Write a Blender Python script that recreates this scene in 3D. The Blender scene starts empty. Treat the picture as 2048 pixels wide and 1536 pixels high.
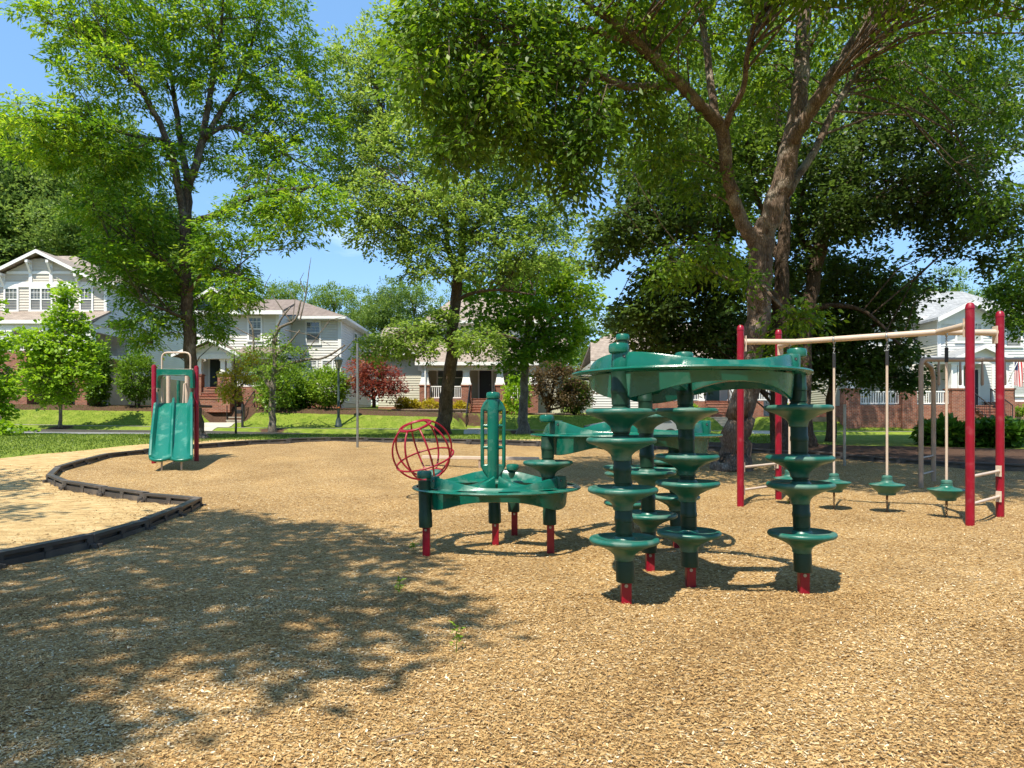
import bpy, math, random
import numpy as np
from mathutils import Vector, Matrix
R = math.radians
random.seed(11)
rng = np.random.default_rng(11)
S = bpy.context.scene
COL = S.collection

# ------------------------------------------------------------ camera
EYE, F, HZ = 1.3, 1422.2, 846.0            # eye height (m), focal length and horizon row in photo pixels
cam_d = bpy.data.cameras.new("camera")
cam_d.sensor_width = 36; cam_d.lens = 25.0
cam_d.shift_y = (HZ - 768) / 2048
cam_d.clip_start = 0.05; cam_d.clip_end = 2000
cam = bpy.data.objects.new("camera", cam_d); COL.objects.link(cam)
cam.location = (0, 0, EYE); cam.rotation_euler = (R(90), 0, 0)
S.camera = cam

# ------------------------------------------------------------ sky, sun, exposure
SUNV = Vector((-0.26, -0.47, 1.0)).normalized()      # towards the sun
SUN_EL = math.asin(SUNV.z)
world = bpy.data.worlds.new("World"); S.world = world
world.use_nodes = True
wn, wl = world.node_tree.nodes, world.node_tree.links
bg = wn['Background']
sky = wn.new('ShaderNodeTexSky'); sky.sky_type = 'NISHITA'
sky.sun_disc = False
sky.sun_elevation = SUN_EL
sky.sun_rotation = math.atan2(SUNV.x, SUNV.y)
sky.altitude = 100; sky.air_density = 1.0; sky.dust_density = 0.1; sky.ozone_density = 4.0
tc = wn.new('ShaderNodeTexCoord')
mp = wn.new('ShaderNodeMapping'); mp.inputs['Scale'].default_value = (1.3, 1.3, 4.5)
cn = wn.new('ShaderNodeTexNoise'); cn.inputs['Scale'].default_value = 2.2; cn.inputs['Detail'].default_value = 7; cn.inputs['Roughness'].default_value = 0.55
cr = wn.new('ShaderNodeValToRGB'); cr.color_ramp.elements[0].position = 0.54; cr.color_ramp.elements[1].position = 0.85
cm = wn.new('ShaderNodeMixRGB'); cm.inputs[2].default_value = (4.6, 5.2, 6.0, 1)
wl.new(tc.outputs['Generated'], mp.inputs['Vector']); wl.new(mp.outputs[0], cn.inputs['Vector'])
wl.new(cn.outputs['Fac'], cr.inputs[0]); wl.new(cr.outputs[0], cm.inputs[0]); hs_ = wn.new('ShaderNodeHueSaturation'); hs_.inputs['Saturation'].default_value = 1.0; wl.new(sky.outputs[0], hs_.inputs['Color']); fx_ = wn.new('ShaderNodeMixRGB'); fx_.inputs[0].default_value = .62; fx_.inputs[2].default_value = (.72, 1.55, 2.75, 1); wl.new(hs_.outputs[0], fx_.inputs[1]); wl.new(fx_.outputs[0], cm.inputs[1])
wl.new(cm.outputs[0], bg.inputs['Color'])
bg.inputs['Strength'].default_value = 0.12
sd = bpy.data.lights.new("sun", 'SUN'); sd.energy = 2.9; sd.angle = R(0.5); sd.color = (1.0, 0.92, 0.78)
sun = bpy.data.objects.new("sun", sd); COL.objects.link(sun)
sun.rotation_euler = SUNV.to_track_quat('Z', 'Y').to_euler()
S.view_settings.view_transform = 'Standard'; S.view_settings.look = 'None'
S.view_settings.exposure = 1.45; S.view_settings.gamma = 1; S.view_settings.use_curve_mapping = False
S.cycles.max_bounces = 6; S.cycles.diffuse_bounces = 3; S.cycles.glossy_bounces = 2
S.cycles.transmission_bounces = 4; S.cycles.transparent_max_bounces = 4
S.cycles.caustics_reflective = False; S.cycles.caustics_refractive = False

# ------------------------------------------------------------ terrain
HY = [-60, 8.5, 10.5, 12, 14, 16, 20, 24, 27, 28.8]
HH = [0, 0, .015, .06, .2, .36, .56, .72, .82, .84]
def zroad(x): return np.interp(x, [-60, -25, -15, -8, 0, 20, 60], [1.0, .88, .80, .62, .45, .2, -.2])
def zwalk(x): return np.interp(x, [-60, -26, -14, 0, 20, 60], [1.5, 1.22, 1.05, .93, .85, .8])
def zbank(x): return np.interp(x, [-60, -30, -12, 0, 14, 25, 60], [2.6, 2.38, 2.15, 1.75, 1.62, 1.58, 1.5])
CUTS = [(-15.6, .9, 39.3, 1.3), (-1.78, .75, 40.7, .90), (12.6, .8, 40.8, .86)]
def gz(x, y):
    x = np.asarray(x, float); y = np.asarray(y, float)
    x, y = np.broadcast_arrays(x, y)
    near = np.interp(y, HY, HH)
    zr, zw, zb = zroad(x), zwalk(x), zbank(x)
    def mix(a, b, y0, y1):
        t = np.clip((y - y0) / (y1 - y0), 0, 1); t = t * t * (3 - 2 * t)
        return a + (b - a) * t
    z = mix(near, zr, 28.6, 30.2)
    z = np.where(y > 32.5, mix(zr, zw, 34.62, 35.8), z)
    bank = mix(zw, zb, 37.1, 40.0) + np.maximum(y - 40.0, 0) * .03
    for xc, hw, ye, lev in CUTS:                  # the paths cut into the bank
        wx = np.clip((hw + .7 - np.abs(x - xc)) / .7, 0, 1); wy = np.clip((ye + .5 - y) / .5, 0, 1); w = wx * wx * (3 - 2 * wx) * wy
        bank = bank + (np.minimum(bank, lev) - bank) * w
    z = np.where(y > 36.9, bank, z)
    b = .02 * np.sin(x * 1.3 + y * .7) * np.sin(y * 1.1 - x * .4) * np.clip((y - 12) / 10, 0, 1) * np.clip((31 - y) / 3, 0, 1)
    return z + b
def g1(x, y): return float(gz(x, y))
def W(px, py, d): return Vector(((px - 1024) / F * d, d, EYE - (py - HZ) / F * d))
def G(px, py):                                # ground point seen at a photo pixel
    lo, hi = 1.0, 29.0
    for _ in range(60):
        m = (lo + hi) / 2
        p = W(px, py, m)
        if p.z > g1(p.x, m): lo = m
        else: hi = m
    p = W(px, py, lo); p.z = g1(p.x, p.y); return p

# ------------------------------------------------------------ tagging and linking
def tag(o, label, cat, group=None, kind=None):
    if label: o['label'] = label
    if cat: o['category'] = cat
    if group: o['group'] = group
    if kind: o['kind'] = kind
    return o
def thing(name, label, cat, loc=(0, 0, 0), rz=0, group=None):
    o = bpy.data.objects.new(name, None); COL.objects.link(o)
    o.empty_display_size = .1
    o.location = loc; o.rotation_euler = (0, 0, rz)
    return tag(o, label, cat, group)
def put(name, me, parent=None, world_coords=False):
    o = bpy.data.objects.new(name, me); COL.objects.link(o)
    if parent is not None:
        o.parent = parent
        if world_coords:
            p = parent
            loc = Vector((0, 0, 0))
            while p is not None: loc += p.location + (p.matrix_parent_inverse.translation); p = p.parent
            o.matrix_parent_inverse = Matrix.Translation(-loc)
    return o
def copy_tree(o, parent=None):
    c = o.copy(); COL.objects.link(c)
    if parent is not None: c.parent = parent
    for ch in list(o.children): copy_tree(ch, c)
    return c
def ordinal(n):
    return ['first', 'second', 'third', 'fourth', 'fifth', 'sixth', 'seventh', 'eighth', 'ninth', 'tenth', 'eleventh', 'twelfth',
            'thirteenth', 'fourteenth', 'fifteenth', 'sixteenth', 'seventeenth', 'eighteenth', 'nineteenth', 'twentieth',
            'twenty-first', 'twenty-second', 'twenty-third', 'twenty-fourth', 'twenty-fifth', 'twenty-sixth', 'twenty-seventh',
            'twenty-eighth', 'twenty-ninth', 'thirtieth'][n]

# ------------------------------------------------------------ mesh builder
class MB:
    def __init__(s): s.v = []; s.f = []
    def add(s, vs, fs):
        b = len(s.v); s.v += [tuple(v) for v in vs]; s.f += [tuple(i + b for i in f) for f in fs]; return s
    def box(s, x0, x1, y0, y1, z0, z1):
        return s.add([(x0, y0, z0), (x1, y0, z0), (x1, y1, z0), (x0, y1, z0), (x0, y0, z1), (x1, y0, z1), (x1, y1, z1), (x0, y1, z1)],
                     [(0, 3, 2, 1), (4, 5, 6, 7), (0, 1, 5, 4), (1, 2, 6, 5), (2, 3, 7, 6), (3, 0, 4, 7)])
    def quad(s, *p): return s.add(p, [tuple(range(len(p)))])
    def slab(s, pts, t):                       # polygon (counter-clockwise from above) thickened downwards
        n = len(pts)
        vs = [tuple(p) for p in pts] + [(p[0], p[1], p[2] - t) for p in pts]
        return s.add(vs, [tuple(range(n)), tuple(range(2 * n - 1, n - 1, -1))] + [(i, i + n, (i + 1) % n + n, (i + 1) % n) for i in range(n)])
    def prism(s, pts, vec):                    # planar polygon swept along vec
        n = len(pts); vec = Vector(vec)
        vs = [tuple(p) for p in pts] + [tuple(Vector(p) + vec) for p in pts]
        return s.add(vs, [tuple(range(n)), tuple(range(2 * n - 1, n - 1, -1))] + [(i, i + n, (i + 1) % n + n, (i + 1) % n) for i in range(n)])
    def tube(s, pts, rad, n=8, cap=True, up=None):
        pts = [Vector(p) for p in pts]; m = len(pts)
        if not hasattr(rad, '__len__'): rad = [rad] * m
        t0 = (pts[1] - pts[0]).normalized()
        u = Vector((1, 0, 0)) if abs(t0.x) < .8 else Vector((0, 1, 0))
        b0 = len(s.v)
        for i in range(m):
            t = (pts[min(i + 1, m - 1)] - pts[max(i - 1, 0)])
            t = t.normalized() if t.length > 1e-9 else t0
            u = (u - t * u.dot(t)).normalized(); w = t.cross(u)
            for k in range(n):
                a = 2 * math.pi * k / n
                s.v.append(tuple(pts[i] + (u * math.cos(a) + w * math.sin(a)) * rad[i]))
        for i in range(m - 1):
            for k in range(n):
                k2 = (k + 1) % n
                s.f.append((b0 + i * n + k, b0 + i * n + k2, b0 + (i + 1) * n + k2, b0 + (i + 1) * n + k))
        if cap:
            s.f.append(tuple(b0 + k for k in range(n))[::-1]); s.f.append(tuple(b0 + (m - 1) * n + k for k in range(n)))
        return s
    def ring(s, c, r, rad, nrm=(0, 0, 1), n=32, m=8):      # torus
        nrm = Vector(nrm).normalized(); a = nrm.orthogonal().normalized(); b = nrm.cross(a); c = Vector(c)
        b0 = len(s.v)
        for i in range(n):
            th = 2 * math.pi * i / n; d = a * math.cos(th) + b * math.sin(th)
            for k in range(m):
                ph = 2 * math.pi * k / m
                s.v.append(tuple(c + d * (r + rad * math.cos(ph)) + nrm * (rad * math.sin(ph))))
        for i in range(n):
            for k in range(m):
                s.f.append((b0 + i * m + k, b0 + ((i + 1) % n) * m + k, b0 + ((i + 1) % n) * m + (k + 1) % m, b0 + i * m + (k + 1) % m))
        return s
    def lathe(s, prof, c=(0, 0, 0), n=28, lean=(0, 0)):
        b0 = len(s.v); m = len(prof)
        for (r, z) in prof:
            for k in range(n):
                a = 2 * math.pi * k / n
                s.v.append((c[0] + r * math.cos(a) + lean[0] * z, c[1] + r * math.sin(a) + lean[1] * z, c[2] + z))
        for i in range(m - 1):
            for k in range(n):
                k2 = (k + 1) % n
                s.f.append((b0 + i * n + k, b0 + i * n + k2, b0 + (i + 1) * n + k2, b0 + (i + 1) * n + k))
        if prof[0][0] > 1e-6: s.f.append(tuple(b0 + k for k in range(n))[::-1])
        if prof[-1][0] > 1e-6: s.f.append(tuple(b0 + (m - 1) * n + k for k in range(n)))
        return s
    def lap_front(s, x0, x1, z0, z1, y, h=.15, fl=None, fr=None, t=.03):
        n = max(1, round((z1 - z0) / h)); hh = (z1 - z0) / n
        for k in range(n):
            a, b = z0 + k * hh, z0 + (k + 1) * hh
            la, lb = (fl(a), fl(b)) if fl else (x0, x0); ra, rb = (fr(a), fr(b)) if fr else (x1, x1)
            s.add([(la, y - t, a), (ra, y - t, a), (rb, y, b), (lb, y, b), (la, y, a), (ra, y, a)], [(0, 1, 2, 3), (4, 5, 1, 0)])
        return s
    def lap_side(s, y0, y1, z0, z1, x, sgn, h=.15, t=.03):
        n = max(1, round((z1 - z0) / h)); hh = (z1 - z0) / n
        for k in range(n):
            a, b = z0 + k * hh, z0 + (k + 1) * hh
            s.add([(x + sgn * t, y0, a), (x + sgn * t, y1, a), (x, y1, b), (x, y0, b), (x, y0, a), (x, y1, a)], [(0, 1, 2, 3), (4, 5, 1, 0)])
        return s
    def mesh(s, name, m, smooth=False):
        me = bpy.data.meshes.new(name); me.from_pydata(s.v, [], s.f)
        if m: me.materials.append(m)
        if smooth:
            me.polygons.foreach_set('use_smooth', [True] * len(me.polygons))
            if smooth != 'all':
                try: me.set_sharp_from_angle(angle=R(38))
                except Exception: pass
        me.update(); return me
    def build(s, name, m, parent=None, smooth=False, wc=False, bevel=0):
        o = put(name, s.mesh(name, m, smooth), parent, wc)
        if bevel:
            b = o.modifiers.new('bevel', 'BEVEL'); b.width = bevel; b.segments = 2; b.limit_method = 'ANGLE'; b.angle_limit = R(40)
        return o

def np_mesh(name, V, Fq, m, attrs=None, smooth=False):
    me = bpy.data.meshes.new(name)
    V = np.ascontiguousarray(V, np.float32); Fq = np.ascontiguousarray(Fq, np.int32)
    k = Fq.shape[1]
    me.vertices.add(len(V)); me.vertices.foreach_set('co', V.ravel())
    me.loops.add(Fq.size); me.loops.foreach_set('vertex_index', Fq.ravel())
    me.polygons.add(len(Fq)); me.polygons.foreach_set('loop_start', np.arange(0, Fq.size, k, dtype=np.int32))
    if smooth: me.polygons.foreach_set('use_smooth', np.ones(len(Fq), bool))
    for an, av in (attrs or {}).items():
        a = me.attributes.new(an, 'FLOAT', 'POINT'); a.data.foreach_set('value', np.ascontiguousarray(av, np.float32))
    me.update(calc_edges=True); me.validate()
    if m: me.materials.append(m)
    return me

# ------------------------------------------------------------ materials
def nm(name):
    m = bpy.data.materials.new(name); m.use_nodes = True
    nt = m.node_tree; return m, nt.nodes, nt.links, nt.nodes['Principled BSDF']
def ramp(N, stops, interp='LINEAR'):
    r = N.new('ShaderNodeValToRGB'); e = r.color_ramp.elements; r.color_ramp.interpolation = interp
    while len(e) < len(stops): e.new(.5)
    for i, (p, c) in enumerate(stops): e[i].position = p; e[i].color = (*c, 1)
    return r
def mat(name, c, rough=.5, var=.12, scale=4, bump=0, bscale=40, spec=.5, metal=0, dirt=None, coat=0):
    m, N, L, P = nm(name)
    t = N.new('ShaderNodeTexCoord'); n = N.new('ShaderNodeTexNoise')
    n.inputs['Scale'].default_value = scale; n.inputs['Detail'].default_value = 6; n.inputs['Roughness'].default_value = .6
    L.new(t.outputs['Object'], n.inputs['Vector'])
    lo = tuple(max(0, x * (1 - var)) for x in c); hi = tuple(min(1, x * (1 + var)) for x in c)
    r = ramp(N, [(.3, lo), (.7, hi)]); L.new(n.outputs['Fac'], r.inputs[0])
    out = r.outputs[0]
    if dirt:
        n2 = N.new('ShaderNodeTexNoise'); n2.inputs['Scale'].default_value = dirt[1]; n2.inputs['Detail'].default_value = 8
        L.new(t.outputs['Object'], n2.inputs['Vector'])
        r2 = ramp(N, [(dirt[2], (0, 0, 0)), (dirt[2] + .18, (1, 1, 1))]); L.new(n2.outputs['Fac'], r2.inputs[0])
        mx = N.new('ShaderNodeMixRGB'); mx.inputs[2].default_value = (*dirt[0], 1)
        mu = N.new('ShaderNodeMath'); mu.operation = 'MULTIPLY'; mu.inputs[1].default_value = dirt[3]
        L.new(r2.outputs[0], mu.inputs[0]); L.new(mu.outputs[0], mx.inputs[0]); L.new(out, mx.inputs[1]); out = mx.outputs[0]
        rr = N.new('ShaderNodeMapRange'); rr.inputs['To Min'].default_value = rough; rr.inputs['To Max'].default_value = min(1, rough + .35)
        L.new(r2.outputs[0], rr.inputs['Value']); L.new(rr.outputs[0], P.inputs['Roughness'])
    L.new(out, P.inputs['Base Color'])
    if not dirt: P.inputs['Roughness'].default_value = rough
    P.inputs['Specular IOR Level'].default_value = spec; P.inputs['Metallic'].default_value = metal
    if coat: P.inputs['Coat Weight'].default_value = coat
    if bump:
        n3 = N.new('ShaderNodeTexNoise'); n3.inputs['Scale'].default_value = bscale; n3.inputs['Detail'].default_value = 5
        L.new(t.outputs['Object'], n3.inputs['Vector'])
        b = N.new('ShaderNodeBump'); b.inputs['Strength'].default_value = bump; b.inputs['Distance'].default_value = .01
        L.new(n3.outputs['Fac'], b.inputs['Height']); L.new(b.outputs[0], P.inputs['Normal'])
    return m
def xz_vec(N, L, sx=1, sz=1):
    t = N.new('ShaderNodeTexCoord'); sp = N.new('ShaderNodeSeparateXYZ'); L.new(t.outputs['Object'], sp.inputs[0])
    ad = N.new('ShaderNodeMath'); ad.operation = 'ADD'; L.new(sp.outputs[0], ad.inputs[0]); L.new(sp.outputs[1], ad.inputs[1])
    cb = N.new('ShaderNodeCombineXYZ')
    m1 = N.new('ShaderNodeMath'); m1.operation = 'MULTIPLY'; m1.inputs[1].default_value = sx; L.new(ad.outputs[0], m1.inputs[0])
    m2 = N.new('ShaderNodeMath'); m2.operation = 'MULTIPLY'; m2.inputs[1].default_value = sz; L.new(sp.outputs[2], m2.inputs[0])
    L.new(m1.outputs[0], cb.inputs[0]); L.new(m2.outputs[0], cb.inputs[1]); return cb
def brick_mat(name, c1, c2, mortar, bw=.21, rh=.075, ms=.012, rough=.85, sz=1, bump=.4):
    m, N, L, P = nm(name); v = xz_vec(N, L, 1, sz)
    b = N.new('ShaderNodeTexBrick'); b.inputs['Scale'].default_value = 1
    b.inputs['Color1'].default_value = (*c1, 1); b.inputs['Color2'].default_value = (*c2, 1); b.inputs['Mortar'].default_value = (*mortar, 1)
    b.inputs['Brick Width'].default_value = bw; b.inputs['Row Height'].default_value = rh; b.inputs['Mortar Size'].default_value = ms
    L.new(v.outputs[0], b.inputs['Vector'])
    n = N.new('ShaderNodeTexNoise'); n.inputs['Scale'].default_value = 3; n.inputs['Detail'].default_value = 8; n.inputs['Roughness'].default_value = .7
    t = N.new('ShaderNodeTexCoord'); L.new(t.outputs['Object'], n.inputs['Vector'])
    r = ramp(N, [(.3, (.72, .72, .72)), (.7, (1.2, 1.2, 1.2))]); L.new(n.outputs['Fac'], r.inputs[0])
    mx = N.new('ShaderNodeMixRGB'); mx.blend_type = 'MULTIPLY'; mx.inputs[0].default_value = 1
    L.new(b.outputs['Color'], mx.inputs[1]); L.new(r.outputs[0], mx.inputs[2]); L.new(mx.outputs[0], P.inputs['Base Color'])
    P.inputs['Roughness'].default_value = rough
    bu = N.new('ShaderNodeBump'); bu.inputs['Strength'].default_value = bump; bu.inputs['Distance'].default_value = .01; bu.invert = True
    L.new(b.outputs['Fac'], bu.inputs['Height']); L.new(bu.outputs[0], P.inputs['Normal'])
    return m
def leaf_mat(name, dark, mid, light, trans=.45, rough=.45):
    m, N, L, P = nm(name)
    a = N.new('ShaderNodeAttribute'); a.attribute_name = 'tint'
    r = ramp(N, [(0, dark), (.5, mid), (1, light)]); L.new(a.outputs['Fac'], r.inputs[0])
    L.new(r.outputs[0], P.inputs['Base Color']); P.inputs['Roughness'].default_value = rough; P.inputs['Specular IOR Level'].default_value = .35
    tr = N.new('ShaderNodeBsdfTranslucent')
    hs = N.new('ShaderNodeHueSaturation'); hs.inputs['Hue'].default_value = .493; hs.inputs['Value'].default_value = 1.5; hs.inputs['Saturation'].default_value = 1.05
    L.new(r.outputs[0], hs.inputs['Color']); L.new(hs.outputs[0], tr.inputs['Color'])
    mx = N.new('ShaderNodeMixShader'); mx.inputs[0].default_value = trans
    L.new(P.outputs[0], mx.inputs[1]); L.new(tr.outputs[0], mx.inputs[2]); L.new(mx.outputs[0], N['Material Output'].inputs['Surface'])
    return m
def bark_mat(name, c1, c2, c3, sc=7):
    m, N, L, P = nm(name)
    t = N.new('ShaderNodeTexCoord'); mpn = N.new('ShaderNodeMapping'); mpn.inputs['Scale'].default_value = (1, 1, .22)
    L.new(t.outputs['Object'], mpn.inputs[0])
    v = N.new('ShaderNodeTexVoronoi'); v.feature = 'DISTANCE_TO_EDGE'; v.inputs['Scale'].default_value = sc * 3.2; L.new(mpn.outputs[0], v.inputs['Vector'])
    n = N.new('ShaderNodeTexNoise'); n.inputs['Scale'].default_value = sc; n.inputs['Detail'].default_value = 9; n.inputs['Roughness'].default_value = .7; L.new(mpn.outputs[0], n.inputs['Vector'])
    n2 = N.new('ShaderNodeTexNoise'); n2.inputs['Scale'].default_value = 2.6; n2.inputs['Detail'].default_value = 5; L.new(t.outputs['Object'], n2.inputs['Vector'])
    r = ramp(N, [(.32, c1), (.6, c2)]); L.new(n.outputs['Fac'], r.inputs[0])
    r2 = ramp(N, [(.52, (0, 0, 0)), (.66, (1, 1, 1))]); L.new(n2.outputs['Fac'], r2.inputs[0])
    mx = N.new('ShaderNodeMixRGB'); mx.inputs[2].default_value = (*c3, 1); L.new(r2.outputs[0], mx.inputs[0]); L.new(r.outputs[0], mx.inputs[1])
    r3 = ramp(N, [(0, (.45, .45, .45)), (.25, (1, 1, 1))]); L.new(v.outputs['Distance'], r3.inputs[0])
    m2 = N.new('ShaderNodeMixRGB'); m2.blend_type = 'MULTIPLY'; m2.inputs[0].default_value = .8; L.new(mx.outputs[0], m2.inputs[1]); L.new(r3.outputs[0], m2.inputs[2])
    L.new(m2.outputs[0], P.inputs['Base Color']); P.inputs['Roughness'].default_value = .9; P.inputs['Specular IOR Level'].default_value = .2
    ad = N.new('ShaderNodeMath'); ad.operation = 'ADD'; L.new(r3.outputs[0], ad.inputs[0]); L.new(n.outputs['Fac'], ad.inputs[1])
    b = N.new('ShaderNodeBump'); b.inputs['Strength'].default_value = .9; b.inputs['Distance'].default_value = .03
    L.new(ad.outputs[0], b.inputs['Height']); L.new(b.outputs[0], P.inputs['Normal'])
    return m
M = {}
M['teal'] = mat('green_plastic', (.004, .115, .078), .2, .18, 3, .12, 160, .5, dirt=((.15, .22, .17), 7, .5, .3))
M['teal_dark'] = mat('dark_green_post', (.010, .040, .023), .42, .2, 4, .1, 160, .35, dirt=((.08, .11, .09), 10, .58, .25))
M['teal_slide'] = mat('slide_green_plastic', (.003, .135, .095), .28, .1, 2, .06, 120, .5, dirt=((.10, .34, .28), 5, .55, .3))
M['disc'] = mat('disc_green_plastic', (.012, .115, .085), .34, .2, 5, .1, 150, .5, dirt=((.19, .25, .20), 7, .47, .42))
M['red'] = mat('red_powder_coat', (.25, .001, .016), .36, .12, 4, .05, 200, .5, dirt=((.30, .05, .055), 10, .56, .4))
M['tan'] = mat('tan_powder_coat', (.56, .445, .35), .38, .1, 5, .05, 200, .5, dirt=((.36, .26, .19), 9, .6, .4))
M['tan_dark'] = mat('taupe_powder_coat', (.36, .27, .21), .4, .1, 5, .05, 200)  # darker, greyer tone of the tan coat
M['rubber'] = mat('black_rubber', (.02, .02, .022), .6, .2)
M['steel'] = mat('galvanised_steel', (.34, .34, .33), .42, .15, 8, .1, 90, metal=.85)
M['chain'] = mat('rusty_chain', (.16, .10, .06), .6, .35, 30, metal=.5)
M['timber'] = mat('black_recycled_plastic', (.062, .057, .055), .48, .3, 3, .25, 70, .4, dirt=((.20, .16, .12), 4, .52, .5))
M['concrete'] = mat('pale_concrete', (.44, .40, .33), .9, .15, 2, .3, 30)
M['asphalt'] = mat('asphalt_road', (.20, .20, .20), .9, .18, 1.2, .4, 60)
M['white'] = mat('white_trim_paint', (.80, .80, .78), .5, .05)
M['beige'] = mat('beige_lap_siding', (.58, .53, .46), .6, .06, 1)
M['cream'] = mat('cream_lap_siding', (.66, .645, .60), .6, .06, 1)
M['paleg'] = mat('pale_grey_lap_siding', (.66, .67, .65), .6, .05, 1)
M['sage'] = mat('sage_lap_siding', (.55, .53, .43), .6, .05, 1)
M['bluegrey'] = mat('blue_grey_shingle', (.10, .14, .19), .8, .2, 6)
M['shingle_brown'] = brick_mat('brown_shingle_roof', (.19, .15, .125), (.26, .21, .175), (.14, .10, .08), .32, .12, .012, .95, 1.9, .3)
M['shingle_tan'] = brick_mat('tan_shingle_roof', (.27, .22, .18), (.36, .30, .245), (.2, .15, .12), .32, .12, .012, .95, 1.9, .3)
M['shingle_grey'] = brick_mat('grey_shingle_roof', (.28, .29, .29), (.40, .41, .41), (.18, .18, .18), .32, .12, .012, .95, 1.9, .3)
M['brick'] = brick_mat('red_brick', (.21, .055, .030), (.33, .105, .055), (.30, .235, .18), .21, .075, .009)
M['stone'] = brick_mat('stacked_stone', (.26, .19, .14), (.36, .28, .21), (.10, .08, .06), .38, .12, .012)
M['door'] = mat('navy_door_paint', (.018, .024, .045), .35, .1)
M['tealdoor'] = mat('teal_door_paint', (.07, .17, .16), .4, .1)
M['black'] = mat('black_iron', (.02, .02, .022), .4, .2)
M['glass'] = mat('window_glass', (.10, .115, .12), .06, .3, 1.2, 0, 40, .9)
M['screen'] = mat('window_screen', (.16, .165, .165), .5, .2, 1.5)
M['blind'] = mat('window_blinds', (.42, .44, .42), .3, .12, 2)
M['lampglass'] = mat('smoked_lamp_glass', (.30, .27, .20), .2, .2, 6)
M['carpaint'] = mat('silver_car_paint', (.50, .51, .53), .28, .05, 2, metal=.55, coat=.6)
M['carglass'] = mat('dark_car_glass', (.03, .035, .04), .05, .1, spec=.9)
M['tyre'] = mat('tyre_rubber', (.02, .02, .02), .8, .2)
M['rim'] = mat('alloy_rim', (.45, .45, .46), .35, .05, metal=.8)
M['taillight'] = mat('red_lens', (.35, .01, .01), .2, .1)
M['soilwood'] = mat('wooden_stake', (.30, .21, .13), .85, .2, 8, .3)
M['fence'] = mat('tan_panel', (.50, .40, .28), .8, .1, 2)
M['yellow'] = mat('yellow_cushion', (.6, .42, .05), .7, .1)
M['navy'] = mat('navy_cloth', (.02, .03, .12), .8, .1)
M['redcloth'] = mat('red_cloth', (.5, .03, .04), .8, .1)
M['bark_left'] = bark_mat('mottled_grey_bark', (.055, .042, .032), (.15, .12, .095), (.25, .225, .19), 7)
M['bark_right'] = bark_mat('grey_brown_bark', (.11, .072, .05), (.27, .195, .145), (.38, .32, .26), 9)
M['bark_dark'] = bark_mat('dark_bark', (.06, .042, .03), (.155, .108, .075), (.17, .13, .10), 9)
M['bark_grey'] = bark_mat('pale_grey_bark', (.16, .13, .10), (.33, .28, .22), (.38, .34, .29), 9)
M['leaf_left'] = leaf_mat('bright_oak_leaves', (.06, .14, .014), (.15, .29, .022), (.36, .47, .045), .5)
M['leaf_mid'] = leaf_mat('yellow_green_leaves', (.10, .175, .025), (.21, .32, .05), (.38, .48, .11), .48)
M['leaf_right'] = leaf_mat('deep_green_leaves', (.05, .105, .012), (.115, .215, .018), (.31, .42, .035), .5)
M['leaf_dark'] = leaf_mat('dark_green_leaves', (.048, .085, .02), (.10, .165, .028), (.19, .30, .04), .48)
M['leaf_maple'] = leaf_mat('young_maple_leaves', (.12, .23, .015), (.22, .37, .025), (.34, .50, .05), .46)
M['leaf_red'] = leaf_mat('red_maple_leaves', (0.132, 0.033, 0.022), (0.286, 0.066, 0.044), (0.396, 0.176, 0.077), .42)
M['leaf_bronze'] = leaf_mat('bronze_green_leaves', (.06, .05, .02), (.13, .085, .035), (.24, .17, .06), .4)
M['leaf_shrub'] = leaf_mat('shrub_leaves', (.07, .14, .015), (.16, .28, .025), (.31, .43, .05), .35)
M['leaf_deepshrub'] = leaf_mat('glossy_shrub_leaves', (.03, .09, .01), (.07, .165, .018), (.14, .26, .03), .32, .35)
M['leaf_gold'] = leaf_mat('golden_shrub_leaves', (0.220, 0.198, 0.017), (0.418, 0.352, 0.028), (0.528, 0.462, 0.055), .35)
M['leaf_far'] = leaf_mat('distant_leaves', (.10, .175, .03), (.18, .28, .045), (.27, .38, .07), .42)
M['leaf_fardark'] = leaf_mat('distant_dark_leaves', (.08, .145, .035), (.16, .25, .055), (.25, .35, .075), .42)
M['grassblade'] = leaf_mat('grass_blades', (.06, .11, .014), (.115, .18, .02), (.20, .25, .045), .35)

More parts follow.
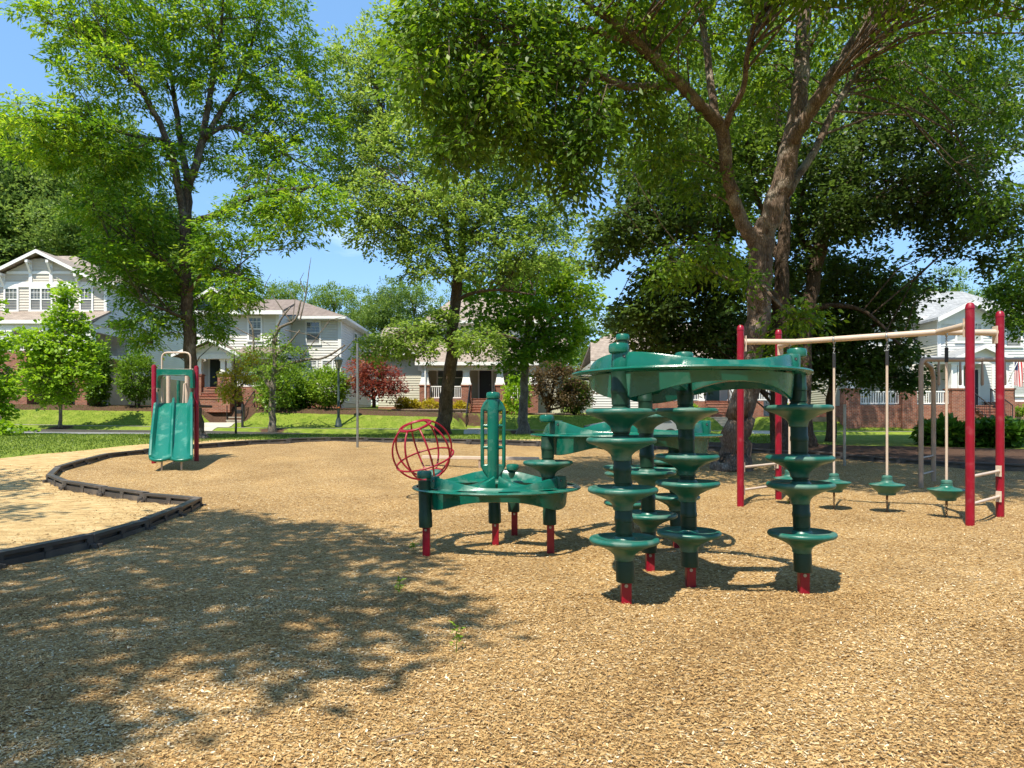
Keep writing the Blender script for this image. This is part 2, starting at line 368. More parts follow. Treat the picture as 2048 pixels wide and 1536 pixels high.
# wood chip bed
def chips_mat(name, cols, sc):
    m, N, L, P = nm(name)
    t = N.new('ShaderNodeTexCoord')
    dn = N.new('ShaderNodeTexNoise'); dn.inputs['Scale'].default_value = 9; L.new(t.outputs['Object'], dn.inputs['Vector'])
    am = N.new('ShaderNodeMixRGB'); am.inputs[0].default_value = .06; L.new(t.outputs['Object'], am.inputs[1]); L.new(dn.outputs['Color'], am.inputs[2])
    outs = []
    for k, (rot, s2) in enumerate(((.3, (sc, sc * 2.3, sc)), (1.7, (sc * 1.1, sc * 2.6, sc)))):
        mpn = N.new('ShaderNodeMapping'); mpn.inputs['Rotation'].default_value = (0, 0, rot); mpn.inputs['Scale'].default_value = s2
        L.new(am.outputs[0], mpn.inputs[0])
        v = N.new('ShaderNodeTexVoronoi'); v.inputs['Scale'].default_value = 1; L.new(mpn.outputs[0], v.inputs['Vector']); outs.append(v)
    sel = N.new('ShaderNodeTexNoise'); sel.inputs['Scale'].default_value = sc * .7; L.new(t.outputs['Object'], sel.inputs['Vector'])
    sr = ramp(N, [(.47, (0, 0, 0)), (.53, (1, 1, 1))]); L.new(sel.outputs['Fac'], sr.inputs[0])
    mx = N.new('ShaderNodeMixRGB'); L.new(sr.outputs[0], mx.inputs[0]); L.new(outs[0].outputs['Color'], mx.inputs[1]); L.new(outs[1].outputs['Color'], mx.inputs[2])
    sp = N.new('ShaderNodeSeparateColor'); L.new(mx.outputs[0], sp.inputs[0])
    r = ramp(N, cols); L.new(sp.outputs[0], r.inputs[0])
    big = N.new('ShaderNodeTexNoise'); big.inputs['Scale'].default_value = .9; big.inputs['Detail'].default_value = 6; L.new(t.outputs['Object'], big.inputs['Vector'])
    br = ramp(N, [(.28, (.80, .78, .76)), (.5, (.99, .99, .99)), (.7, (1.14, 1.14, 1.12))]); L.new(big.outputs['Fac'], br.inputs[0])
    mm = N.new('ShaderNodeMixRGB'); mm.blend_type = 'MULTIPLY'; mm.inputs[0].default_value = 1; L.new(r.outputs[0], mm.inputs[1]); L.new(br.outputs[0], mm.inputs[2])
    L.new(mm.outputs[0], P.inputs['Base Color']); P.inputs['Roughness'].default_value = .85; P.inputs['Specular IOR Level'].default_value = .2
    b = N.new('ShaderNodeBump'); b.inputs['Strength'].default_value = .7; b.inputs['Distance'].default_value = .012
    L.new(sp.outputs[1], b.inputs['Height']); L.new(b.outputs[0], P.inputs['Normal'])
    return m
M['chips'] = chips_mat('wood_chip_surface', [(0, (0.078, 0.039, 0.014)), (.22, (0.226, 0.129, 0.046)), (.6, (0.374, 0.234, 0.090)), (.85, (0.468, 0.327, 0.152)), (1, (0.592, 0.499, 0.327))], 44)
def chip_flake():
    m, N, L, P = nm('wood_chip_flakes')
    a = N.new('ShaderNodeAttribute'); a.attribute_name = 'tint'
    r = ramp(N, [(0, (0.090, 0.046, 0.019)), (.22, (0.263, 0.150, 0.054)), (.55, (0.445, 0.276, 0.109)), (.85, (0.562, 0.399, 0.190)), (1, (0.725, 0.634, 0.453))])
    L.new(a.outputs['Fac'], r.inputs[0]); L.new(r.outputs[0], P.inputs['Base Color']); P.inputs['Roughness'].default_value = .8; P.inputs['Specular IOR Level'].default_value = .2
    return m
M['flake'] = chip_flake()
def ground_mat():
    m, N, L, P = nm('lawn_and_bare_soil')
    t = N.new('ShaderNodeTexCoord')
    def noise(s, d=7, ro=.65):
        n = N.new('ShaderNodeTexNoise'); n.inputs['Scale'].default_value = s; n.inputs['Detail'].default_value = d; n.inputs['Roughness'].default_value = ro
        L.new(t.outputs['Object'], n.inputs['Vector']); return n
    g = ramp(N, [(.25, (.075, .125, .014)), (.5, (.16, .22, .025)), (.75, (.28, .30, .06))]); L.new(noise(2.2, 10, .75).outputs['Fac'], g.inputs[0])
    dry = ramp(N, [(.55, (0, 0, 0)), (.72, (1, 1, 1))]); L.new(noise(.8, 9, .7).outputs['Fac'], dry.inputs[0])
    gm = N.new('ShaderNodeMixRGB'); gm.inputs[2].default_value = (.36, .30, .13, 1); dm = N.new('ShaderNodeMath'); dm.operation = 'MULTIPLY'; dm.inputs[1].default_value = .28
    L.new(dry.outputs[0], dm.inputs[0]); L.new(dm.outputs[0], gm.inputs[0]); L.new(g.outputs[0], gm.inputs[1])
    d = ramp(N, [(.26, (.14, .08, .04)), (.38, (.33, .21, .095)), (.5, (.50, .35, .16)), (.6, (.62, .47, .25)), (.72, (.40, .26, .12))])
    mpn = N.new('ShaderNodeMapping'); mpn.inputs['Scale'].default_value = (1, 2.2, 1); L.new(t.outputs['Object'], mpn.inputs[0])
    dn = noise(2.6, 14, .8); L.new(mpn.outputs[0], dn.inputs['Vector']); L.new(dn.outputs['Fac'], d.inputs[0])
    mu = ramp(N, [(.3, (.045, .026, .018)), (.7, (.13, .075, .048))]); L.new(noise(14, 6, .7).outputs['Fac'], mu.inputs[0])
    fine = noise(3.5, 9, .75)
    def mask(attr, a, b):
        at = N.new('ShaderNodeAttribute'); at.attribute_name = attr
        ad = N.new('ShaderNodeMath'); ad.operation = 'ADD'; L.new(at.outputs['Fac'], ad.inputs[0])
        sb = N.new('ShaderNodeMath'); sb.operation = 'MULTIPLY_ADD'; sb.inputs[1].default_value = 1.1; sb.inputs[2].default_value = -.55
        L.new(fine.outputs['Fac'], sb.inputs[0]); L.new(sb.outputs[0], ad.inputs[1])
        r = ramp(N, [(a, (0, 0, 0)), (b, (1, 1, 1))]); L.new(ad.outputs[0], r.inputs[0]); return r
    m1 = N.new('ShaderNodeMixRGB'); L.new(mask('dirt', .42, .58).outputs[0], m1.inputs[0]); L.new(gm.outputs[0], m1.inputs[1]); L.new(d.outputs[0], m1.inputs[2])
    m2 = N.new('ShaderNodeMixRGB'); L.new(mask('mulch', .42, .58).outputs[0], m2.inputs[0]); L.new(m1.outputs[0], m2.inputs[1]); L.new(mu.outputs[0], m2.inputs[2])
    L.new(m2.outputs[0], P.inputs['Base Color']); P.inputs['Roughness'].default_value = .95; P.inputs['Specular IOR Level'].default_value = .15
    b = N.new('ShaderNodeBump'); b.inputs['Strength'].default_value = .8; b.inputs['Distance'].default_value = .05
    L.new(noise(22, 8, .7).outputs['Fac'], b.inputs['Height']); L.new(b.outputs[0], P.inputs['Normal'])
    return m
M['ground'] = ground_mat()
# ============================================================ ground, road, pavement
LEFT = [G(0, 1132), G(69, 1123), G(218, 1083), G(321, 1049), G(397, 1011), G(374, 1007), G(315, 1005), G(256, 996), G(190, 987), G(130, 977), G(99, 963),
        G(115, 946), G(160, 932), G(190, 923), G(222, 915), G(290, 908), G(400, 897), G(500, 889), G(597, 885), G(680, 883)]
RIGHT = [G(760, 883), G(900, 886), G(1000, 889), G(1080, 892), G(1280, 898), G(1430, 902), G(1492, 905), G(1670, 917), G(1807, 928), G(1893, 935), G(2009, 941)]
near_left = [Vector((-4.9, 1.5, 0)), Vector((-4.75, 4.0, 0))]
far_right = [Vector((13.5, 14.2, 0)), Vector((16, 12.0, 0)), Vector((18, 9, 0))]
ll = near_left + LEFT; rr = RIGHT + far_right
ly = [-4] + [p.y for p in ll]; lx = [-4.9] + [p.x for p in ll]
for i in range(1, len(ly)): ly[i] = max(ly[i], ly[i - 1] + 1e-3)
ry = [p.y for p in rr][::-1] + [max(p.y for p in ll + rr)]; rx = [p.x for p in rr][::-1] + [LEFT[-1].x]
o_ = np.argsort(ry, kind='stable'); ry = list(np.array(ry)[o_]); rx = list(np.array(rx)[o_])
YTOP = ly[-1]
def xl(y): return np.interp(y, ly, lx)
def xr(y): return np.interp(y, ry, rx)

def sheet(xs, ys, dz=0):
    X, Y = np.meshgrid(xs, ys); Z = gz(X, Y) + dz
    V = np.stack([X, Y, Z], -1).reshape(-1, 3); n = len(xs); m = len(ys)
    i = np.arange(n - 1)[None, :] + np.arange(m - 1)[:, None] * n
    return V, np.stack([i, i + 1, i + 1 + n, i + n], -1).reshape(-1, 4)
xs = np.concatenate([np.linspace(-600, -62, 20), np.linspace(-60, -16, 80), np.arange(-15.8, 15.8, .22), np.linspace(16, 60, 80), np.linspace(62, 600, 20)])
ys = np.concatenate([np.linspace(-200, -8, 16), np.arange(-6, 6, .5), np.arange(6, 28, .22), np.arange(28, 44.4, .12), np.linspace(44.6, 80, 40), np.linspace(85, 700, 24)])
V, Fq = sheet(xs, ys, 0)
x, y = V[:, 0], V[:, 1]
inside = (y < YTOP) & (x > xl(y)) & (x < xr(y))
V[:, 2] -= np.where(inside, .05, 0)
# bare soil on the left of the bed and along its outside
dl = xl(np.minimum(y, YTOP)) - x
grass_edge = np.interp(x, [-40, -16, -12.8, -12.0, -11.4, -8, -5], [13.2, 15.0, 16.8, 19.5, 22.5, 24.0, 24.6])
dirt = 1 - np.clip((y - (grass_edge - .7)) / 1.6, 0, 1)
dirt = np.maximum(dirt, np.where(x > -11.2, .8 - np.clip((y - (np.interp(x, [-9, -5, 0, 6], [24.2, 24.6, 24.4, 22]) - .3)) / 1.0, 0, 1), 0))
dirt = np.where(x > 3, np.minimum(dirt, .35), dirt)
dirt = np.where((y > 34.4) & (y < 43), .06, dirt)
mulch = np.where((x > 2.5) & (y > 10), 1 - np.clip((y - np.interp(x, [2, 6, 12, 18], [23.2, 22.6, 20.4, 19.0])) / 1.2, 0, 1), 0)
mulch = np.where((x > 3.0) & (y < 27), mulch, 0) * np.clip((x - 2.5) / 2, 0, 1)
# mulched beds along the houses
bed = np.where((y > 39.0) & (y < 45) & (x < -3), .75, 0) + np.where((y > 40.8) & (y < 46) & (x > -3), .6, 0)
mulch = np.maximum(mulch, bed)
# worn mulch rings under trees
for (tx, ty, tr) in ((-11.0, 25, 1.6), (-2.7, 28, 1.3), (.5, 35.3, 1.1), (-11.9, 35.3, 1.2), (-22.4, 35.3, 1.0)):
    mulch = np.maximum(mulch, np.clip(1.1 - np.hypot(x - tx, y - ty) / tr, 0, 1) * .9)
ground = put('ground', np_mesh('ground', V, Fq, M['ground'], {'dirt': dirt, 'mulch': mulch}, True))
tag(ground, 'lawn with bare sandy soil and mulch around the playground', 'ground', kind='structure')

def strip(rowsy, fx0, fx1, n, dz, fz=None):
    V = []
    for yy in rowsy:
        a, b = float(fx0(yy)), float(fx1(yy))
        X = np.linspace(a, b, n); V.append(np.stack([X, np.full(n, yy), (fz or gz)(X, np.full(n, yy)) + dz], -1))
    V = np.concatenate(V); m = len(rowsy)
    i = np.arange(n - 1)[None, :] + np.arange(m - 1)[:, None] * n
    return V, np.stack([i, i + 1, i + 1 + n, i + n], -1).reshape(-1, 4)
rows = sorted(set([-4, 0, 3] + list(np.arange(1.9, 12, .07)) + list(np.arange(12, YTOP, .25)) + [v for v in ly if -4 < v < YTOP] + [YTOP - .01]))
V, Fq = strip(rows, xl, xr, 300, .004)
# the loose chips lie in low heaps and hollows
V[:, 2] += .018 * np.sin(V[:, 0] * 2.1 + 1.3 * np.sin(V[:, 1] * .9)) * np.sin(V[:, 1] * 1.7 + .8) + .012 * np.sin(V[:, 0] * 5.3 + V[:, 1] * 2.2)
bedo = put('playground_surface', np_mesh('playground_surface', V, Fq, M['chips'], None, True))
tag(bedo, 'tan wood chip playground surface inside the black border', 'wood chips', kind='structure')

# loose flakes lying on the near part of the bed
def flakes(n, d0, d1, pw, smin, smax):
    u = rng.random(n); d = (d0 ** pw + u * (d1 ** pw - d0 ** pw)) ** (1 / pw)
    x = (rng.random(n) - .5) * 1.62 * d
    k = (x > xl(d) + .08) & (x < xr(d)); x, d = x[k], d[k]; n = len(x)
    z = gz(x, d) + .004 + .018 * np.sin(x * 2.1 + 1.3 * np.sin(d * .9)) * np.sin(d * 1.7 + .8) + .012 * np.sin(x * 5.3 + d * 2.2)
    L = smin + (smax - smin) * rng.random(n) ** 2.2; w = L * (.16 + .26 * rng.random(n))
    a = rng.random(n) * 2 * np.pi; tilt = rng.normal(0, .2, n); roll = rng.normal(0, .33, n)
    e1 = np.stack([np.cos(a) * np.cos(tilt), np.sin(a) * np.cos(tilt), np.sin(tilt)], -1)
    e2 = np.stack([-np.sin(a) * np.cos(roll), np.cos(a) * np.cos(roll), np.sin(roll)], -1)
    c = np.stack([x, d, z + .003 + .008 * rng.random(n) + np.abs(np.sin(tilt)) * L * .4], -1)
    e1 *= (L / 2)[:, None]; e2 *= (w / 2)[:, None]; j = lambda: (.55 + .45 * rng.random(n))[:, None]
    V = np.stack([c - e1 - e2 * j(), c + e1 * j() - e2, c + e1 + e2 * j(), c - e1 * j() + e2], 1).reshape(-1, 3)
    patch = .11 * np.sin(x * 1.7 + 2 * np.sin(d * .8)) * np.sin(d * 1.3 - x * .6) + .06 * np.sin(x * 4.1 - d * 3.3)
    return V, np.clip(rng.normal(.53, .23, n) + patch, 0, 1).repeat(4)
def litter(n):
    d = 7 + 9 * rng.random(n); x = xl(d) - .05 - np.abs(rng.normal(0, .8, n)); z = gz(x, d) + .006
    L = .012 + .03 * rng.random(n); w = L * .3; a = rng.random(n) * 6.28
    e1 = np.stack([np.cos(a), np.sin(a), rng.normal(0, .2, n)], -1) * L[:, None] / 2; e2 = np.stack([-np.sin(a), np.cos(a), rng.normal(0, .2, n)], -1) * w[:, None] / 2; c = np.stack([x, d, z], -1)
    return np.stack([c - e1 - e2, c + e1 - e2, c + e1 + e2, c - e1 + e2], 1).reshape(-1, 3), np.clip(rng.normal(.35, .25, n), 0, 1).repeat(4)
parts = [litter(3000), flakes(240000, 2.3, 5.4, 1.5, .008, .025), flakes(150000, 5.2, 12, 1.25, .011, .030), flakes(900, 2.3, 8, 1.5, .025, .045)]
V = np.concatenate([p[0] for p in parts]); tint = np.concatenate([p[1] for p in parts])
fl = put('wood_chip_flakes', np_mesh('wood_chip_flakes', V, np.arange(len(V)).reshape(-1, 4), M['flake'], {'tint': tint}))
tag(fl, 'loose pale wood chip flakes scattered over the playground surface', 'wood chips', kind='stuff')

# street, kerb, pavement, walks
xx = np.linspace(-70, 70, 260)
def band(name, y0, y1, n, dz, m, label, cat, zf=None, th=0):
    yy = np.linspace(y0, y1, n); X, Y = np.meshgrid(xx, yy)
    Z = (zf(X, Y) if zf else gz(X, Y)) + dz
    V = np.stack([X, Y, Z], -1).reshape(-1, 3); k = len(xx)
    i = np.arange(k - 1)[None, :] + np.arange(n - 1)[:, None] * k
    Fq = np.stack([i, i + 1, i + 1 + k, i + k], -1).reshape(-1, 4)
    if th:
        nv = len(V); V = np.concatenate([V, V - [0, 0, th]])
        e0 = np.stack([np.arange(k - 1), np.arange(k - 1) + nv, np.arange(1, k) + nv, np.arange(1, k)], -1)
        o2 = (n - 1) * k; e1 = np.stack([np.arange(k - 1) + o2, np.arange(1, k) + o2, np.arange(1, k) + o2 + nv, np.arange(k - 1) + o2 + nv], -1)
        Fq = np.concatenate([Fq, e0[:, ::-1], e1])
    o = put(name, np_mesh(name, V, Fq, m, None, False)); tag(o, label, cat, kind='structure'); return o
band('road', 30.1, 34.45, 14, .012, M['asphalt'], 'grey asphalt street between playground and houses', 'road')
band('kerb', 34.45, 34.65, 2, .13, M['concrete'], 'pale concrete kerb on the house side of the street', 'kerb', lambda X, Y: zroad(X), .3)
band('sidewalk', 35.8, 36.9, 5, .02, M['concrete'], 'pale concrete sidewalk in front of the houses', 'sidewalk', lambda X, Y: zwalk(X), .12)
def walk(name, x0, x1, y0, y1, label):
    n = 14; yy = np.linspace(y0, y1, n); b = MB()
    for a, c in zip(yy[:-1], yy[1:]):
        b.slab([(x0, a, g1(x0, a) + .03), (x1, a, g1(x1, a) + .03), (x1, c, g1(x1, c) + .03), (x0, c, g1(x0, c) + .03)], .1)
    tag(b.build(name, M['concrete']), label, 'path', kind='structure')
walk('path', -16.4, -14.8, 34.65, 39.3, 'short concrete path from kerb to steps of cream house')
walk('path', -2.4, -1.15, 34.65, 40.6, 'short concrete path below the brick steps of middle house')
walk('path', 11.9, 13.3, 34.65, 40.7, 'concrete path below steps of house behind big tree')

# ============================================================ border timbers (one object each)
def timber_mesh():
    b = MB(); L = 1.2
    b.box(-L / 2, L / 2, -.055, .055, .15, .2); b.box(-L / 2 + .02, L / 2 - .02, -.012, .012, -.1, .149)  # second box: inner plate added to keep light out of the slots
    for s in (-1, 1):
        y0, y1 = (.03, .05) if s > 0 else (-.05, -.03)
        b.box(-L / 2, L / 2, y0, y1, -.1, .09)
        for (a, c) in ((-L / 2, -L / 2 + .09), (-.05, .05), (L / 2 - .09, L / 2)):
            b.box(a, c, y0 - (.006 if s < 0 else 0), y1 + (.006 if s > 0 else 0), .09, .15)
            b.box(a + .01, c - .01, y1 if s > 0 else y0 - .012, y1 + .012 if s > 0 else y0, -.1, .088)
        for (a, c) in ((-L / 2 + .09, -.05), (.05, L / 2 - .09)):
            b.box(a, c, y0 + .004, y1 - .004, .146, .152)
    for sx in (-1, 1):                                     # spike loops at the joints
        b.tube([(sx * (L / 2 - .03), -.085, -.06), (sx * (L / 2 - .03), -.085, .055)], .038, 10)
        b.tube([(sx * (L / 2 - .03), -.085, .055), (sx * (L / 2 - .03), -.085, .062)], .02, 8)
        b.box(sx * L / 2 - .012, sx * L / 2 + .012, -.03, .03, -.1, .15)
    return b
tb = timber_mesh()
tb.v = [(v[0], v[1], v[2] * .72 if v[2] > 0 else v[2]) for v in tb.v]
t_me = tb.mesh('border_timber', M['timber'])
def timbers(pts, where, flip=False):
    pts = [Vector((p.x, p.y, 0)) for p in pts]
    acc = [0]
    for a, b in zip(pts[:-1], pts[1:]): acc.append(acc[-1] + (b - a).length)
    n = max(1, round(acc[-1] / 1.24))
    def at(s):
        px = np.interp(s, acc, [p.x for p in pts]); py = np.interp(s, acc, [p.y for p in pts]); return Vector((px, py, g1(px, py)))
    for k in range(n):
        a, b = at(acc[-1] * k / n), at(acc[-1] * (k + 1) / n)
        if flip: a, b = b, a
        c = (a + b) / 2; d = b - a
        o = put('border_timber', t_me); o.location = c; o.location.z += random.uniform(-.02, .008)
        o.rotation_euler = (random.uniform(-.03, .03), -math.atan2(d.z, math.hypot(d.x, d.y)), math.atan2(d.y, d.x))
        o.scale = (d.length / 1.2, 1, 1)
        w = where(k, n)
        tag(o, w, 'border timber', 'black border timbers round the wood chips')
kc = LEFT.index(LEFT[10])
timbers([near_left[1]] + LEFT[:5], lambda k, n: 'black border timber at near left, %s towards the camera from the corner tip' % ordinal(n - 1 - k))
timbers(LEFT[4:11], lambda k, n: 'grey-black border timber facing the bare soil, %s counted leftwards from the corner tip' % ordinal(k), flip=True)
timbers(LEFT[10:16], lambda k, n: 'black border timber left of the slide, %s counted from the sharp left corner' % ordinal(k))
timbers(LEFT[15:] + RIGHT[:4], lambda k, n: 'black border timber along the far lawn edge, %s counted rightwards from behind the slide' % ordinal(k))
timbers(RIGHT[3:7], lambda k, n: 'black border timber behind the disc climber, %s counted towards the big tree' % ordinal(k))
timbers(RIGHT[6:] + far_right[:1], lambda k, n: 'shaded black border timber right of the big tree trunk, %s one rightwards' % ordinal(k))

# ============================================================ grass blades on the lawn seen from the playground
def blades(n, sampler, h0, h1):
    x, y, den = sampler(n); n = len(x); z = gz(x, y)
    a = rng.random(n) * 2 * np.pi; h = h0 + (h1 - h0) * rng.random(n) ** 1.5; w = .012 + .012 * rng.random(n)
    lean = rng.normal(0, .35, (n, 2))
    side = np.stack([np.cos(a), np.sin(a), 0 * a], -1) * w[:, None]
    p = np.stack([x, y, z - .01], -1); tip = p + np.stack([lean[:, 0] * h, lean[:, 1] * h, h], -1)
    V = np.stack([p - side, p + side, tip + side * .15, tip - side * .15], 1).reshape(-1, 3)
    return V, np.clip(rng.normal(.5, .25, n), 0, 1).repeat(4)
def s_far(n):
    y = 14 + 15.5 * rng.random(n) ** .8; x = -26 + 36 * rng.random(n)
    ge = np.interp(x, [-40, -16, -12.8, -12.0, -11.4, -8, -5, 0, 6, 12], [13.2, 15.0, 16.8, 19.5, 22.5, 24.0, 24.6, 24.3, 23.4, 21])
    nz = np.sin(x * 1.7 + np.sin(y * 1.3) * 2) * .35 + rng.normal(0, .3, n)
    k = (y > ge + nz) & (np.abs(x) < y * .76); return x[k], y[k], None
def s_bank(n):
    y = 37.0 + 2.9 * rng.random(n); x = -30 + 62 * rng.random(n); k = np.ones(n, bool)
    for xc, hw, ye, lev in CUTS: k &= np.abs(x - xc) > hw + .1
    return x[k], y[k], None
A = blades(110000, s_far, .02, .065); B = blades(36000, s_bank, .02, .055)
V = np.concatenate([A[0], B[0]]); tint = np.concatenate([A[1], B[1]])
gr = put('grass', np_mesh('grass', V, np.arange(len(V)).reshape(-1, 4), M['grassblade'], {'tint': tint}))
tag(gr, 'short green lawn grass around the playground and up the bank', 'grass', kind='stuff')
# ============================================================ ring deck climber with disc posts
def deck_mb(R0, z0, pa, hmax=.17, hmin=.05, arch=.11, lean=(0, 0), n=144, nh=12, hexp=2.2):
    """ring deck about the origin: wall, flange with pockets, arched skirt; returns (ring, arms)"""
    b = MB(); N = n
    prof_n = 15; vs = []
    for i in range(N):
        th = 2 * math.pi * i / N
        c = abs(math.cos(1.5 * (th - pa)))                    # 1 at posts, 0 between
        e = c ** 3.2
        h = hmin + (hmax - hmin) * c ** hexp
        sk = -.082 - arch * e                            # skirt bottom
        ro = R0 + .012 * math.cos(3 * (th - pa))
        P = [(ro - .004, sk), (ro + .012, -.014), (ro + .018, -.012), (ro + .10, -.012), (ro + .135, -.009), (ro + .147, .002), (ro + .141, .014), (ro + .10, .019),
             (ro + .018, .02), (ro + .008, .028), (ro - .002, h - .014), (ro - .008, h - .003), (ro - .016, h), (ro - .026, h - .008), (ro - .05, .03),
             (ro - .08, .012), (ro - .095, .012), (ro - .104, 0), (ro - .095, -.02), (ro - .07, -.026), (ro - .03, sk + .004), (ro - .016, sk - .004)]
        prof_n = len(P)
        for (r, z) in P: vs.append((r * math.cos(th), r * math.sin(th), z0 + z))
    fs = []
    per = N // nh
    for i in range(N):
        hole = (i % per) in range(1, 1 + per // 2)
        for k in range(prof_n):
            k2 = (k + 1) % prof_n; i2 = (i + 1) % N
            if hole and k in (2, 7): continue                  # open pockets in the flange
            fs.append((i * prof_n + k, i2 * prof_n + k, i2 * prof_n + k2, i * prof_n + k2))
    b.add(vs, fs)
    arms = MB()
    for q in range(3):
        a = pa + q * 2 * math.pi / 3; d = Vector((math.cos(a), math.sin(a), 0)); s = Vector((-d.y, d.x, 0))
        m = 14; ring = []
        for i in range(m + 1):
            t = i / m; r = .05 + (R0 - .09) * t
            top = .03 + (hmax - .04) * abs(2 * t - 1) ** 2.2 * (.9 if t < .5 else .35)
            bot = -.05 - .07 * abs(2 * t - 1) ** 2
            w = .045 + .02 * math.sin(math.pi * t)
            base = d * r + Vector((0, 0, z0))
            ring.append([base - s * w + Vector((0, 0, bot)), base + s * w + Vector((0, 0, bot)), base + s * (w + .02) + Vector((0, 0, .0)), base + s * w + Vector((0, 0, top - .01)),
                         base + s * (w - .02) + Vector((0, 0, top)), base + s * (w - .035) + Vector((0, 0, .0)), base - s * (w - .035) + Vector((0, 0, .0)), base - s * (w - .02) + Vector((0, 0, top)), base - s * w + Vector((0, 0, top - .01)), base - s * (w + .02)])
        k = len(ring[0]); vs = [p for r_ in ring for p in r_]
        fs = [(i * k + j, i * k + (j + 1) % k, (i + 1) * k + (j + 1) % k, (i + 1) * k + j) for i in range(m) for j in range(k)]
        fs += [tuple(range(k))[::-1], tuple(range(m * k, m * k + k))]
        arms.add(vs, fs)
    return b, arms
LEAN = (-.028, 0)
climb = thing('disc_climber', 'large green plastic climber with ring decks, disc posts and red feet', 'climber', (1.0, 6.5, 0))
cx0, cy0 = 1.0, 6.5
def lean_pt(p, z): return (p[0] + LEAN[0] * z, p[1] + LEAN[1] * z)
disc_prof = [(.064, -.150), (.069, -.146), (.071, -.125), (.078, -.108), (.100, -.086), (.150, -.058), (.203, -.036), (.236, -.026), (.246, -.020), (.252, -.008), (.250, .004), (.242, .013), (.228, .017), (.212, .015), (.198, .007), (.11, .002), (.08, .006), (.066, .024)]
def cap_part(x, y, z, parent):
    MB().lathe([(.062, -.02), (.072, -.012), (.074, 0), (.074, .032), (.066, .048), (.045, .054), (0, .055)], (x, y, z), 20).build('post_cap', M['teal'], parent, 'yes', True)
def post(px, py, ztop, discs, zfoot=.16, thick=.063, name='post'):
    g = G(px, py); x, y = g.x, g.y
    b = MB()
    joints = sorted([zfoot] + [zd + .03 for zd in discs])
    prof = [(thick, zfoot), (thick + .004, zfoot + .004), (thick + .004, zfoot + .14), (thick, zfoot + .15)]
    for zd in discs:
        prof += [(thick, zd + .032), (thick - .006, zd + .036), (thick - .006, zd + .042), (thick, zd + .046), (thick, zd + .125), (thick + .004, zd + .13), (thick + .004, zd + .16), (thick, zd + .166)] if zd + .17 < ztop else []
    prof += [(thick, ztop)]
    prof.sort(key=lambda q: q[1])
    b.lathe(prof, (x, y, 0), 22, LEAN)
    o = b.build(name, M['teal_dark'], climb, 'yes', True)
    f = MB(); s = .036
    f.box(x - s, x + s, y - s, y + s, -.08, zfoot + .02)
    f.build('foot', M['red'], o, False, True, .006)
    bl = MB(); bl.lathe([(.009, 0), (.012, .002), (0, .004)], (0, 0, 0), 8)
    w = MB(); ang = -.2
    w.tube([(x - .004, y - s - .006, zfoot - .022), (x - .004, y - s + .002, zfoot - .022)], .013, 10)
    w.build('bolt', M['steel'], o, False, True)
    for zd in discs:
        lx_, ly_ = lean_pt((x, y), zd)
        MB().lathe(disc_prof, (lx_, ly_, zd), 48).build('disc', M['disc'], o, 'yes', True)
    return (x, y), o
def deck(c, R0, z0, pa, **k):
    a, ar = deck_mb(R0, z0, pa, **k)
    for b in (a, ar): b.v = [(v[0] + c[0] + LEAN[0] * z0, v[1] + c[1] + LEAN[1] * z0, v[2]) for v in b.v]
    o = a.build('ring_deck', M['teal'], climb, 'yes', True)
    hm_ = k.get('hmax', .17)
    for q in range(3):                              # moulded collars at the posts; black boxes paint the shade of bolt recesses
        an = pa + q * 2 * math.pi / 3; px_, py__ = c[0] + LEAN[0] * z0 + R0 * math.cos(an), c[1] + LEAN[1] * z0 + R0 * math.sin(an)
        MB().lathe([(.066, .02), (.067, hm_ - .01), (.062, hm_ + .005)], (px_, py__, z0), 22).build('post_collar', M['teal'], o, 'yes', True)
        fx_, fy_ = px_ + .01, py__ - .066
        MB().box(fx_ - .01, fx_ + .01, fy_ - .001, fy_ + .01, z0 + hm_ - .044, z0 + hm_ - .024).build('recess_shade_box', M['rubber'], o, False, True)
        MB().tube([(fx_ + .002, fy_ - .004, z0 + hm_ - .036), (fx_ + .002, fy_, z0 + hm_ - .036)], .0045, 8).build('bolt', M['steel'], o, False, True)
    ar.build('deck_arms', M['teal'], o, 'yes', True)
    return o
# low ring deck on the left
zl = .63
pL, oL = post(853, 1109, zl + .10, [], .27); pF, oF = post(991, 1091, zl + .02, [], .24); pB, oB = post(1029, 1072, zl + .10, [], .28)
pR, oR = post(1101, 1105, 1.16, [.905], .28)
cl = ((pL[0] + pB[0] + pR[0]) / 3, (pL[1] + pB[1] + pR[1]) / 3)
RL = sum(math.dist(cl, p) for p in (pL, pB, pR)) / 3
deck(cl, RL, zl, math.atan2(pL[1] - cl[1], pL[0] - cl[0]), hmax=.135)
for p in (pL, pB): q = lean_pt(p, zl + .16); cap_part(q[0], q[1], zl + .145, climb)
# ladder tower on the low deck
tx, ty = lean_pt(pF, .9); tw = MB(); zb, zt = .76, 1.565
tw.lathe([(.060, zb - .05), (.062, zb), (.062, zt - .02), (.056, zt)], (tx, ty, 0), 24)
for s in (-1, 1):
    tw.tube([(tx + s * .03, ty, zb - .045), (tx + s * .085, ty, zb + .025), (tx + s * .114, ty, zb + .085), (tx + s * .114, ty, zt - .12), (tx + s * .085, ty, zt - .06), (tx + s * .03, ty, zt + .0)], .02, 10)
    for z in (zb + .085, 1.04, 1.27, zt - .125): tw.tube([(tx + s * .05, ty, z), (tx + s * .085, ty, z), (tx + s * .114, ty, z)], [.026, .017, .019], 10)
    for (za, zc, ze) in ((zb - .02, zb + .05, zb + .09), (zt - .02, zt - .1, zt - .12)):
        tw.prism([(tx + s * .03, ty - .02, za), (tx + s * .112, ty - .02, zc), (tx + s * .112, ty - .02, ze), (tx + s * .03, ty - .02, ze)], (0, .04, 0))
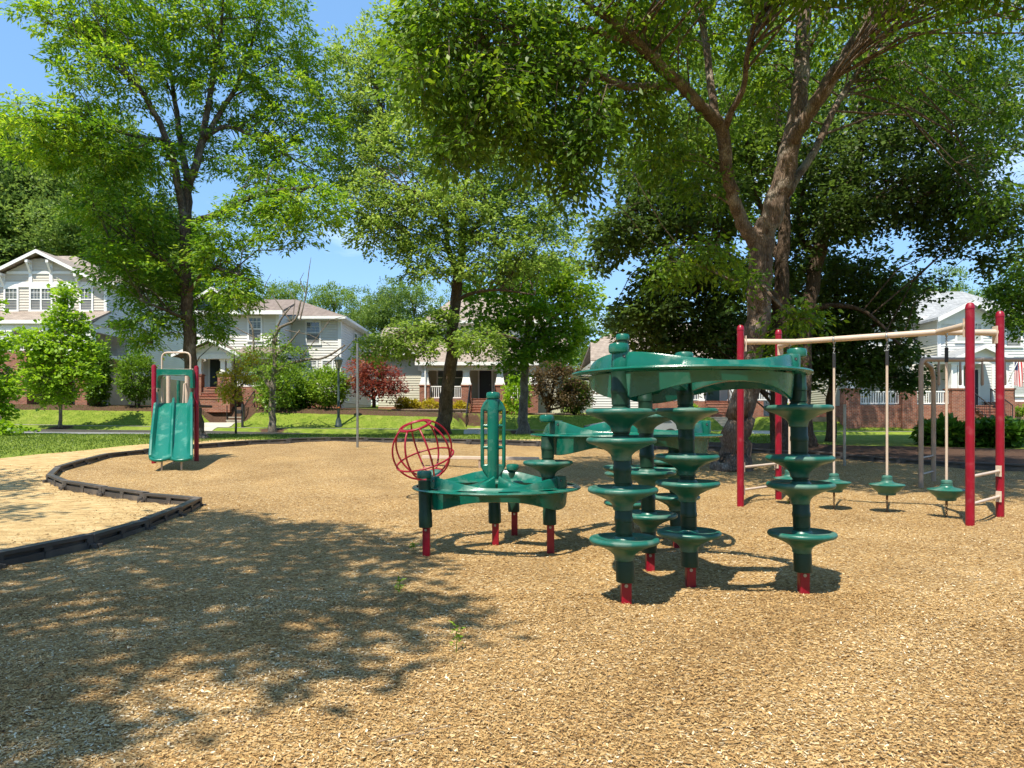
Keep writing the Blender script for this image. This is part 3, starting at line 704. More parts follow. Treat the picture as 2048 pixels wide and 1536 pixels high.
for s in (-1, 1):                                               # the same rails fore and aft
    tw.tube([(tx, ty + s * .03, zb - .045), (tx, ty + s * .085, zb + .025), (tx, ty + s * .114, zb + .085), (tx, ty + s * .114, zt - .12), (tx, ty + s * .085, zt - .06), (tx, ty + s * .03, zt)], .013, 10) if s > 0 else None
two = tw.build('ladder_tower', M['teal'], climb, 'yes', True)
cap_part(tx, ty, zt + .01, two)
# middle ring deck behind
zm = 1.17
Q1x, Q1y = 1.215, 7.75
def post_at(x, y, ztop, discs, zfoot=.16):
    d = y; px = x / d * F + 1024; py = HZ + EYE / d * F
    return post(px, py, ztop, discs, zfoot)
pQ1, oQ1 = post_at(1.26, 7.7, 2.2, [.82, .44])
pQ2, oQ2 = post(1354, 1094, zm, [.90, .53, .86 - .03])
cmx, cmy = 1.235, 7.62
RM = .86
deck((cmx, cmy), RM, zm, math.atan2(pR[1] - cmy, pR[0] - cmx - .03), hmax=.15, hmin=.045, hexp=5)
pH, oH = post_at(cmx + RM * math.cos(R(80.7)), cmy + RM * math.sin(R(80.7)), zm + .05, [.7, .35])
q = lean_pt(pR, zm + .15); cap_part(q[0] - .0, q[1], zm + .16, climb)
q = lean_pt(pH, zm + .15); cap_part(q[0], q[1], zm + .16, climb)
q = lean_pt(pQ1, 2.2); cap_part(q[0], q[1], 2.21, climb)
MB().lathe([(.07, zm - .1), (.066, zm + .1)], (q[0], q[1], 0), 20).build('post_collar', M['teal'], climb, 'yes', True)
# high ring deck on the right
zh = 1.675
p1, o1 = post(1252, 1208, zh + .02, [1.385, 1.18, .825, .465])
p2, o2 = post(1300, 1141, zh + .02, [1.36, .87, .495])
p3, o3 = post(1381, 1173, zh + .10, [1.40, 1.035, .825, .43])
p4, o4 = post(1607, 1185, zh + .02, [1.42, 1.035, .83, .455])
ch = ((p1[0] + p2[0] + p4[0]) / 3, (p1[1] + p2[1] + p4[1]) / 3)
RH = sum(math.dist(ch, p) for p in (p1, p2, p4)) / 3
deck(ch, RH, zh, math.atan2(p1[1] - ch[1], p1[0] - ch[0]), hmax=.135, hmin=.06, arch=.115)
for p in (p1, p2, p4): q = lean_pt(p, zh + .16); cap_part(q[0], q[1], zh + .145, climb)
q = lean_pt(p3, zh + .14); cap_part(q[0], q[1], zh + .135, climb)

# ============================================================ red globe spinner
gc = G(838, 1000)
gb = W(858, 938, gc.y + .2)
glob = thing('globe_spinner', 'red wire globe spinner tilted behind the low green deck', 'spinner', (gb.x, gb.y, 0))
axis = Vector((W(834, 850, gb.y) - W(857, 941, gb.y))); H_ = axis.length; axis = axis + Vector((0, -.30 * axis.length, 0)); ax = axis.normalized()
c0 = W(857, 941, gb.y); cc = c0 + axis * .46; rad = .465 * gb.y / 12.0 * 1.02
rad = (60 / F) * gb.y
b = MB(); u = ax.orthogonal().normalized(); v = ax.cross(u)
lat0, lat1 = -math.asin(min(.9, .9)), math.asin(.86)
for k in range(8):
    a = 2 * math.pi * k / 8 + .35; d = u * math.cos(a) + v * math.sin(a)
    b.tube([cc + d * (rad * math.cos(t)) + ax * (rad * math.sin(t)) for t in np.linspace(-1.12, 1.03, 22)], .0155, 8)
b.ring(cc + ax * rad * math.sin(-.35), rad * math.cos(-.35) + .014, .0155, ax, 48, 8)
b.build('cage', M['red'], glob, 'all', True)
b = MB(); b.ring(cc + ax * rad * math.sin(1.03), rad * math.cos(1.03), .019, ax, 32, 8); b.ring(cc + ax * rad * math.sin(1.03), rad * math.cos(1.03) - .04, .012, ax, 32, 8)
b.build('top_ring', M['red'], glob, 'all', True)
b = MB(); b.ring(cc + ax * rad * math.sin(-1.12), rad * math.cos(1.12), .019, ax, 32, 8); b.build('bottom_ring', M['red'], glob, 'all', True)
b = MB(); s0 = cc + ax * (rad * math.sin(-1.12))
b.tube([s0 - ax * .03, s0 - ax * .02, s0 + ax * .0, s0 + ax * .012], [.12, rad * .40, rad * .42, rad * .38], 28); b.build('seat', M['disc'], glob, 'yes', True)
b = MB(); b.tube([s0 - ax * .02, s0 - ax * .18, (s0.x + .03, s0.y, .12), (s0.x + .03, s0.y, -.2)], [.045, .045, .05, .05], 14); b.build('spindle', M['red'], glob, 'yes', True)

# ============================================================ overhead beam with hanging pods
pa_, pb_, pc_, pd_ = G(1481, 1012), G(1557, 1000), G(1940, 1051), G(2000, 1033)
ovh = thing('pod_walk', 'red post frame with tan overhead beam behind the disc climber', 'play frame', ((pa_.x + pd_.x) / 2, (pa_.y + pd_.y) / 2, 0))
posts = [(pa_, 650), (pb_, 659), (pc_, 605), (pd_, 622)]; hts = []
for g, top in posts:
    h = EYE + (HZ - top) / F * g.y; hts.append(h); r = .052
    MB().lathe([(r, -.15), (r, h - .085), (r + .004, h - .083), (r + .004, h - .066), (r, h - .05), (r * .88, h - .022), (r * .55, h - .004), (0, h)], (g.x, g.y, 0), 24).build('post', M['red'], ovh, 'yes', True)
mA, mB = (pa_ + pb_) / 2, (pc_ + pd_) / 2
dirv = (mB - mA); dirv.z = 0; dirv.normalize(); zbar = EYE + (HZ - 673) / F * ((mA.y + mB.y) / 2) - .01
e1, e2 = mA + dirv * .55, mB - dirv * .55
beam = MB(); beam.tube([Vector((e1.x, e1.y, zbar)), Vector((e2.x, e2.y, zbar))], .042, 16)
for (e, ps) in ((e1, (pa_, pb_)), (e2, (pc_, pd_))):
    for g in ps:
        mid = Vector((e.x, e.y, zbar)).lerp(Vector((g.x, g.y, zbar)), .5)
        tgt = Vector((g.x, g.y, zbar)); ins = tgt + (Vector((e.x, e.y, zbar)) - tgt).normalized() * .055
        beam.tube([Vector((e.x, e.y, zbar)) - (tgt - Vector((e.x, e.y, zbar))) * .04, mid, ins], [.042, .04, .046], 14)
        cp = tgt + (Vector((e.x, e.y, zbar)) - tgt).normalized() * .066
        n_ = (Vector((e.x, e.y, zbar)) - tgt).normalized(); s_ = Vector((-n_.y, n_.x, 0))
        beam.prism([cp - s_ * .045 + Vector((0, 0, -.15)), cp + s_ * .045 + Vector((0, 0, -.15)), cp + s_ * .045 + Vector((0, 0, .09)), cp - s_ * .045 + Vector((0, 0, .09))], n_ * .014)
bo = beam.build('overhead_beam', M['tan'], ovh, 'yes', True)
for (ga, gb2) in ((pa_, pb_), (pc_, pd_)):
    n_ = (gb2 - ga).normalized(); s_ = Vector((-n_.y, n_.x, 0))
    for z in (.27, .62):
        a, c = ga + n_ * .06, gb2 - n_ * .06; a = Vector((a.x, a.y, z)); c = Vector((c.x, c.y, z + .02))
        b = MB(); b.tube([a, c], .02, 12)
        for e_, q in ((a, -n_), (c, n_)):
            e_ = e_ - q * .008
            b.prism([e_ - s_ * .035 + Vector((0, 0, -.075)), e_ + s_ * .035 + Vector((0, 0, -.075)), e_ + s_ * .035 + Vector((0, 0, .075)), e_ - s_ * .035 + Vector((0, 0, .075))], q * .012)
        b.build('rung', M['tan'], ovh, 'yes', True)
# pods: each hangs on its own pole and chain, so each is a thing
def pod(x, y, zs, label):
    t = thing('hanging_pod', label, 'pod', (x, y, 0), 0, 'green pods hanging from the tan beam')
    b = MB(); b.lathe([(.10, -.135), (.115, -.13), (.12, -.10), (.17, -.06), (.215, -.015), (.232, 0), (.235, .012), (.225, .022), (.14, .034), (.085, .05), (.078, .06), (.074, .065), (.076, .075), (.074, .083), (.066, .087), (.066, .095), (.072, .10), (.070, .13), (.05, .143), (.02, .146)], (0, 0, zs), 40)
    b.build('pod_seat', M['disc'], t, 'yes')
    MB().tube([(0, 0, zs + .14), (0, 0, zbar - .42)], .017, 12).build('pole', M['tan'], t, 'yes')
    MB().tube([(0, 0, zbar - .42), (0, 0, zbar - .22)], .023, 12).build('sleeve', M['rubber'], t, 'yes')
    b = MB()
    for k in range(5): b.ring((0, 0, zbar - .205 + k * .036), .013, .0055, (1, 0, 0) if k % 2 else (0, 1, 0), 12, 6)
    b.ring((0, 0, zbar - .015), .052, .012, dirv, 20, 6)
    b.build('top_chain', M['steel'], t, 'all')
    b = MB(); b.tube([(0, 0, zs - .13), (0, 0, zs - .2)], .016, 8)
    for k in range(8):
        if zs - .21 - k * .03 > -.03: b.ring((0, 0, zs - .21 - k * .03), .013, .0055, (1, 0, 0) if k % 2 else (0, 1, 0), 12, 6)
    b.build('anchor_chain', M['chain'], t, 'all')
for pxx, lab in ((1579, 'green hanging pod mostly hidden behind the right disc post'), (1668, 'green hanging pod just right of the disc climber'), (1774, 'green hanging pod in the middle of the open bay'), (1893, 'green hanging pod nearest the thick front red post')):
    k = (pxx - 1024) / F
    # intersection of the view ray column with the beam line in plan
    t_ = (k * e1.y - e1.x) / (dirv.x - k * dirv.y); p = e1 + dirv * t_
    pod(p.x, p.y, EYE - ({1579: 958, 1668: 966, 1774: 971, 1893: 981}[pxx] - HZ) / F * p.y, lab)

# ============================================================ taupe ring trek at far right
ga, gb_ = G(1842, 973), G(1867, 963); 
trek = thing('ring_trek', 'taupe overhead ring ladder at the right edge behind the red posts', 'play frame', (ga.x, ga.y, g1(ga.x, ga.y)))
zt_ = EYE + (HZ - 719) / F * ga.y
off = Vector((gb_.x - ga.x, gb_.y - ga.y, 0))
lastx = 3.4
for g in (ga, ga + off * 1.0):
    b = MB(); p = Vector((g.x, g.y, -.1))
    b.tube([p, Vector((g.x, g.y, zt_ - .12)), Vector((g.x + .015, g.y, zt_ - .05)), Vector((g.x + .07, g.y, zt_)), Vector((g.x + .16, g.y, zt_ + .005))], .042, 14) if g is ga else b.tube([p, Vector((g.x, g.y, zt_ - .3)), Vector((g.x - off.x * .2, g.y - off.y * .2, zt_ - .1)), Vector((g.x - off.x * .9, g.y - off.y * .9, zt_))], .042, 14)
    b.build('post', M['tan_dark'], trek, 'yes', True)
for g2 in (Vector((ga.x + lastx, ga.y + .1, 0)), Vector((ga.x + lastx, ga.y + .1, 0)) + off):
    MB().tube([Vector((g2.x, g2.y, -.1)), Vector((g2.x, g2.y, zt_ - .1)), Vector((ga.x + lastx - .05, ga.y + .1, zt_))], .042, 14).build('post', M['tan_dark'], trek, 'yes', True)
MB().tube([Vector((ga.x + .1, ga.y, zt_)), Vector((ga.x + lastx, ga.y + .1, zt_))], .04, 14).build('top_beam', M['tan_dark'], trek, 'yes', True)
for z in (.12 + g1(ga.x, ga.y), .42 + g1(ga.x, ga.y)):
    MB().tube([Vector((ga.x, ga.y, z + .1)), Vector((ga.x + off.x, ga.y + off.y, z + .12))], .018, 10).build('rung', M['tan_dark'], trek, 'yes', True)
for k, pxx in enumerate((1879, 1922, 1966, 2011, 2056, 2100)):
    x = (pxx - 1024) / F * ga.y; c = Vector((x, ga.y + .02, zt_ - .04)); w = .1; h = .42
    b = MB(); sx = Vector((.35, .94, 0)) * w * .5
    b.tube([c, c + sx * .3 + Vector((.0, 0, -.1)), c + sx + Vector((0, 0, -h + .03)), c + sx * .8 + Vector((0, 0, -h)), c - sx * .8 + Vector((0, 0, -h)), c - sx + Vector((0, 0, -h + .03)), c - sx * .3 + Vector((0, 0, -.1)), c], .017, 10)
    b.build('hand_loop', M['tan_dark'], trek, 'yes', True)

# ============================================================ balance beam
ba, bb = G(845, 932), G(1078, 938)
bal = thing('balance_beam', 'thin tan balance beam behind the low deck and globe', 'balance beam', ((ba.x + bb.x) / 2, (ba.y + bb.y) / 2, g1((ba.x + bb.x) / 2, ba.y)))
za, zc = EYE - (917 - HZ) / F * ba.y, EYE - (921 - HZ) / F * bb.y
b = MB(); d_ = (bb - ba); d_.z = 0; d_.normalize(); s_ = Vector((-d_.y, d_.x, 0)) * .05
b.prism([Vector((ba.x, ba.y, za)) - s_, Vector((ba.x, ba.y, za)) + s_, Vector((ba.x, ba.y, za + .07)) + s_, Vector((ba.x, ba.y, za + .07)) - s_], Vector((bb.x - ba.x, bb.y - ba.y, zc - za)))
b.build('beam', M['tan'], bal, False, True, .008)
for t in (.08, .5, .97):
    p = ba.lerp(bb, t); z = za + (zc - za) * t
    MB().tube([Vector((p.x, p.y, g1(p.x, p.y) - .15)), Vector((p.x, p.y, z))], .03, 10).build('leg', M['tan_dark'], bal, 'yes', True)

# ============================================================ twin slide
sp = G(346, 940); sd_ = sp.y; s = sd_ / F; gz0 = g1(sp.x, sd_)
sl = thing('twin_slide', 'twin lane green slide with red posts and tan arch', 'slide', (sp.x, sd_, gz0))
yf = sd_; 
def SX(px, y=None): return (px - 1024) / F * (y or yf)
def SZ(py, y=None): return EYE - (py - HZ) / F * (y or yf)
plat_y = yf + 1.55
ztop, zbot = SZ(806, plat_y - .1), SZ(917, yf - .1)
# chute: cross-section swept along the fall line, narrower at the top as seen
nseg = 26; path = []
for i in range(nseg + 1):
    t = i / nseg
    y = plat_y - .05 - t * (plat_y - yf + .02)
    zz = ztop + (zbot - ztop) * (t ** 1.0 if t < .9 else t) ; zz += .05 * math.sin(t * 9) * .12
    k = min(1, t / .12); ease = 1 - (1 - k) ** 2
    zz = ztop - (ztop - zbot) * (max(0, (t - .06)) / .94) if t > .06 else ztop
    if t > .9: zz = max(zz, zbot + (1 - t) * .25)
    path.append((y, zz))
xc = SX(346); b = MB(); rows_ = []
wt = (SX(386, plat_y) - SX(313, plat_y)) / 2; wb = (SX(387) - SX(302)) / 2; xct = (SX(386, plat_y) + SX(313, plat_y)) / 2; xcb = (SX(387) + SX(302)) / 2
for i, (y, z) in enumerate(path):
    t = i / nseg; w = wt + (wb - wt) * t; x0 = xct + (xcb - xct) * t
    hw = .17 * (1 - max(0, (t - .8)) / .2 * .75) + .06 * max(0, 1 - t / .12)
    hm = .11 * (1 - max(0, (t - .82)) / .18 * .8)
    prof = [(-w, -.03), (-w - .02, hw), (-w - .005, hw + .03), (-w + .035, hw + .03), (-w + .05, hw), (-w + .10, .02), (-w + .13, 0), (-.075, 0), (-.045, .02), (-.028, hm), (-.012, hm + .02), (.012, hm + .02), (.028, hm), (.045, .02), (.075, 0),
            (w - .13, 0), (w - .10, .02), (w - .05, hw), (w - .035, hw + .03), (w + .005, hw + .03), (w + .02, hw), (w, -.03), (w - .06, -.045), (-w + .06, -.045)]
    rows_.append([(x0 + p[0], y, z + p[1]) for p in prof])
k = len(rows_[0]); vs = [p for r_ in rows_ for p in r_]
fs = [(i * k + j, (i + 1) * k + j, (i + 1) * k + (j + 1) % k, i * k + (j + 1) % k) for i in range(nseg) for j in range(k)] + [tuple(range(k)), tuple(range(nseg * k, nseg * k + k))[::-1]]
b.add(vs, fs)
# rolled exit lip with two scallops
y_e, z_e = path[-1]
for sgn in (-1, 1):
    xx0 = xcb + sgn * wb * .5
    b.tube([(xx0 - wb * .42, y_e + .0, z_e + .0), (xx0 - wb * .3, y_e - .06, z_e - .02), (xx0 - wb * .12, y_e - .09, z_e - .035), (xx0 + wb * .12, y_e - .09, z_e - .035), (xx0 + wb * .3, y_e - .06, z_e - .02), (xx0 + wb * .42, y_e, z_e)], .035, 10)
b.build('chute', M['teal_slide'], sl, 'yes', True)
# hood
b = MB(); hy = plat_y - .1; x0, x1 = SX(314, hy), SX(389, hy); zt2, zb2 = SZ(739, hy), SZ(776, hy); th = .09
arch = [(x0, zb2), (x0, zt2 - .05), (x0 + .03, zt2), (x1 - .03, zt2), (x1, zt2 - .05), (x1, zb2), (x1 - .055, zb2), (x1 - .06, zt2 - .2), (x1 - .10, zt2 - .145), (x1 - .18, zt2 - .13), (x0 + .18, zt2 - .13), (x0 + .10, zt2 - .145), (x0 + .06, zt2 - .2), (x0 + .055, zb2)]
n_ = len(arch); vs = [(p[0], hy - .10, p[1]) for p in arch] + [(p[0], hy + .06, p[1]) for p in arch]
fs = [(0, 1, 12, 13), (1, 2, 11, 12), (2, 3, 10, 11), (3, 4, 9, 10), (3, 4, 9, 10)][:3] + [(3, 4, 8, 9), (4, 5, 7, 8), (5, 6, 7)] 
fs = [(0, 1, 12, 13), (1, 2, 11, 12), (2, 3, 10, 11), (3, 9, 10), (3, 4, 8, 9), (4, 7, 8), (4, 5, 6, 7)]
fs = fs + [tuple(i + n_ for i in f)[::-1] for f in fs] + [(i, (i + 1) % n_, (i + 1) % n_ + n_, i + n_) for i in range(n_)]
b.add(vs, fs); b.build('hood', M['teal_slide'], sl, 'yes', True, .012)
# red posts, tan arch, platform, rear posts and ladder loops, legs
for (pxx, pt, pb2) in ((308, 729, 932), (393, 731, 922)):
    y = G(pxx, pb2).y; y = plat_y - .02 if pxx > 350 else plat_y - .35; x = SX(pxx, y); h = SZ(pt, y); r = .052
    MB().lathe([(r, g1(x, y) - .1), (r, h - .05), (r * .8, h - .015), (0, h)], (x, y, 0), 18).build('post', M['red'], sl, 'yes', True)
    pz = plat_y + 1.1; x2 = SX(pxx, plat_y) * 1.0 + (0.05 if pxx < 350 else -.05)
b = MB(); y = plat_y + .02; xa, xb = SX(324, y), SX(381, y); zt3 = SZ(705, y); r_ = .12
b.tube([(xa, y, ztop), (xa, y, zt3 - r_), (xa + .02, y, zt3 - .05), (xa + .06, y, zt3 - .015), (xa + r_, y, zt3), (xb - r_, y, zt3), (xb - .06, y, zt3 - .015), (xb - .02, y, zt3 - .05), (xb, y, zt3 - r_), (xb, y, ztop)], .021, 12)
b.build('hoop', M['tan'], sl, 'yes', True)
b = MB(); xa, xb = SX(308, y) + .05, SX(393, y) - .05; b.tube([(xa, y - .05, zt2 + .005), (xb, y - .05, zt2 + .005)], .014, 10); b.build('crossbar', M['tan'], sl, 'yes', True)
b = MB(); b.box(SX(312, plat_y), SX(389, plat_y), plat_y - .05, plat_y + 1.0, ztop - .09, ztop - .03); b.build('platform', M['rubber'], sl, False, True, .01)
for pxx, col, yy, top in ((337, 'tan', 1.0, 752), (374, 'tan', 1.0, 752), (357, 'teal', 1.05, 761)):
    y = plat_y + yy; x = SX(pxx, y); b = MB(); b.tube([(x, y, g1(x, y) - .1), (x, y, SZ(top, y))], .042 if col == 'teal' else .05, 12); b.build('rear_post', M[col], sl, 'yes', True)
b = MB(); y = plat_y + 1.15
for pxx in (326, 379):
    x = SX(pxx, y); b.tube([(x, y, g1(x, y) - .1), (x, y, ztop + .3), (x, y - .1, ztop + .55), (x, y - .3, ztop + .5), (x, y - .35, ztop)], .018, 10)
for z in (.3, .6, .9): b.tube([(SX(326, y), y, gz0 + z), (SX(379, y), y, gz0 + z)], .016, 8)
b.build('ladder', M['tan'], sl, 'yes', True)
for (pxx, pyy, yy) in ((323.5, 952, .05), (363, 951, .05), (347, 930, .9)):
    y = yf + yy; x = SX(pxx, y); b = MB(); zz = zbot + (.02 if yy < .5 else .55)
    b.tube([(x, y, g1(x, y) - .1), (x, y, zz)], .022, 10); b.build('leg', M['tan'], sl, 'yes', True)

# ============================================================ plain metal poles
def pole(px, py, ptop, label, r=.03):
    g = G(px, py); h = EYE + (HZ - ptop) / F * g.y
    t = thing('metal_pole', label, 'pole', (g.x, g.y, g1(g.x, g.y)))
    MB().tube([(g.x, g.y, g.z - .2), (g.x, g.y, h)], r, 12).build('shaft', M['steel'], t, 'yes', True)
    MB().lathe([(r + .003, -.02), (r + .004, .004), (r * .6, .014), (0, .016)], (g.x, g.y, h), 12).build('cap', M['steel'], t, 'yes', True)
    return t, g, h
pole(715, 895, 688, 'tall bare galvanised pole on the chips left of the globe', .036)
pole(1689, 930, 810, 'short grey metal pole among the hanging pods', .03)
# ============================================================ trees
def catmull(P, sub=4):
    P = [np.array(p, float) for p in P]
    if len(P) < 3: return P
    out = []
    for i in range(len(P) - 1):
        p0 = P[max(i - 1, 0)]; p1 = P[i]; p2 = P[i + 1]; p3 = P[min(i + 2, len(P) - 1)]
        for k in range(sub):
            t = k / sub
            out.append(.5 * ((2 * p1) + (-p0 + p2) * t + (2 * p0 - 5 * p1 + 4 * p2 - p3) * t * t + (-p0 + 3 * p1 - 3 * p2 + p3) * t ** 3))
    out.append(P[-1]); return out
def unit(v): return v / np.maximum(np.linalg.norm(v, axis=-1, keepdims=True), 1e-9)
def leaves(C, O, nl, L, Wd, spread, flat=.45, droop=.15, tint0=.5, tvar=.16, shape=.45, clump=None):
    """C spray centres, O spray directions -> leaf quads"""
    n = len(C); N = n * nl
    c = C.repeat(nl, 0); o = unit(O).repeat(nl, 0)
    up = np.array([0, 0, 1.0]); s = unit(np.cross(o, up) + rng.normal(0, .05, (N, 3))); w = np.cross(s, o)
    u = rng.random(N) * 1.5 - .75; v = rng.normal(0, .5, N) * (1 - .35 * np.abs(u)); h = rng.normal(0, flat * .5, N)
    sp = (spread * (.7 + .6 * rng.random(n))).repeat(nl)
    p = c + (o * u[:, None] + s * v[:, None] + w * h[:, None]) * sp[:, None]
    p[:, 2] -= droop * sp * (u + .7) ** 2 * .5
    d = unit(o * (.6 + .5 * rng.random((N, 1))) + s * (np.sign(v) * (.3 + .7 * rng.random(N)))[:, None] + rng.normal(0, .45, (N, 3)) + np.array([0, 0, -droop]))
    nrm = unit(np.array([0, 0, 1.0]) + rng.normal(0, .55, (N, 3)))
    sd = unit(np.cross(d, nrm)); l = (L * (.6 + .7 * rng.random(N)))[:, None]; hw = l * (Wd / L) * .5
    fold = np.cross(sd, d) * hw * .35
    V = np.stack([p, p + d * l * shape + sd * hw + fold, p + d * l, p + d * l * shape - sd * hw + fold], 1).reshape(-1, 3)
    ct = rng.normal(0, tvar * .7, n).repeat(nl)
    t = np.clip(tint0 + ct + rng.normal(0, tvar, N), 0, 1).repeat(4)
    return V, t
def build_tree(name, label, cat, base, limbs, lobes, lm, bm, nl=26, L=.13, Wd=.055, spread=.42, droop=.15, flat=.45, tvar=.16, group=None,
               twig=True, per=9, sides=10, shape=.45, crown_name='crown', bare=None, clump=.7):
    """limbs: lists of (x,y,z,r); lobes: (centre, radii, n_sprays, tint)"""
    root = thing(name, label, cat, base, 0, group)
    b = MB(); nodes = []; rads = []
    for lb in limbs:
        c = catmull([np.array(q, float) for q in lb], 4)
        wob = [np.array([0, 0, 0, 0])] + [np.append(rng.normal(0, .12, 3) * q[3], 0) for q in c[1:-1]] + [np.array([0, 0, 0, 0])]
        c = [q + w_ for q, w_ in zip(c, wob)]
        b.tube([q[:3] for q in c], [max(q[3], .004) for q in c], sides if c[0][3] > .05 else 6)
        nodes += [q[:3] for q in c]; rads += [q[3] for q in c]
    nodes = np.array(nodes); rads = np.array(rads)
    LV = []; LT = []
    thin = rads < max(rads) * .75
    nd, rd = (nodes[thin], rads[thin]) if thin.sum() > 3 else (nodes, rads)
    for (cen, rad, ns, tint) in lobes:
        cen = np.array(cen, float); rad = np.array(rad, float)
        nb = max(2, ns // per)
        q = rng.normal(size=(nb, 3)); q = unit(q) * (rng.random((nb, 1)) ** (1 / 2.2)) * .85
        T = cen + q * rad
        sub = []
        for t in T:
            dist = np.linalg.norm(nd - t, axis=1) + np.maximum(nd[:, 2] - t[2], 0) * .6
            cand = np.argsort(dist)[:10]; j = int(rng.choice(cand)); s = nd[j]; r0 = min(rd[j] * .6, .010 + .007 * dist[j], .03)
            m1 = s + (t - s) * .35 + np.array([0, 0, .12 * dist[j]]) + rng.normal(0, .05 * dist[j], 3)
            m2 = s + (t - s) * .7 + np.array([0, 0, .10 * dist[j]]) + rng.normal(0, .05 * dist[j], 3)
            if twig: b.tube([s, m1, m2, t], [max(r0, .008), max(r0 * .75, .007), max(r0 * .5, .006), .005], 5, False)
            sub += [m1, m2, t]
        sub = np.array(sub)
        q = unit(rng.normal(size=(ns, 3))) * (rng.random((ns, 1)) ** (1 / 2.6))
        C = cen + q * rad
        # sprays gather round the branch tips, leaving gaps between boughs
        D = np.linalg.norm(C[:, None] - sub[None], axis=2); j = D.argmin(1); near = sub[j]
        C = near + (C - near) * (clump + .35 * rng.random((ns, 1)))
        O = unit(C - near + .35 * (C - cen) / rad.mean() + rng.normal(0, .25, (ns, 3)) * [1, 1, .6]) * [1, 1, .55]
        O[:, 2] -= droop * .6; O = unit(O)
        if twig:
            for k in range(ns): b.tube([near[k], (near[k] + C[k]) / 2 + rng.normal(0, .03, 3), C[k] + O[k] * spread * .4], [.006, .005, .003], 3, False)
        V, t_ = leaves(C, O, nl, L, Wd, spread, flat, droop, tint, tvar, shape)
        LV.append(V); LT.append(t_)
    for x in (bare or []): b.tube(x[0], x[1], 5, False)
    b.build('trunk', bm, root, 'all', True)
    V = np.concatenate(LV); t_ = np.concatenate(LT)
    put(crown_name, np_mesh(crown_name, V, np.arange(len(V)).reshape(-1, 4), lm, {'tint': t_}), root, True)
    return root
def PL(d, pts):                             # limb given by photo pixels: (px, py, radius px, depth offset)
    out = []
    for q in pts:
        dd = d + (q[3] if len(q) > 3 else 0); w = W(q[0], q[1], dd); out.append((w.x, w.y, w.z, q[2] * d / F))
    return out
def LB(d, px, py, rx, ry, dd, rd, n, tint=.5):
    w = W(px, py, d + dd); s = (d + dd) / F
    return ((w.x, w.y, w.z), (rx * s, rd, ry * s), n, tint)
def base_of(d, px): x = (px - 1024) / F * d; return (x, d, g1(x, d))

# ---- left tree
d = 25
lim = [PL(d, q) for q in [
    [(399, 884, 19), (394, 860, 14.5), (387, 800, 12.5), (380, 700, 12), (374, 600, 11.5), (370, 500, 11), (373, 420, 10.5), (378, 360, 9.5)],
    [(371, 440, 8), (358, 380, 7.5, -.3), (347, 320, 6.5, -.6), (332, 275, 6, -1), (305, 220, 5.2, -1.4), (270, 165, 4.4, -1.8), (225, 130, 3.4, -2), (150, 95, 1.6, -2.4)],
    [(378, 365, 8), (364, 300, 6.5, .4), (356, 240, 5.5, .8), (345, 170, 4.2, 1), (330, 90, 3, 1.2), (310, 10, 2, 1.4), (300, -90, 1.2, 1.4)],
    [(377, 370, 8.5), (398, 310, 7.5, .2), (409, 260, 6.5, .2), (420, 190, 5.5, .4), (431, 120, 4.6, .6), (425, 60, 3.4, .9), (402, 5, 2.6, 1.2), (385, -120, 1.4, 1.6)],
    [(428, 140, 4, .5), (440, 70, 3.3, .4), (447, 0, 2.6, 0), (455, -110, 1.3, -.4)],
    [(405, 285, 6, .2), (440, 225, 5, .6), (478, 165, 4.4, 1.1), (500, 100, 3.4, 1.5), (522, 30, 2.4, 1.8), (545, -60, 1.2, 2)],
    [(378, 445, 7), (410, 436, 6.5, -.3), (455, 420, 5.6, -.9), (495, 398, 5, -1.3), (540, 384, 4.4, -1.7), (590, 378, 3, -2), (640, 372, 1.6, -2.4)],
    [(412, 275, 5, .1), (445, 254, 4.4, .3), (485, 262, 3.7, .6), (535, 290, 3, 1), (590, 320, 2.2, 1.3), (640, 345, 1.2, 1.5)],
    [(350, 335, 4.5, -.4), (325, 286, 3.6, -.9), (297, 285, 3, -1.4), (250, 305, 1.6, -2)],
    [(335, 280, 4, -.9), (270, 272, 3.2, -1.6), (220, 256, 2.6, -2.2), (175, 252, 2, -2.8), (80, 262, 1.2, -3.2)],
    [(371, 560, 5), (330, 520, 4, -.6), (285, 500, 3, -1.2), (220, 480, 1.6, -1.8)],
    [(374, 590, 5), (410, 545, 3.6, -.8), (450, 540, 2.6, -1.4), (500, 560, 1.4, -1.6)],
    [(376, 640, 4), (330, 620, 3, -.8), (280, 600, 1.6, -1.4)]]]
KD = 1.5
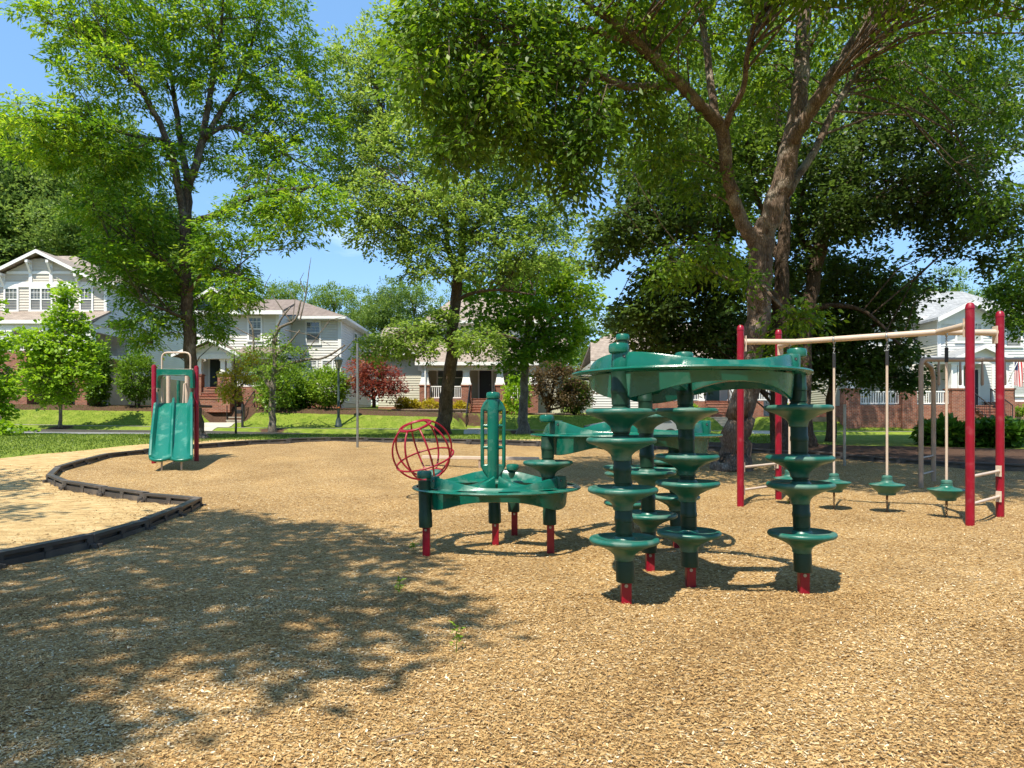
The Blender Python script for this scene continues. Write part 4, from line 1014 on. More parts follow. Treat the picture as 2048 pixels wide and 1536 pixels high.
lo = [LB(d, q[0], q[1], q[2] * 1.08, q[3] * 1.12, *q[4:6], int(q[6] * KD), q[7]) for q in [
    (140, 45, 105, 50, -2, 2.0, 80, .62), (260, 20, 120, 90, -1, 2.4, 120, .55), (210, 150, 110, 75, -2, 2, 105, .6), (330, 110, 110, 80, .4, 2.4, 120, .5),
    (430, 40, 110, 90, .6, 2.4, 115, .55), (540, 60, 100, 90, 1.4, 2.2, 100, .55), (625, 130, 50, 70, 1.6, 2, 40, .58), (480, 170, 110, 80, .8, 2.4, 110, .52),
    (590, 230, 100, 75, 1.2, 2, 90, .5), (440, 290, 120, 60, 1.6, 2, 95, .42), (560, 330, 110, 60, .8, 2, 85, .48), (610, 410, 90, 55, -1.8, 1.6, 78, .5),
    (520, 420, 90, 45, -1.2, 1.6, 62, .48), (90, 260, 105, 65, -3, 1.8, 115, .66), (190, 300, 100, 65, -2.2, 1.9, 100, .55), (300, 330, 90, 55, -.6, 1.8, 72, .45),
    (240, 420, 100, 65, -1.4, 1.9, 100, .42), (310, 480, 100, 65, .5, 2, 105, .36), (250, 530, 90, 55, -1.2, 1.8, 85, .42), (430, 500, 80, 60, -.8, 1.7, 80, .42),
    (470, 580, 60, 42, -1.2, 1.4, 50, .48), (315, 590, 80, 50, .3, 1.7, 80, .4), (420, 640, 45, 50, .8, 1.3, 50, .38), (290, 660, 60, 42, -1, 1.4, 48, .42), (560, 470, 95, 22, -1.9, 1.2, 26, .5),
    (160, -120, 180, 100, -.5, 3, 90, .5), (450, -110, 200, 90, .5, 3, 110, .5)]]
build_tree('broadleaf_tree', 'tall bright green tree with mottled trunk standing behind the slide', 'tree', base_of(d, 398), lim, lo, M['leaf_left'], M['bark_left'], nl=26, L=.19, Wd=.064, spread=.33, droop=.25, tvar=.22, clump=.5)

# ---- middle tree
d = 28
lim = [PL(d, q) for q in [
    [(884, 875, 21), (888, 850, 16), (896, 780, 13.5), (903, 700, 12.5), (908, 640, 11.5), (914, 580, 11), (918, 545, 10.5)],
    [(916, 555, 8), (905, 522, 6.5), (895, 490, 5.5, .3), (893, 455, 5, .6), (880, 410, 4, 1), (855, 360, 3, 1.6), (820, 290, 2, 2)],
    [(918, 550, 8.5), (924, 510, 7), (925, 460, 6, -.2), (928, 400, 5, -.3), (938, 330, 4, -.4), (950, 230, 2.6, -.4), (955, 130, 1.4, -.4)],
    [(895, 470, 4, .4), (890, 430, 3.5, -.2), (860, 400, 2.6, -1), (800, 370, 1.6, -1.8), (740, 350, 1, -2)],
    [(924, 490, 5), (960, 440, 4, .8), (1000, 400, 3, 1.6), (1060, 350, 1.6, 2)],
    [(912, 600, 4.5), (950, 585, 3.4, -.6), (1000, 580, 2.4, -1), (1070, 590, 1.2, -1.3)],
    [(905, 690, 4), (870, 670, 3, -.8), (830, 668, 2, -1.4), (780, 680, 1.2, -1.8)],
    [(902, 715, 4), (935, 680, 3, -.9), (985, 665, 2, -1.4), (1040, 680, 1.2, -1.8)],
    [(780, 300, 3, 1), (770, 250, 2.6, 1), (745, 180, 1.4, 1)], [(855, 350, 2.6, 1.4), (790, 310, 2.4, 1), (760, 260, 1.4, .8)]]]
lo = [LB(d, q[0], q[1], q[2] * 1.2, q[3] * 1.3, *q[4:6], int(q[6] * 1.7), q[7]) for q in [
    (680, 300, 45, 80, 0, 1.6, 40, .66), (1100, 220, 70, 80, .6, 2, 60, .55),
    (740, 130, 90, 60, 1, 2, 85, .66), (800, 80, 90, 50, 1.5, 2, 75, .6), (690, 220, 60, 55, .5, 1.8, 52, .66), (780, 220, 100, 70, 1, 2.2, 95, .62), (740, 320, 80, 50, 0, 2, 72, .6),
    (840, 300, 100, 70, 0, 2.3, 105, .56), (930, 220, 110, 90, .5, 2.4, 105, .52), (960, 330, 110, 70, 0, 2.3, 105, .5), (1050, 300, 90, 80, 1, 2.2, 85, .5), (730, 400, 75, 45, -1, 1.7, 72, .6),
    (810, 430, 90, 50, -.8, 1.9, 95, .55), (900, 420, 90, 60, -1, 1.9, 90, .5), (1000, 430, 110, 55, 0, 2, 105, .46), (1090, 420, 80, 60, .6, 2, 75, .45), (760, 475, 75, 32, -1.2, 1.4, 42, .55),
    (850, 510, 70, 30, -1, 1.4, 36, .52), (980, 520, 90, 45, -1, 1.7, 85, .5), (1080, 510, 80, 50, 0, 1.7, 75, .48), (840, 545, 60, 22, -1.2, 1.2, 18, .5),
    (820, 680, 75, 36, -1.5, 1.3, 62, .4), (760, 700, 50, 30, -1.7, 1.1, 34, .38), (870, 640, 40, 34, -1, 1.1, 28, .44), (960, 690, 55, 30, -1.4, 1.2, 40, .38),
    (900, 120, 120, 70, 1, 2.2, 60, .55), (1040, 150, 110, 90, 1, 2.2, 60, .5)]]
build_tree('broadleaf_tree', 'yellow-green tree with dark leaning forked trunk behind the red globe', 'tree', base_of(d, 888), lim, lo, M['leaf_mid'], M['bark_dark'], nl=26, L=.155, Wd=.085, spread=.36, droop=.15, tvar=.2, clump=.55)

# ---- thinner tree by the pavement, dense low crown
d = 35.3
lim = [PL(d, q) for q in [
    [(1046, 872, 17), (1046, 850, 11), (1047, 800, 8.5), (1050, 740, 7.5), (1054, 680, 7), (1058, 620, 5), (1062, 560, 3)],
    [(1052, 720, 5), (1020, 690, 3.5, -.8), (980, 660, 2, -1.4)], [(1053, 690, 4.5), (1090, 650, 3.2, -.6), (1130, 620, 2, -1)],
    [(1053, 700, 4), (1085, 690, 2.6, .6), (1120, 680, 1.4, 1)], [(1056, 640, 4), (1030, 600, 2.6, .4), (1000, 570, 1.6, .8)]]]
lo = [LB(d, *q[:6], int(q[6] * .75), q[7]) for q in [
    (1060, 560, 80, 45, 0, 2, 95, .5), (980, 590, 70, 45, -.5, 2, 90, .42), (1080, 620, 80, 40, -1, 2, 105, .45), (1140, 570, 55, 50, 0, 1.7, 72, .74), (1165, 610, 45, 40, -.6, 1.5, 55, .78),
    (990, 650, 70, 36, -1.2, 1.8, 90, .36), (1060, 690, 80, 36, -1, 1.9, 100, .36), (1140, 660, 50, 32, -.8, 1.5, 55, .6), (1020, 725, 45, 25, -1, 1.4, 38, .36), (1100, 540, 60, 40, .6, 1.7, 55, .6), (1120, 710, 50, 26, 0, 1.5, 40, .4)]]
build_tree('maple_tree', 'green maple with thin grey trunk in front of the brick steps', 'tree', base_of(d, 1046), lim, lo, M['leaf_left'], M['bark_grey'], nl=24, L=.22, Wd=.16, spread=.55, droop=.1)

# ---- big right tree
d = 15.4
lim = [PL(d, q) for q in [
    [(1462, 950, 44), (1468, 920, 33), (1477, 860, 27), (1488, 790, 25), (1501, 720, 24), (1513, 640, 23), (1520, 570, 23), (1522, 510, 24), (1527, 465, 24)],
    [(1518, 500, 16), (1497, 465, 14, -.1), (1478, 430, 13, -.2), (1462, 380, 12.5, -.4), (1451, 320, 12.5, -.6), (1446, 270, 12.5, -.8), (1432, 240, 12.5, -.9)],
    [(1436, 246, 12, -.9), (1410, 222, 11, -1.2), (1380, 190, 10, -1.6), (1345, 155, 10, -2), (1310, 120, 9.5, -2.4), (1270, 85, 8.5, -2.8), (1225, 45, 7, -3.1), (1180, 10, 5, -3.3), (1120, -50, 3, -3.6)],
    [(1345, 175, 7, -2), (1300, 172, 6.5, -2.5), (1250, 172, 6, -3), (1200, 148, 5, -3.3), (1140, 115, 3.5, -3.6), (1050, 90, 2.2, -4)],
    [(1262, 84, 5.5, -2.8), (1190, 62, 4.5, -3), (1110, 40, 3.4, -3.4), (1030, 50, 2.4, -3.8), (950, 80, 1.4, -4)],
    [(1436, 246, 8.5, -.9), (1424, 190, 7.5, -.7), (1416, 120, 7, -.5), (1407, 50, 6.5, -.3), (1395, -30, 5, 0), (1380, -140, 3, .2)],
    [(1450, 255, 7, -.9), (1466, 220, 6, -1.2), (1488, 170, 5, -1.5), (1494, 110, 4.5, -1.8), (1508, 50, 4, -2), (1530, 0, 3, -2.3), (1560, -80, 2, -2.5)],
    [(1526, 475, 22), (1545, 420, 21, -.1), (1565, 360, 20, -.2), (1580, 300, 19, -.3), (1590, 245, 17, -.3), (1600, 180, 15.5, -.2), (1606, 100, 14.5, 0), (1610, 0, 13, .3), (1612, -120, 9, .6)],
    [(1585, 285, 14, -.4), (1612, 235, 13.5, -.6), (1650, 180, 13.5, -.8), (1700, 105, 13.5, -1), (1745, 30, 12.5, -1.2), (1790, -50, 9, -1.4)],
    [(1573, 385, 11, -.2), (1600, 345, 8.5, .1), (1630, 300, 7.5, .5), (1660, 235, 7, .8), (1690, 180, 6, 1.1), (1740, 110, 4.5, 1.5), (1790, 40, 3.4, 1.8), (1840, -40, 2, 2)],
    [(1620, 90, 5, .2), (1645, 50, 4.4, .5), (1665, 0, 3.6, .8), (1690, -70, 2.4, 1)],
    [(1518, 560, 4), (1560, 610, 2.6, -1.2), (1610, 640, 1.6, -1.9)], [(1516, 580, 4), (1460, 560, 2.8, -1), (1400, 530, 2, -1.7), (1340, 520, 1.2, -2)]]]
lo = [LB(d, *q[:6], int(q[6] * 1.7), q[7]) for q in [
    (850, 60, 80, 70, -4, 1.4, 30, .46), (840, 170, 50, 60, -4.2, 1.1, 18, .42), (930, 60, 90, 80, -3.8, 1.5, 36, .45), (920, 190, 80, 75, -4, 1.3, 32, .4), (900, 285, 55, 36, -4.2, 1, 14, .38),
    (1020, 90, 95, 80, -3.4, 1.5, 40, .45), (1010, 210, 90, 70, -3.7, 1.4, 34, .38), (1110, 60, 90, 80, -3, 1.5, 40, .48), (1120, 170, 90, 70, -3.3, 1.5, 38, .4), (1060, 280, 70, 45, -3.5, 1.2, 24, .36),
    (1180, 260, 60, 70, -3.4, 1.1, 34, .28), (1150, 340, 45, 60, -3.6, .9, 22, .26), (1220, 70, 90, 90, -2.4, 1.6, 44, .5), (1290, 30, 90, 70, -1.8, 1.6, 38, .5), (1270, 210, 80, 60, -2, 1.5, 32, .4), (1360, 60, 90, 90, .6, 1.8, 40, .52),
    (1340, 290, 80, 50, -1, 1.4, 26, .42), (1480, 40, 90, 90, .9, 2, 40, .55), (1520, 160, 80, 80, .8, 1.8, 34, .58), (1400, 370, 70, 45, 0, 1.3, 18, .42), (1690, 60, 90, 80, .8, 1.8, 34, .55), (1790, 120, 80, 80, 1.2, 1.8, 32, .45),
    (1880, 60, 100, 90, 1.5, 2, 34, .42), (1990, 60, 90, 100, 1.5, 2, 28, .42), (1390, 510, 85, 30, -2, 1, 20, .5), (1320, 540, 50, 22, -2.1, .8, 8, .5),
    (1450, -130, 260, 70, -4.6, 1.6, 70, .5), (1750, -120, 250, 70, -4.4, 1.8, 90, .5), (1980, -100, 220, 70, -3.8, 1.8, 80, .45), (1850, -260, 320, 60, -5.8, 1.2, 80, .5), (2150, -150, 250, 80, -5, 1.6, 70, .45), (2250, 0, 200, 100, -3, 2, 50, .45), (2000, 330, 70, 120, 2, 1.8, 26, .3), (1960, 180, 80, 80, 2, 1.8, 24, .35), (1600, 635, 55, 18, -1.8, .6, 11, .5), (1560, 690, 34, 18, -1.7, .5, 5, .5),
    (1490, 560, 40, 30, -.8, .6, 7, .4), (960, -80, 200, 100, -3.5, 2, 46, .5), (1300, -120, 220, 110, -1, 3, 54, .5), (1650, -120, 220, 110, .5, 3, 54, .5), (1950, -100, 180, 100, 1.5, 2.5, 34, .5)]]
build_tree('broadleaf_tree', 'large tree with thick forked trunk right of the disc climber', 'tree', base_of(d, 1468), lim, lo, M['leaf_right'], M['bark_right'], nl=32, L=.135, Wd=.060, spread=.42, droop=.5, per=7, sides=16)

# ---- dark trees just behind it
d = 19.5
lim = [PL(d, q) for q in [
    [(1561, 915, 24), (1560, 880, 19), (1558, 800, 17), (1560, 700, 16), (1562, 600, 15), (1566, 500, 13), (1570, 400, 10), (1560, 280, 7), (1550, 130, 4)],
    [(1562, 620, 9), (1520, 560, 7, -.5), (1470, 520, 5.5, -.8), (1420, 490, 5, -.9), (1370, 455, 3.6, -1), (1290, 420, 2.4, -1.2), (1220, 430, 1.4, -1.4)],
    [(1565, 540, 8), (1530, 440, 6, .4), (1500, 340, 5, .8), (1520, 230, 3.4, 1), (1535, 120, 2, 1)], [(1515, 330, 4, .8), (1480, 260, 3, 1), (1450, 180, 1.8, 1.2)]]]
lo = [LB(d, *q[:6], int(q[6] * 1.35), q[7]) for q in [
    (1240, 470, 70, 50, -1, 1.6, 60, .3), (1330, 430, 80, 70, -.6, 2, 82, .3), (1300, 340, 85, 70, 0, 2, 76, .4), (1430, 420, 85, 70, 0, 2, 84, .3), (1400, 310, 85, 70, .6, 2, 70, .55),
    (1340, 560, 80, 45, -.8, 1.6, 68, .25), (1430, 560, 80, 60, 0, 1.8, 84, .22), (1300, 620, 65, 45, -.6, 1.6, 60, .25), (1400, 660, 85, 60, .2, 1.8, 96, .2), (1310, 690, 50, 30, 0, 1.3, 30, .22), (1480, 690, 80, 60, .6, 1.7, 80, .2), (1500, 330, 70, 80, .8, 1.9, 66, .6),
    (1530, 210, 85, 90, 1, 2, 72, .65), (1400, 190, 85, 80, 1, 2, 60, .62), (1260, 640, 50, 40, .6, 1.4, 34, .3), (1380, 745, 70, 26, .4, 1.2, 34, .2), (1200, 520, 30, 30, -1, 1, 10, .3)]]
build_tree('broadleaf_tree', 'dark leafy tree immediately behind the big forked trunk', 'tree', base_of(d, 1561), lim, lo, M['leaf_dark'], M['bark_dark'], nl=30, L=.135, Wd=.10, spread=.42, droop=.2, tvar=.14)
d = 21
lim = [PL(d, q) for q in [
    [(1616, 900, 22), (1612, 870, 17), (1606, 800, 15), (1608, 700, 14), (1618, 600, 14), (1635, 520, 14), (1655, 450, 12), (1690, 390, 9), (1720, 300, 7), (1725, 180, 6), (1760, 110, 5), (1800, 20, 4)],
    [(1640, 510, 8), (1600, 480, 7, .4), (1603, 400, 6, .6), (1620, 300, 4, .8)], [(1660, 440, 8), (1740, 400, 5.5, -.6), (1830, 390, 4, -1), (1930, 380, 2.4, -1.4)],
    [(1615, 620, 7), (1680, 610, 5, -.4), (1740, 630, 3.6, -.6), (1800, 690, 2, -.8)], [(1725, 230, 5), (1790, 220, 4, .4), (1900, 180, 3, .8), (2040, 170, 2, 1)]]]
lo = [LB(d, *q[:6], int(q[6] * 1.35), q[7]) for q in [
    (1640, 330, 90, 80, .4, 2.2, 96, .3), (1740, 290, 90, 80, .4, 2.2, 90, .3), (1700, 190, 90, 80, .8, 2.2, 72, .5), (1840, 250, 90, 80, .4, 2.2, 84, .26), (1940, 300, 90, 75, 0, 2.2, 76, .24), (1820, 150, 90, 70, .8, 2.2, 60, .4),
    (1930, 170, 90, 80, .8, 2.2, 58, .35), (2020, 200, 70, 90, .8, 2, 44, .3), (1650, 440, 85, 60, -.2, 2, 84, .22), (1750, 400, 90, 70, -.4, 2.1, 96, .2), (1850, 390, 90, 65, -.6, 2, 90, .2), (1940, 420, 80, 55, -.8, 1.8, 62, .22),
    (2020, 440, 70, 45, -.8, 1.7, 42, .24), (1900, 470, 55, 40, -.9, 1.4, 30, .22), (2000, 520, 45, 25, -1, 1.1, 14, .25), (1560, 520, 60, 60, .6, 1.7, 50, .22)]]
build_tree('broadleaf_tree', 'dark tree with leaning brown limb, spreading over the right house', 'tree', base_of(d, 1612), lim, lo, M['leaf_dark'], M['bark_dark'], nl=30, L=.135, Wd=.10, spread=.44, droop=.2, tvar=.14)
d = 23.5
lim = [PL(d, q) for q in [
    [(1660, 885, 11), (1662, 800, 8), (1668, 700, 7), (1672, 600, 6), (1670, 520, 4)], [(1668, 690, 5), (1720, 660, 4, -.5), (1780, 650, 3, -.8), (1830, 680, 1.6, -1)], [(1668, 640, 5), (1620, 600, 3, -.5), (1590, 580, 1.6, -.8)]]]
lo = [LB(d, *q) for q in [
    (1640, 560, 80, 60, 0, 1.8, 105, .36), (1720, 550, 75, 60, 0, 1.8, 100, .36), (1640, 670, 80, 60, 0, 1.7, 125, .36), (1730, 640, 70, 55, -.3, 1.7, 110, .36), (1780, 600, 50, 50, -.2, 1.4, 50, .40), (1700, 720, 70, 50, -.3, 1.6, 95, .36),
    (1610, 740, 60, 40, .2, 1.4, 62, .36), (1790, 720, 45, 50, -.6, 1.2, 55, .40), (1820, 760, 34, 38, -.7, 1, 28, .22), (1740, 740, 45, 30, -.4, 1.2, 32, .40), (1545, 650, 50, 70, .6, 1.5, 70, .36), (1830, 570, 55, 30, .2, 1.4, 30, .3), (1560, 740, 40, 40, .6, 1.2, 34, .36)]]
build_tree('broadleaf_tree', 'low dense blackish-green tree hanging in front of the right house', 'tree', base_of(d, 1660), lim, lo, M['leaf_dark'], M['bark_dark'], nl=30, L=.14, Wd=.11, spread=.42, droop=.25, tvar=.12)
# ---- sunlit tree filling the gaps behind
d = 31
lim = [PL(d, q) for q in [[(1592, 880, 9), (1590, 780, 8), (1585, 650, 7), (1570, 520, 6), (1550, 400, 5), (1530, 250, 4), (1515, 100, 2)], [(1572, 520, 5), (1500, 430, 4, .5), (1430, 330, 3, .8), (1400, 200, 1.6, 1)], [(1560, 440, 4), (1620, 340, 3, .4), (1660, 220, 2, .6)], [(1540, 330, 3.4), (1490, 250, 2.6), (1485, 120, 1.4)]]]
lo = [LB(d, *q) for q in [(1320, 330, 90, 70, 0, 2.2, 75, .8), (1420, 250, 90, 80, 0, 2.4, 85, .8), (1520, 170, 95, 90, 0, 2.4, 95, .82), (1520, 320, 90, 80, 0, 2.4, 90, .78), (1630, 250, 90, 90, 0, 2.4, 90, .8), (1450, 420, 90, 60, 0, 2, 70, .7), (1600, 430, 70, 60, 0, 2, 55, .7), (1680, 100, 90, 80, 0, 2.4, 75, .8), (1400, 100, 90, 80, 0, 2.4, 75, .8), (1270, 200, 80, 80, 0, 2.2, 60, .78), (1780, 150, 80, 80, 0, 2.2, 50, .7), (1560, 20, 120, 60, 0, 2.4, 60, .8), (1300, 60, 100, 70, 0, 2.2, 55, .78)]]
build_tree('broadleaf_tree', 'sunlit yellow-green tree glowing behind the big forked trunk', 'tree', base_of(d, 1592), lim, lo, M['leaf_left'], M['bark_dark'], nl=26, L=.19, Wd=.10, spread=.5, droop=.15)
# ---- tree cut by the right edge
d = 24
lim = [PL(d, q) for q in [[(2110, 890, 16), (2105, 780, 12), (2100, 650, 10), (2095, 540, 7), (2090, 430, 4)], [(2102, 680, 5), (2060, 630, 3.4), (2020, 610, 2)], [(2098, 580, 4), (2050, 550, 2.4), (2000, 545, 1.2)]]]
lo = [LB(d, *q) for q in [(2040, 580, 50, 40, 0, 1.6, 62, .35), (2080, 640, 60, 40, 0, 1.6, 60, .3), (2020, 630, 30, 22, -.4, 1, 18, .34), (2100, 520, 70, 60, 0, 1.8, 60, .35), (2000, 575, 26, 22, 0, .9, 12, .4)]]
build_tree('broadleaf_tree', 'dark green tree cut off by the right edge of the view', 'tree', base_of(d, 2110), lim, lo, M['leaf_right'], M['bark_dark'], nl=28, L=.15, Wd=.09, spread=.42, droop=.35)

# ---- trees outside the frame whose shade falls on the chips and soil
def shade_tree(label, base, trunk_h, pts, hts, n, nl=24):
    root = thing('broadleaf_tree', label, 'tree', base)
    C = []
    poly = np.array([(p.x, p.y) for p in pts])
    mn, mx = poly.min(0), poly.max(0)
    def ins(q):
        c = False; j = len(poly) - 1
        for i in range(len(poly)):
            if (poly[i, 1] > q[1]) != (poly[j, 1] > q[1]) and q[0] < (poly[j, 0] - poly[i, 0]) * (q[1] - poly[i, 1]) / (poly[j, 1] - poly[i, 1]) + poly[i, 0]: c = not c
            j = i
        return c
    while len(C) < n:
        q = mn + rng.random(2) * (mx - mn)
        if ins(q) and (math.sin(q[0] * 2.3 + q[1] * 1.1) + math.sin(q[1] * 2.9 - q[0] * .8)) > -1.62:
            h = hts[0] + (hts[1] - hts[0]) * rng.random(); C.append((q[0] + SUNV.x / SUNV.z * h, q[1] + SUNV.y / SUNV.z * h, h))
    C = np.array(C); b = MB(); bx, by, bz = base
    b.tube([(bx, by, bz - .2), (bx, by, bz + .5), (bx + .1, by + .1, trunk_h * .6), (bx + .3, by + .3, trunk_h)], [.42, .3, .26, .2], 14)
    cen = C[rng.choice(len(C), 14)]
    for c in cen: b.tube([(bx + .3, by + .3, trunk_h - .3), tuple((np.array([bx, by, trunk_h]) * .5 + c * .5) + [0, 0, .5]), tuple(c)], [.12, .07, .02], 7)
    b.build('trunk', M['bark_right'], root, 'all', True)
    O = unit(C - np.array([bx, by, trunk_h])) * [1, 1, .3]
    V, t_ = leaves(C, O, nl, .2, .1, .5, .5, .3)
    put('crown', np_mesh('crown', V, np.arange(len(V)).reshape(-1, 4), M['leaf_right'], {'tint': t_}), root, True)
sh = [G(*q) for q in [(-250, 1180), (0, 1110), (160, 1085), (380, 1020), (600, 1050), (760, 1060), (860, 1100), (800, 1150), (950, 1240), (900, 1265), (740, 1250), (690, 1280), (730, 1310), (640, 1390), (380, 1345), (500, 1300), (300, 1310), (180, 1370), (100, 1440), (-200, 1460), (-500, 1300)]]
shade_tree('broad tree standing outside the view, shading the left chips', (-7.5, -.5, 0), 7.6, sh, (8.2, 11.0), 390)
shade_tree('spreading tree behind the view, dappling the bottom left chips', (-5.5, -4, 0), 7.0, [G(*q) for q in [(-300, 1350), (150, 1365), (230, 1400), (120, 1450), (230, 1480), (60, 1530), (-300, 1530)]], (7.5, 10), 34)
shade_tree('tree outside the left edge, dappling the bare soil', (-14.5, 8.0, .0), 6.0, [G(*q) for q in [(-400, 1060), (-100, 960), (60, 935), (110, 925), (60, 955), (40, 1010), (90, 1030), (-50, 1050)]], (7.5, 9.5), 60)

shade_tree('unseen tree added right of the view, dappling the chips under the overhead bar', (13.0, 6.5, 0), 8.5, [G(*q) for q in [(1400, 915), (1440, 938), (1560, 962), (1700, 975), (1850, 992), (2050, 1000), (2350, 985), (2300, 930), (2048, 918), (1800, 904), (1500, 896)]], (10.2, 12.0), 420)  # added off-view canopy, put here to cast shade under the bar
# ============================================================ small trees and shrubs on the bank
def small_tree(name, label, d, px, pyb, limbs, lobes, lm, bm, **k):
    return build_tree(name, label, k.pop('cat', 'tree'), base_of(d, px), [PL(d, q) for q in limbs], [LB(d, *q) for q in lobes], lm, bm, **k)
small_tree('maple_sapling', 'bright green young maple before the left brick-based house', 35.3, 122, 850,
    [[(121, 856, 4.5), (121, 840, 3.4), (122, 800, 3), (124, 740, 2.6), (126, 660, 2), (130, 590, 1)], [(122, 790, 2), (80, 740, 1.6, -.5), (50, 700, 1, -.8)], [(123, 780, 2), (160, 730, 1.6, .4), (190, 700, 1, .6)], [(124, 730, 2), (100, 680, 1.2, .3), (80, 660, 1)], [(125, 700, 1.6), (150, 650, 1, -.4), (165, 630, .8)]],
    [(132, 590, 22, 26, 0, .6, 30, .62), (130, 640, 42, 30, -.2, .9, 60, .6), (70, 690, 45, 36, -.6, 1.1, 80, .66), (130, 700, 50, 36, -.4, 1.1, 85, .58), (175, 700, 28, 26, 0, .8, 34, .62), (90, 750, 58, 34, -.6, 1.2, 95, .6), (160, 745, 42, 34, -.3, 1, 70, .6), (110, 790, 42, 22, -.4, .9, 42, .5), (165, 660, 24, 22, 0, .6, 22, .6)],
    M['leaf_maple'], M['bark_grey'], nl=20, L=.18, Wd=.15, spread=.36, droop=.1)
small_tree('maple_sapling', 'bright sapling leaves cut off by the left edge', 29, -30, 860,
    [[(-30, 872, 6), (-30, 820, 5), (-28, 740, 4), (-26, 660, 2)], [(-29, 780, 3), (0, 750, 2), (20, 735, 1)], [(-28, 720, 3), (0, 690, 1.4)]],
    [(-10, 690, 26, 34, 0, .9, 36, .6), (-5, 770, 34, 26, -.3, .9, 48, .55), (-30, 740, 40, 70, 0, 1.2, 60, .5), (-8, 815, 30, 22, -.4, .9, 36, .5), (-40, 620, 36, 40, 0, 1, 30, .55), (12, 858, 50, 10, -1.5, .7, 18, .4)],
    M['leaf_maple'], M['bark_grey'], nl=20, L=.18, Wd=.14, spread=.36, droop=.15)
bare = []
def twigs(d, lst):
    for q in lst: bare.append(([W(a, b_, d + (c_[0] if c_ else 0)) for a, b_, *c_ in q[0]], [r * d / F for r in q[1]]))
twigs(35.3, [([(600, 640), (612, 590), (600, 560), (608, 545)], [1.6, 1.2, .8, .4]), ([(612, 590), (618, 540), (622, 515)], [1.2, .8, .4]), ([(585, 650), (555, 605), (530, 570), (542, 548)], [1.5, 1.1, .8, .4]), ([(530, 620), (525, 585), (535, 560)], [1.2, .8, .4]),
    ([(650, 730), (690, 700), (712, 675), (718, 690)], [1.6, 1.2, .8, .4]), ([(600, 720), (660, 640), (700, 630)], [1, .8, .4]), ([(570, 660), (620, 670), (660, 690)], [1, .8, .4]), ([(520, 680), (480, 660), (450, 640)], [1.6, 1.1, .5]), ([(480, 660), (440, 640), (400, 620)], [1, .7, .4]), ([(500, 730), (460, 710), (430, 690)], [1.4, 1, .5]), ([(585, 645), (590, 600), (575, 575)], [1, .7, .4])])
small_tree('dying_tree', 'half bare grey tree with twisted branches before the cream house', 35.3, 545, 860,
    [[(545, 868, 11), (545, 850, 7.5), (545, 800, 6.5), (546, 770, 5.5), (550, 720, 4.6), (548, 680, 3.6), (560, 655, 3), (590, 640, 2.2), (602, 600, 1.6)], [(546, 780, 4), (530, 760, 3), (510, 720, 2.4), (505, 660, 2), (495, 630, 1.6), (520, 600, 1.2)], [(548, 745, 4), (575, 730, 3), (610, 720, 2.6), (650, 715, 2.2), (690, 690, 1.6)], [(550, 715, 3), (575, 690, 2), (600, 660, 1.4)], [(545, 770, 3), (515, 745, 2), (480, 730, 1.4)], [(553, 690, 2.6), (556, 650, 2), (580, 615, 1.5)]],
    [(555, 700, 46, 22, 0, .8, 38, .45), (500, 715, 40, 24, 0, .8, 34, .45), (585, 735, 34, 18, 0, .7, 26, .42), (525, 745, 40, 22, -.2, .8, 34, .45), (545, 670, 26, 18, 0, .6, 14, .45), (600, 700, 22, 14, 0, .5, 8, .45), (540, 800, 12, 30, -.2, .3, 10, .45)],
    M['leaf_shrub'], M['bark_grey'], nl=16, L=.15, Wd=.08, spread=.34, droop=.1, bare=bare)
small_tree('staked_sapling', 'thin yellow-green sapling between slide and lamp post, by the walk', 29, 472, 885,
    [[(472, 886, 2.6), (472, 850, 2.2), (471, 800, 1.8), (470, 750, 1.2), (468, 700, .6)], [(471, 800, 1.2), (440, 775, .8), (420, 765, .5)], [(471, 780, 1.2), (495, 760, .8), (510, 745, .5)]],
    [(465, 745, 38, 12, 0, .5, 20, .75), (450, 775, 40, 12, -.2, .5, 22, .78), (490, 760, 30, 12, .2, .5, 16, .78), (470, 795, 34, 10, 0, .4, 14, .75), (500, 720, 24, 14, .2, .4, 10, .7)],
    M['leaf_gold'], M['bark_dark'], nl=16, L=.14, Wd=.09, spread=.3, droop=.1)
small_tree('japanese_maple', 'red leaved maple between cream house and middle house', 41.5, 745, 800,
    [[(748, 815, 4), (748, 795, 3.4), (742, 770, 2.6), (730, 740, 1.6)], [(748, 795, 3), (765, 760, 2, .3), (775, 730, 1.2)], [(747, 800, 2.6), (720, 775, 1.6, -.4), (705, 755, 1)]],
    [(735, 735, 40, 24, 0, 1.2, 70, .6), (765, 750, 40, 28, 0, 1.2, 75, .45), (720, 765, 30, 18, -.4, 1, 40, .5), (785, 775, 34, 20, -.2, 1, 44, .3), (750, 780, 40, 16, -.3, 1, 40, .4), (745, 715, 28, 14, 0, .8, 24, .65)],
    M['leaf_red'], M['bark_dark'], nl=22, L=.17, Wd=.07, spread=.42, droop=.25)
small_tree('japanese_maple', 'dark red-green maple by the right end of the middle porch', 41.8, 1110, 825,
    [[(1095, 838, 5), (1097, 815, 4), (1105, 780, 3), (1115, 740, 1.6)], [(1097, 812, 3), (1130, 780, 2), (1150, 760, 1)], [(1096, 815, 3), (1080, 780, 2), (1075, 750, 1)], [(1098, 820, 2.6), (1140, 810, 1.6), (1165, 800, 1)]],
    [(1110, 735, 50, 24, 0, 1.3, 75, .5), (1140, 760, 40, 28, 0, 1.2, 70, .4), (1090, 770, 34, 28, -.2, 1, 60, .25), (1130, 795, 48, 20, -.3, 1.1, 62, .25), (1165, 785, 24, 20, 0, .9, 26, .3)],
    M['leaf_bronze'], M['bark_dark'], nl=22, L=.17, Wd=.08, spread=.42, droop=.25)

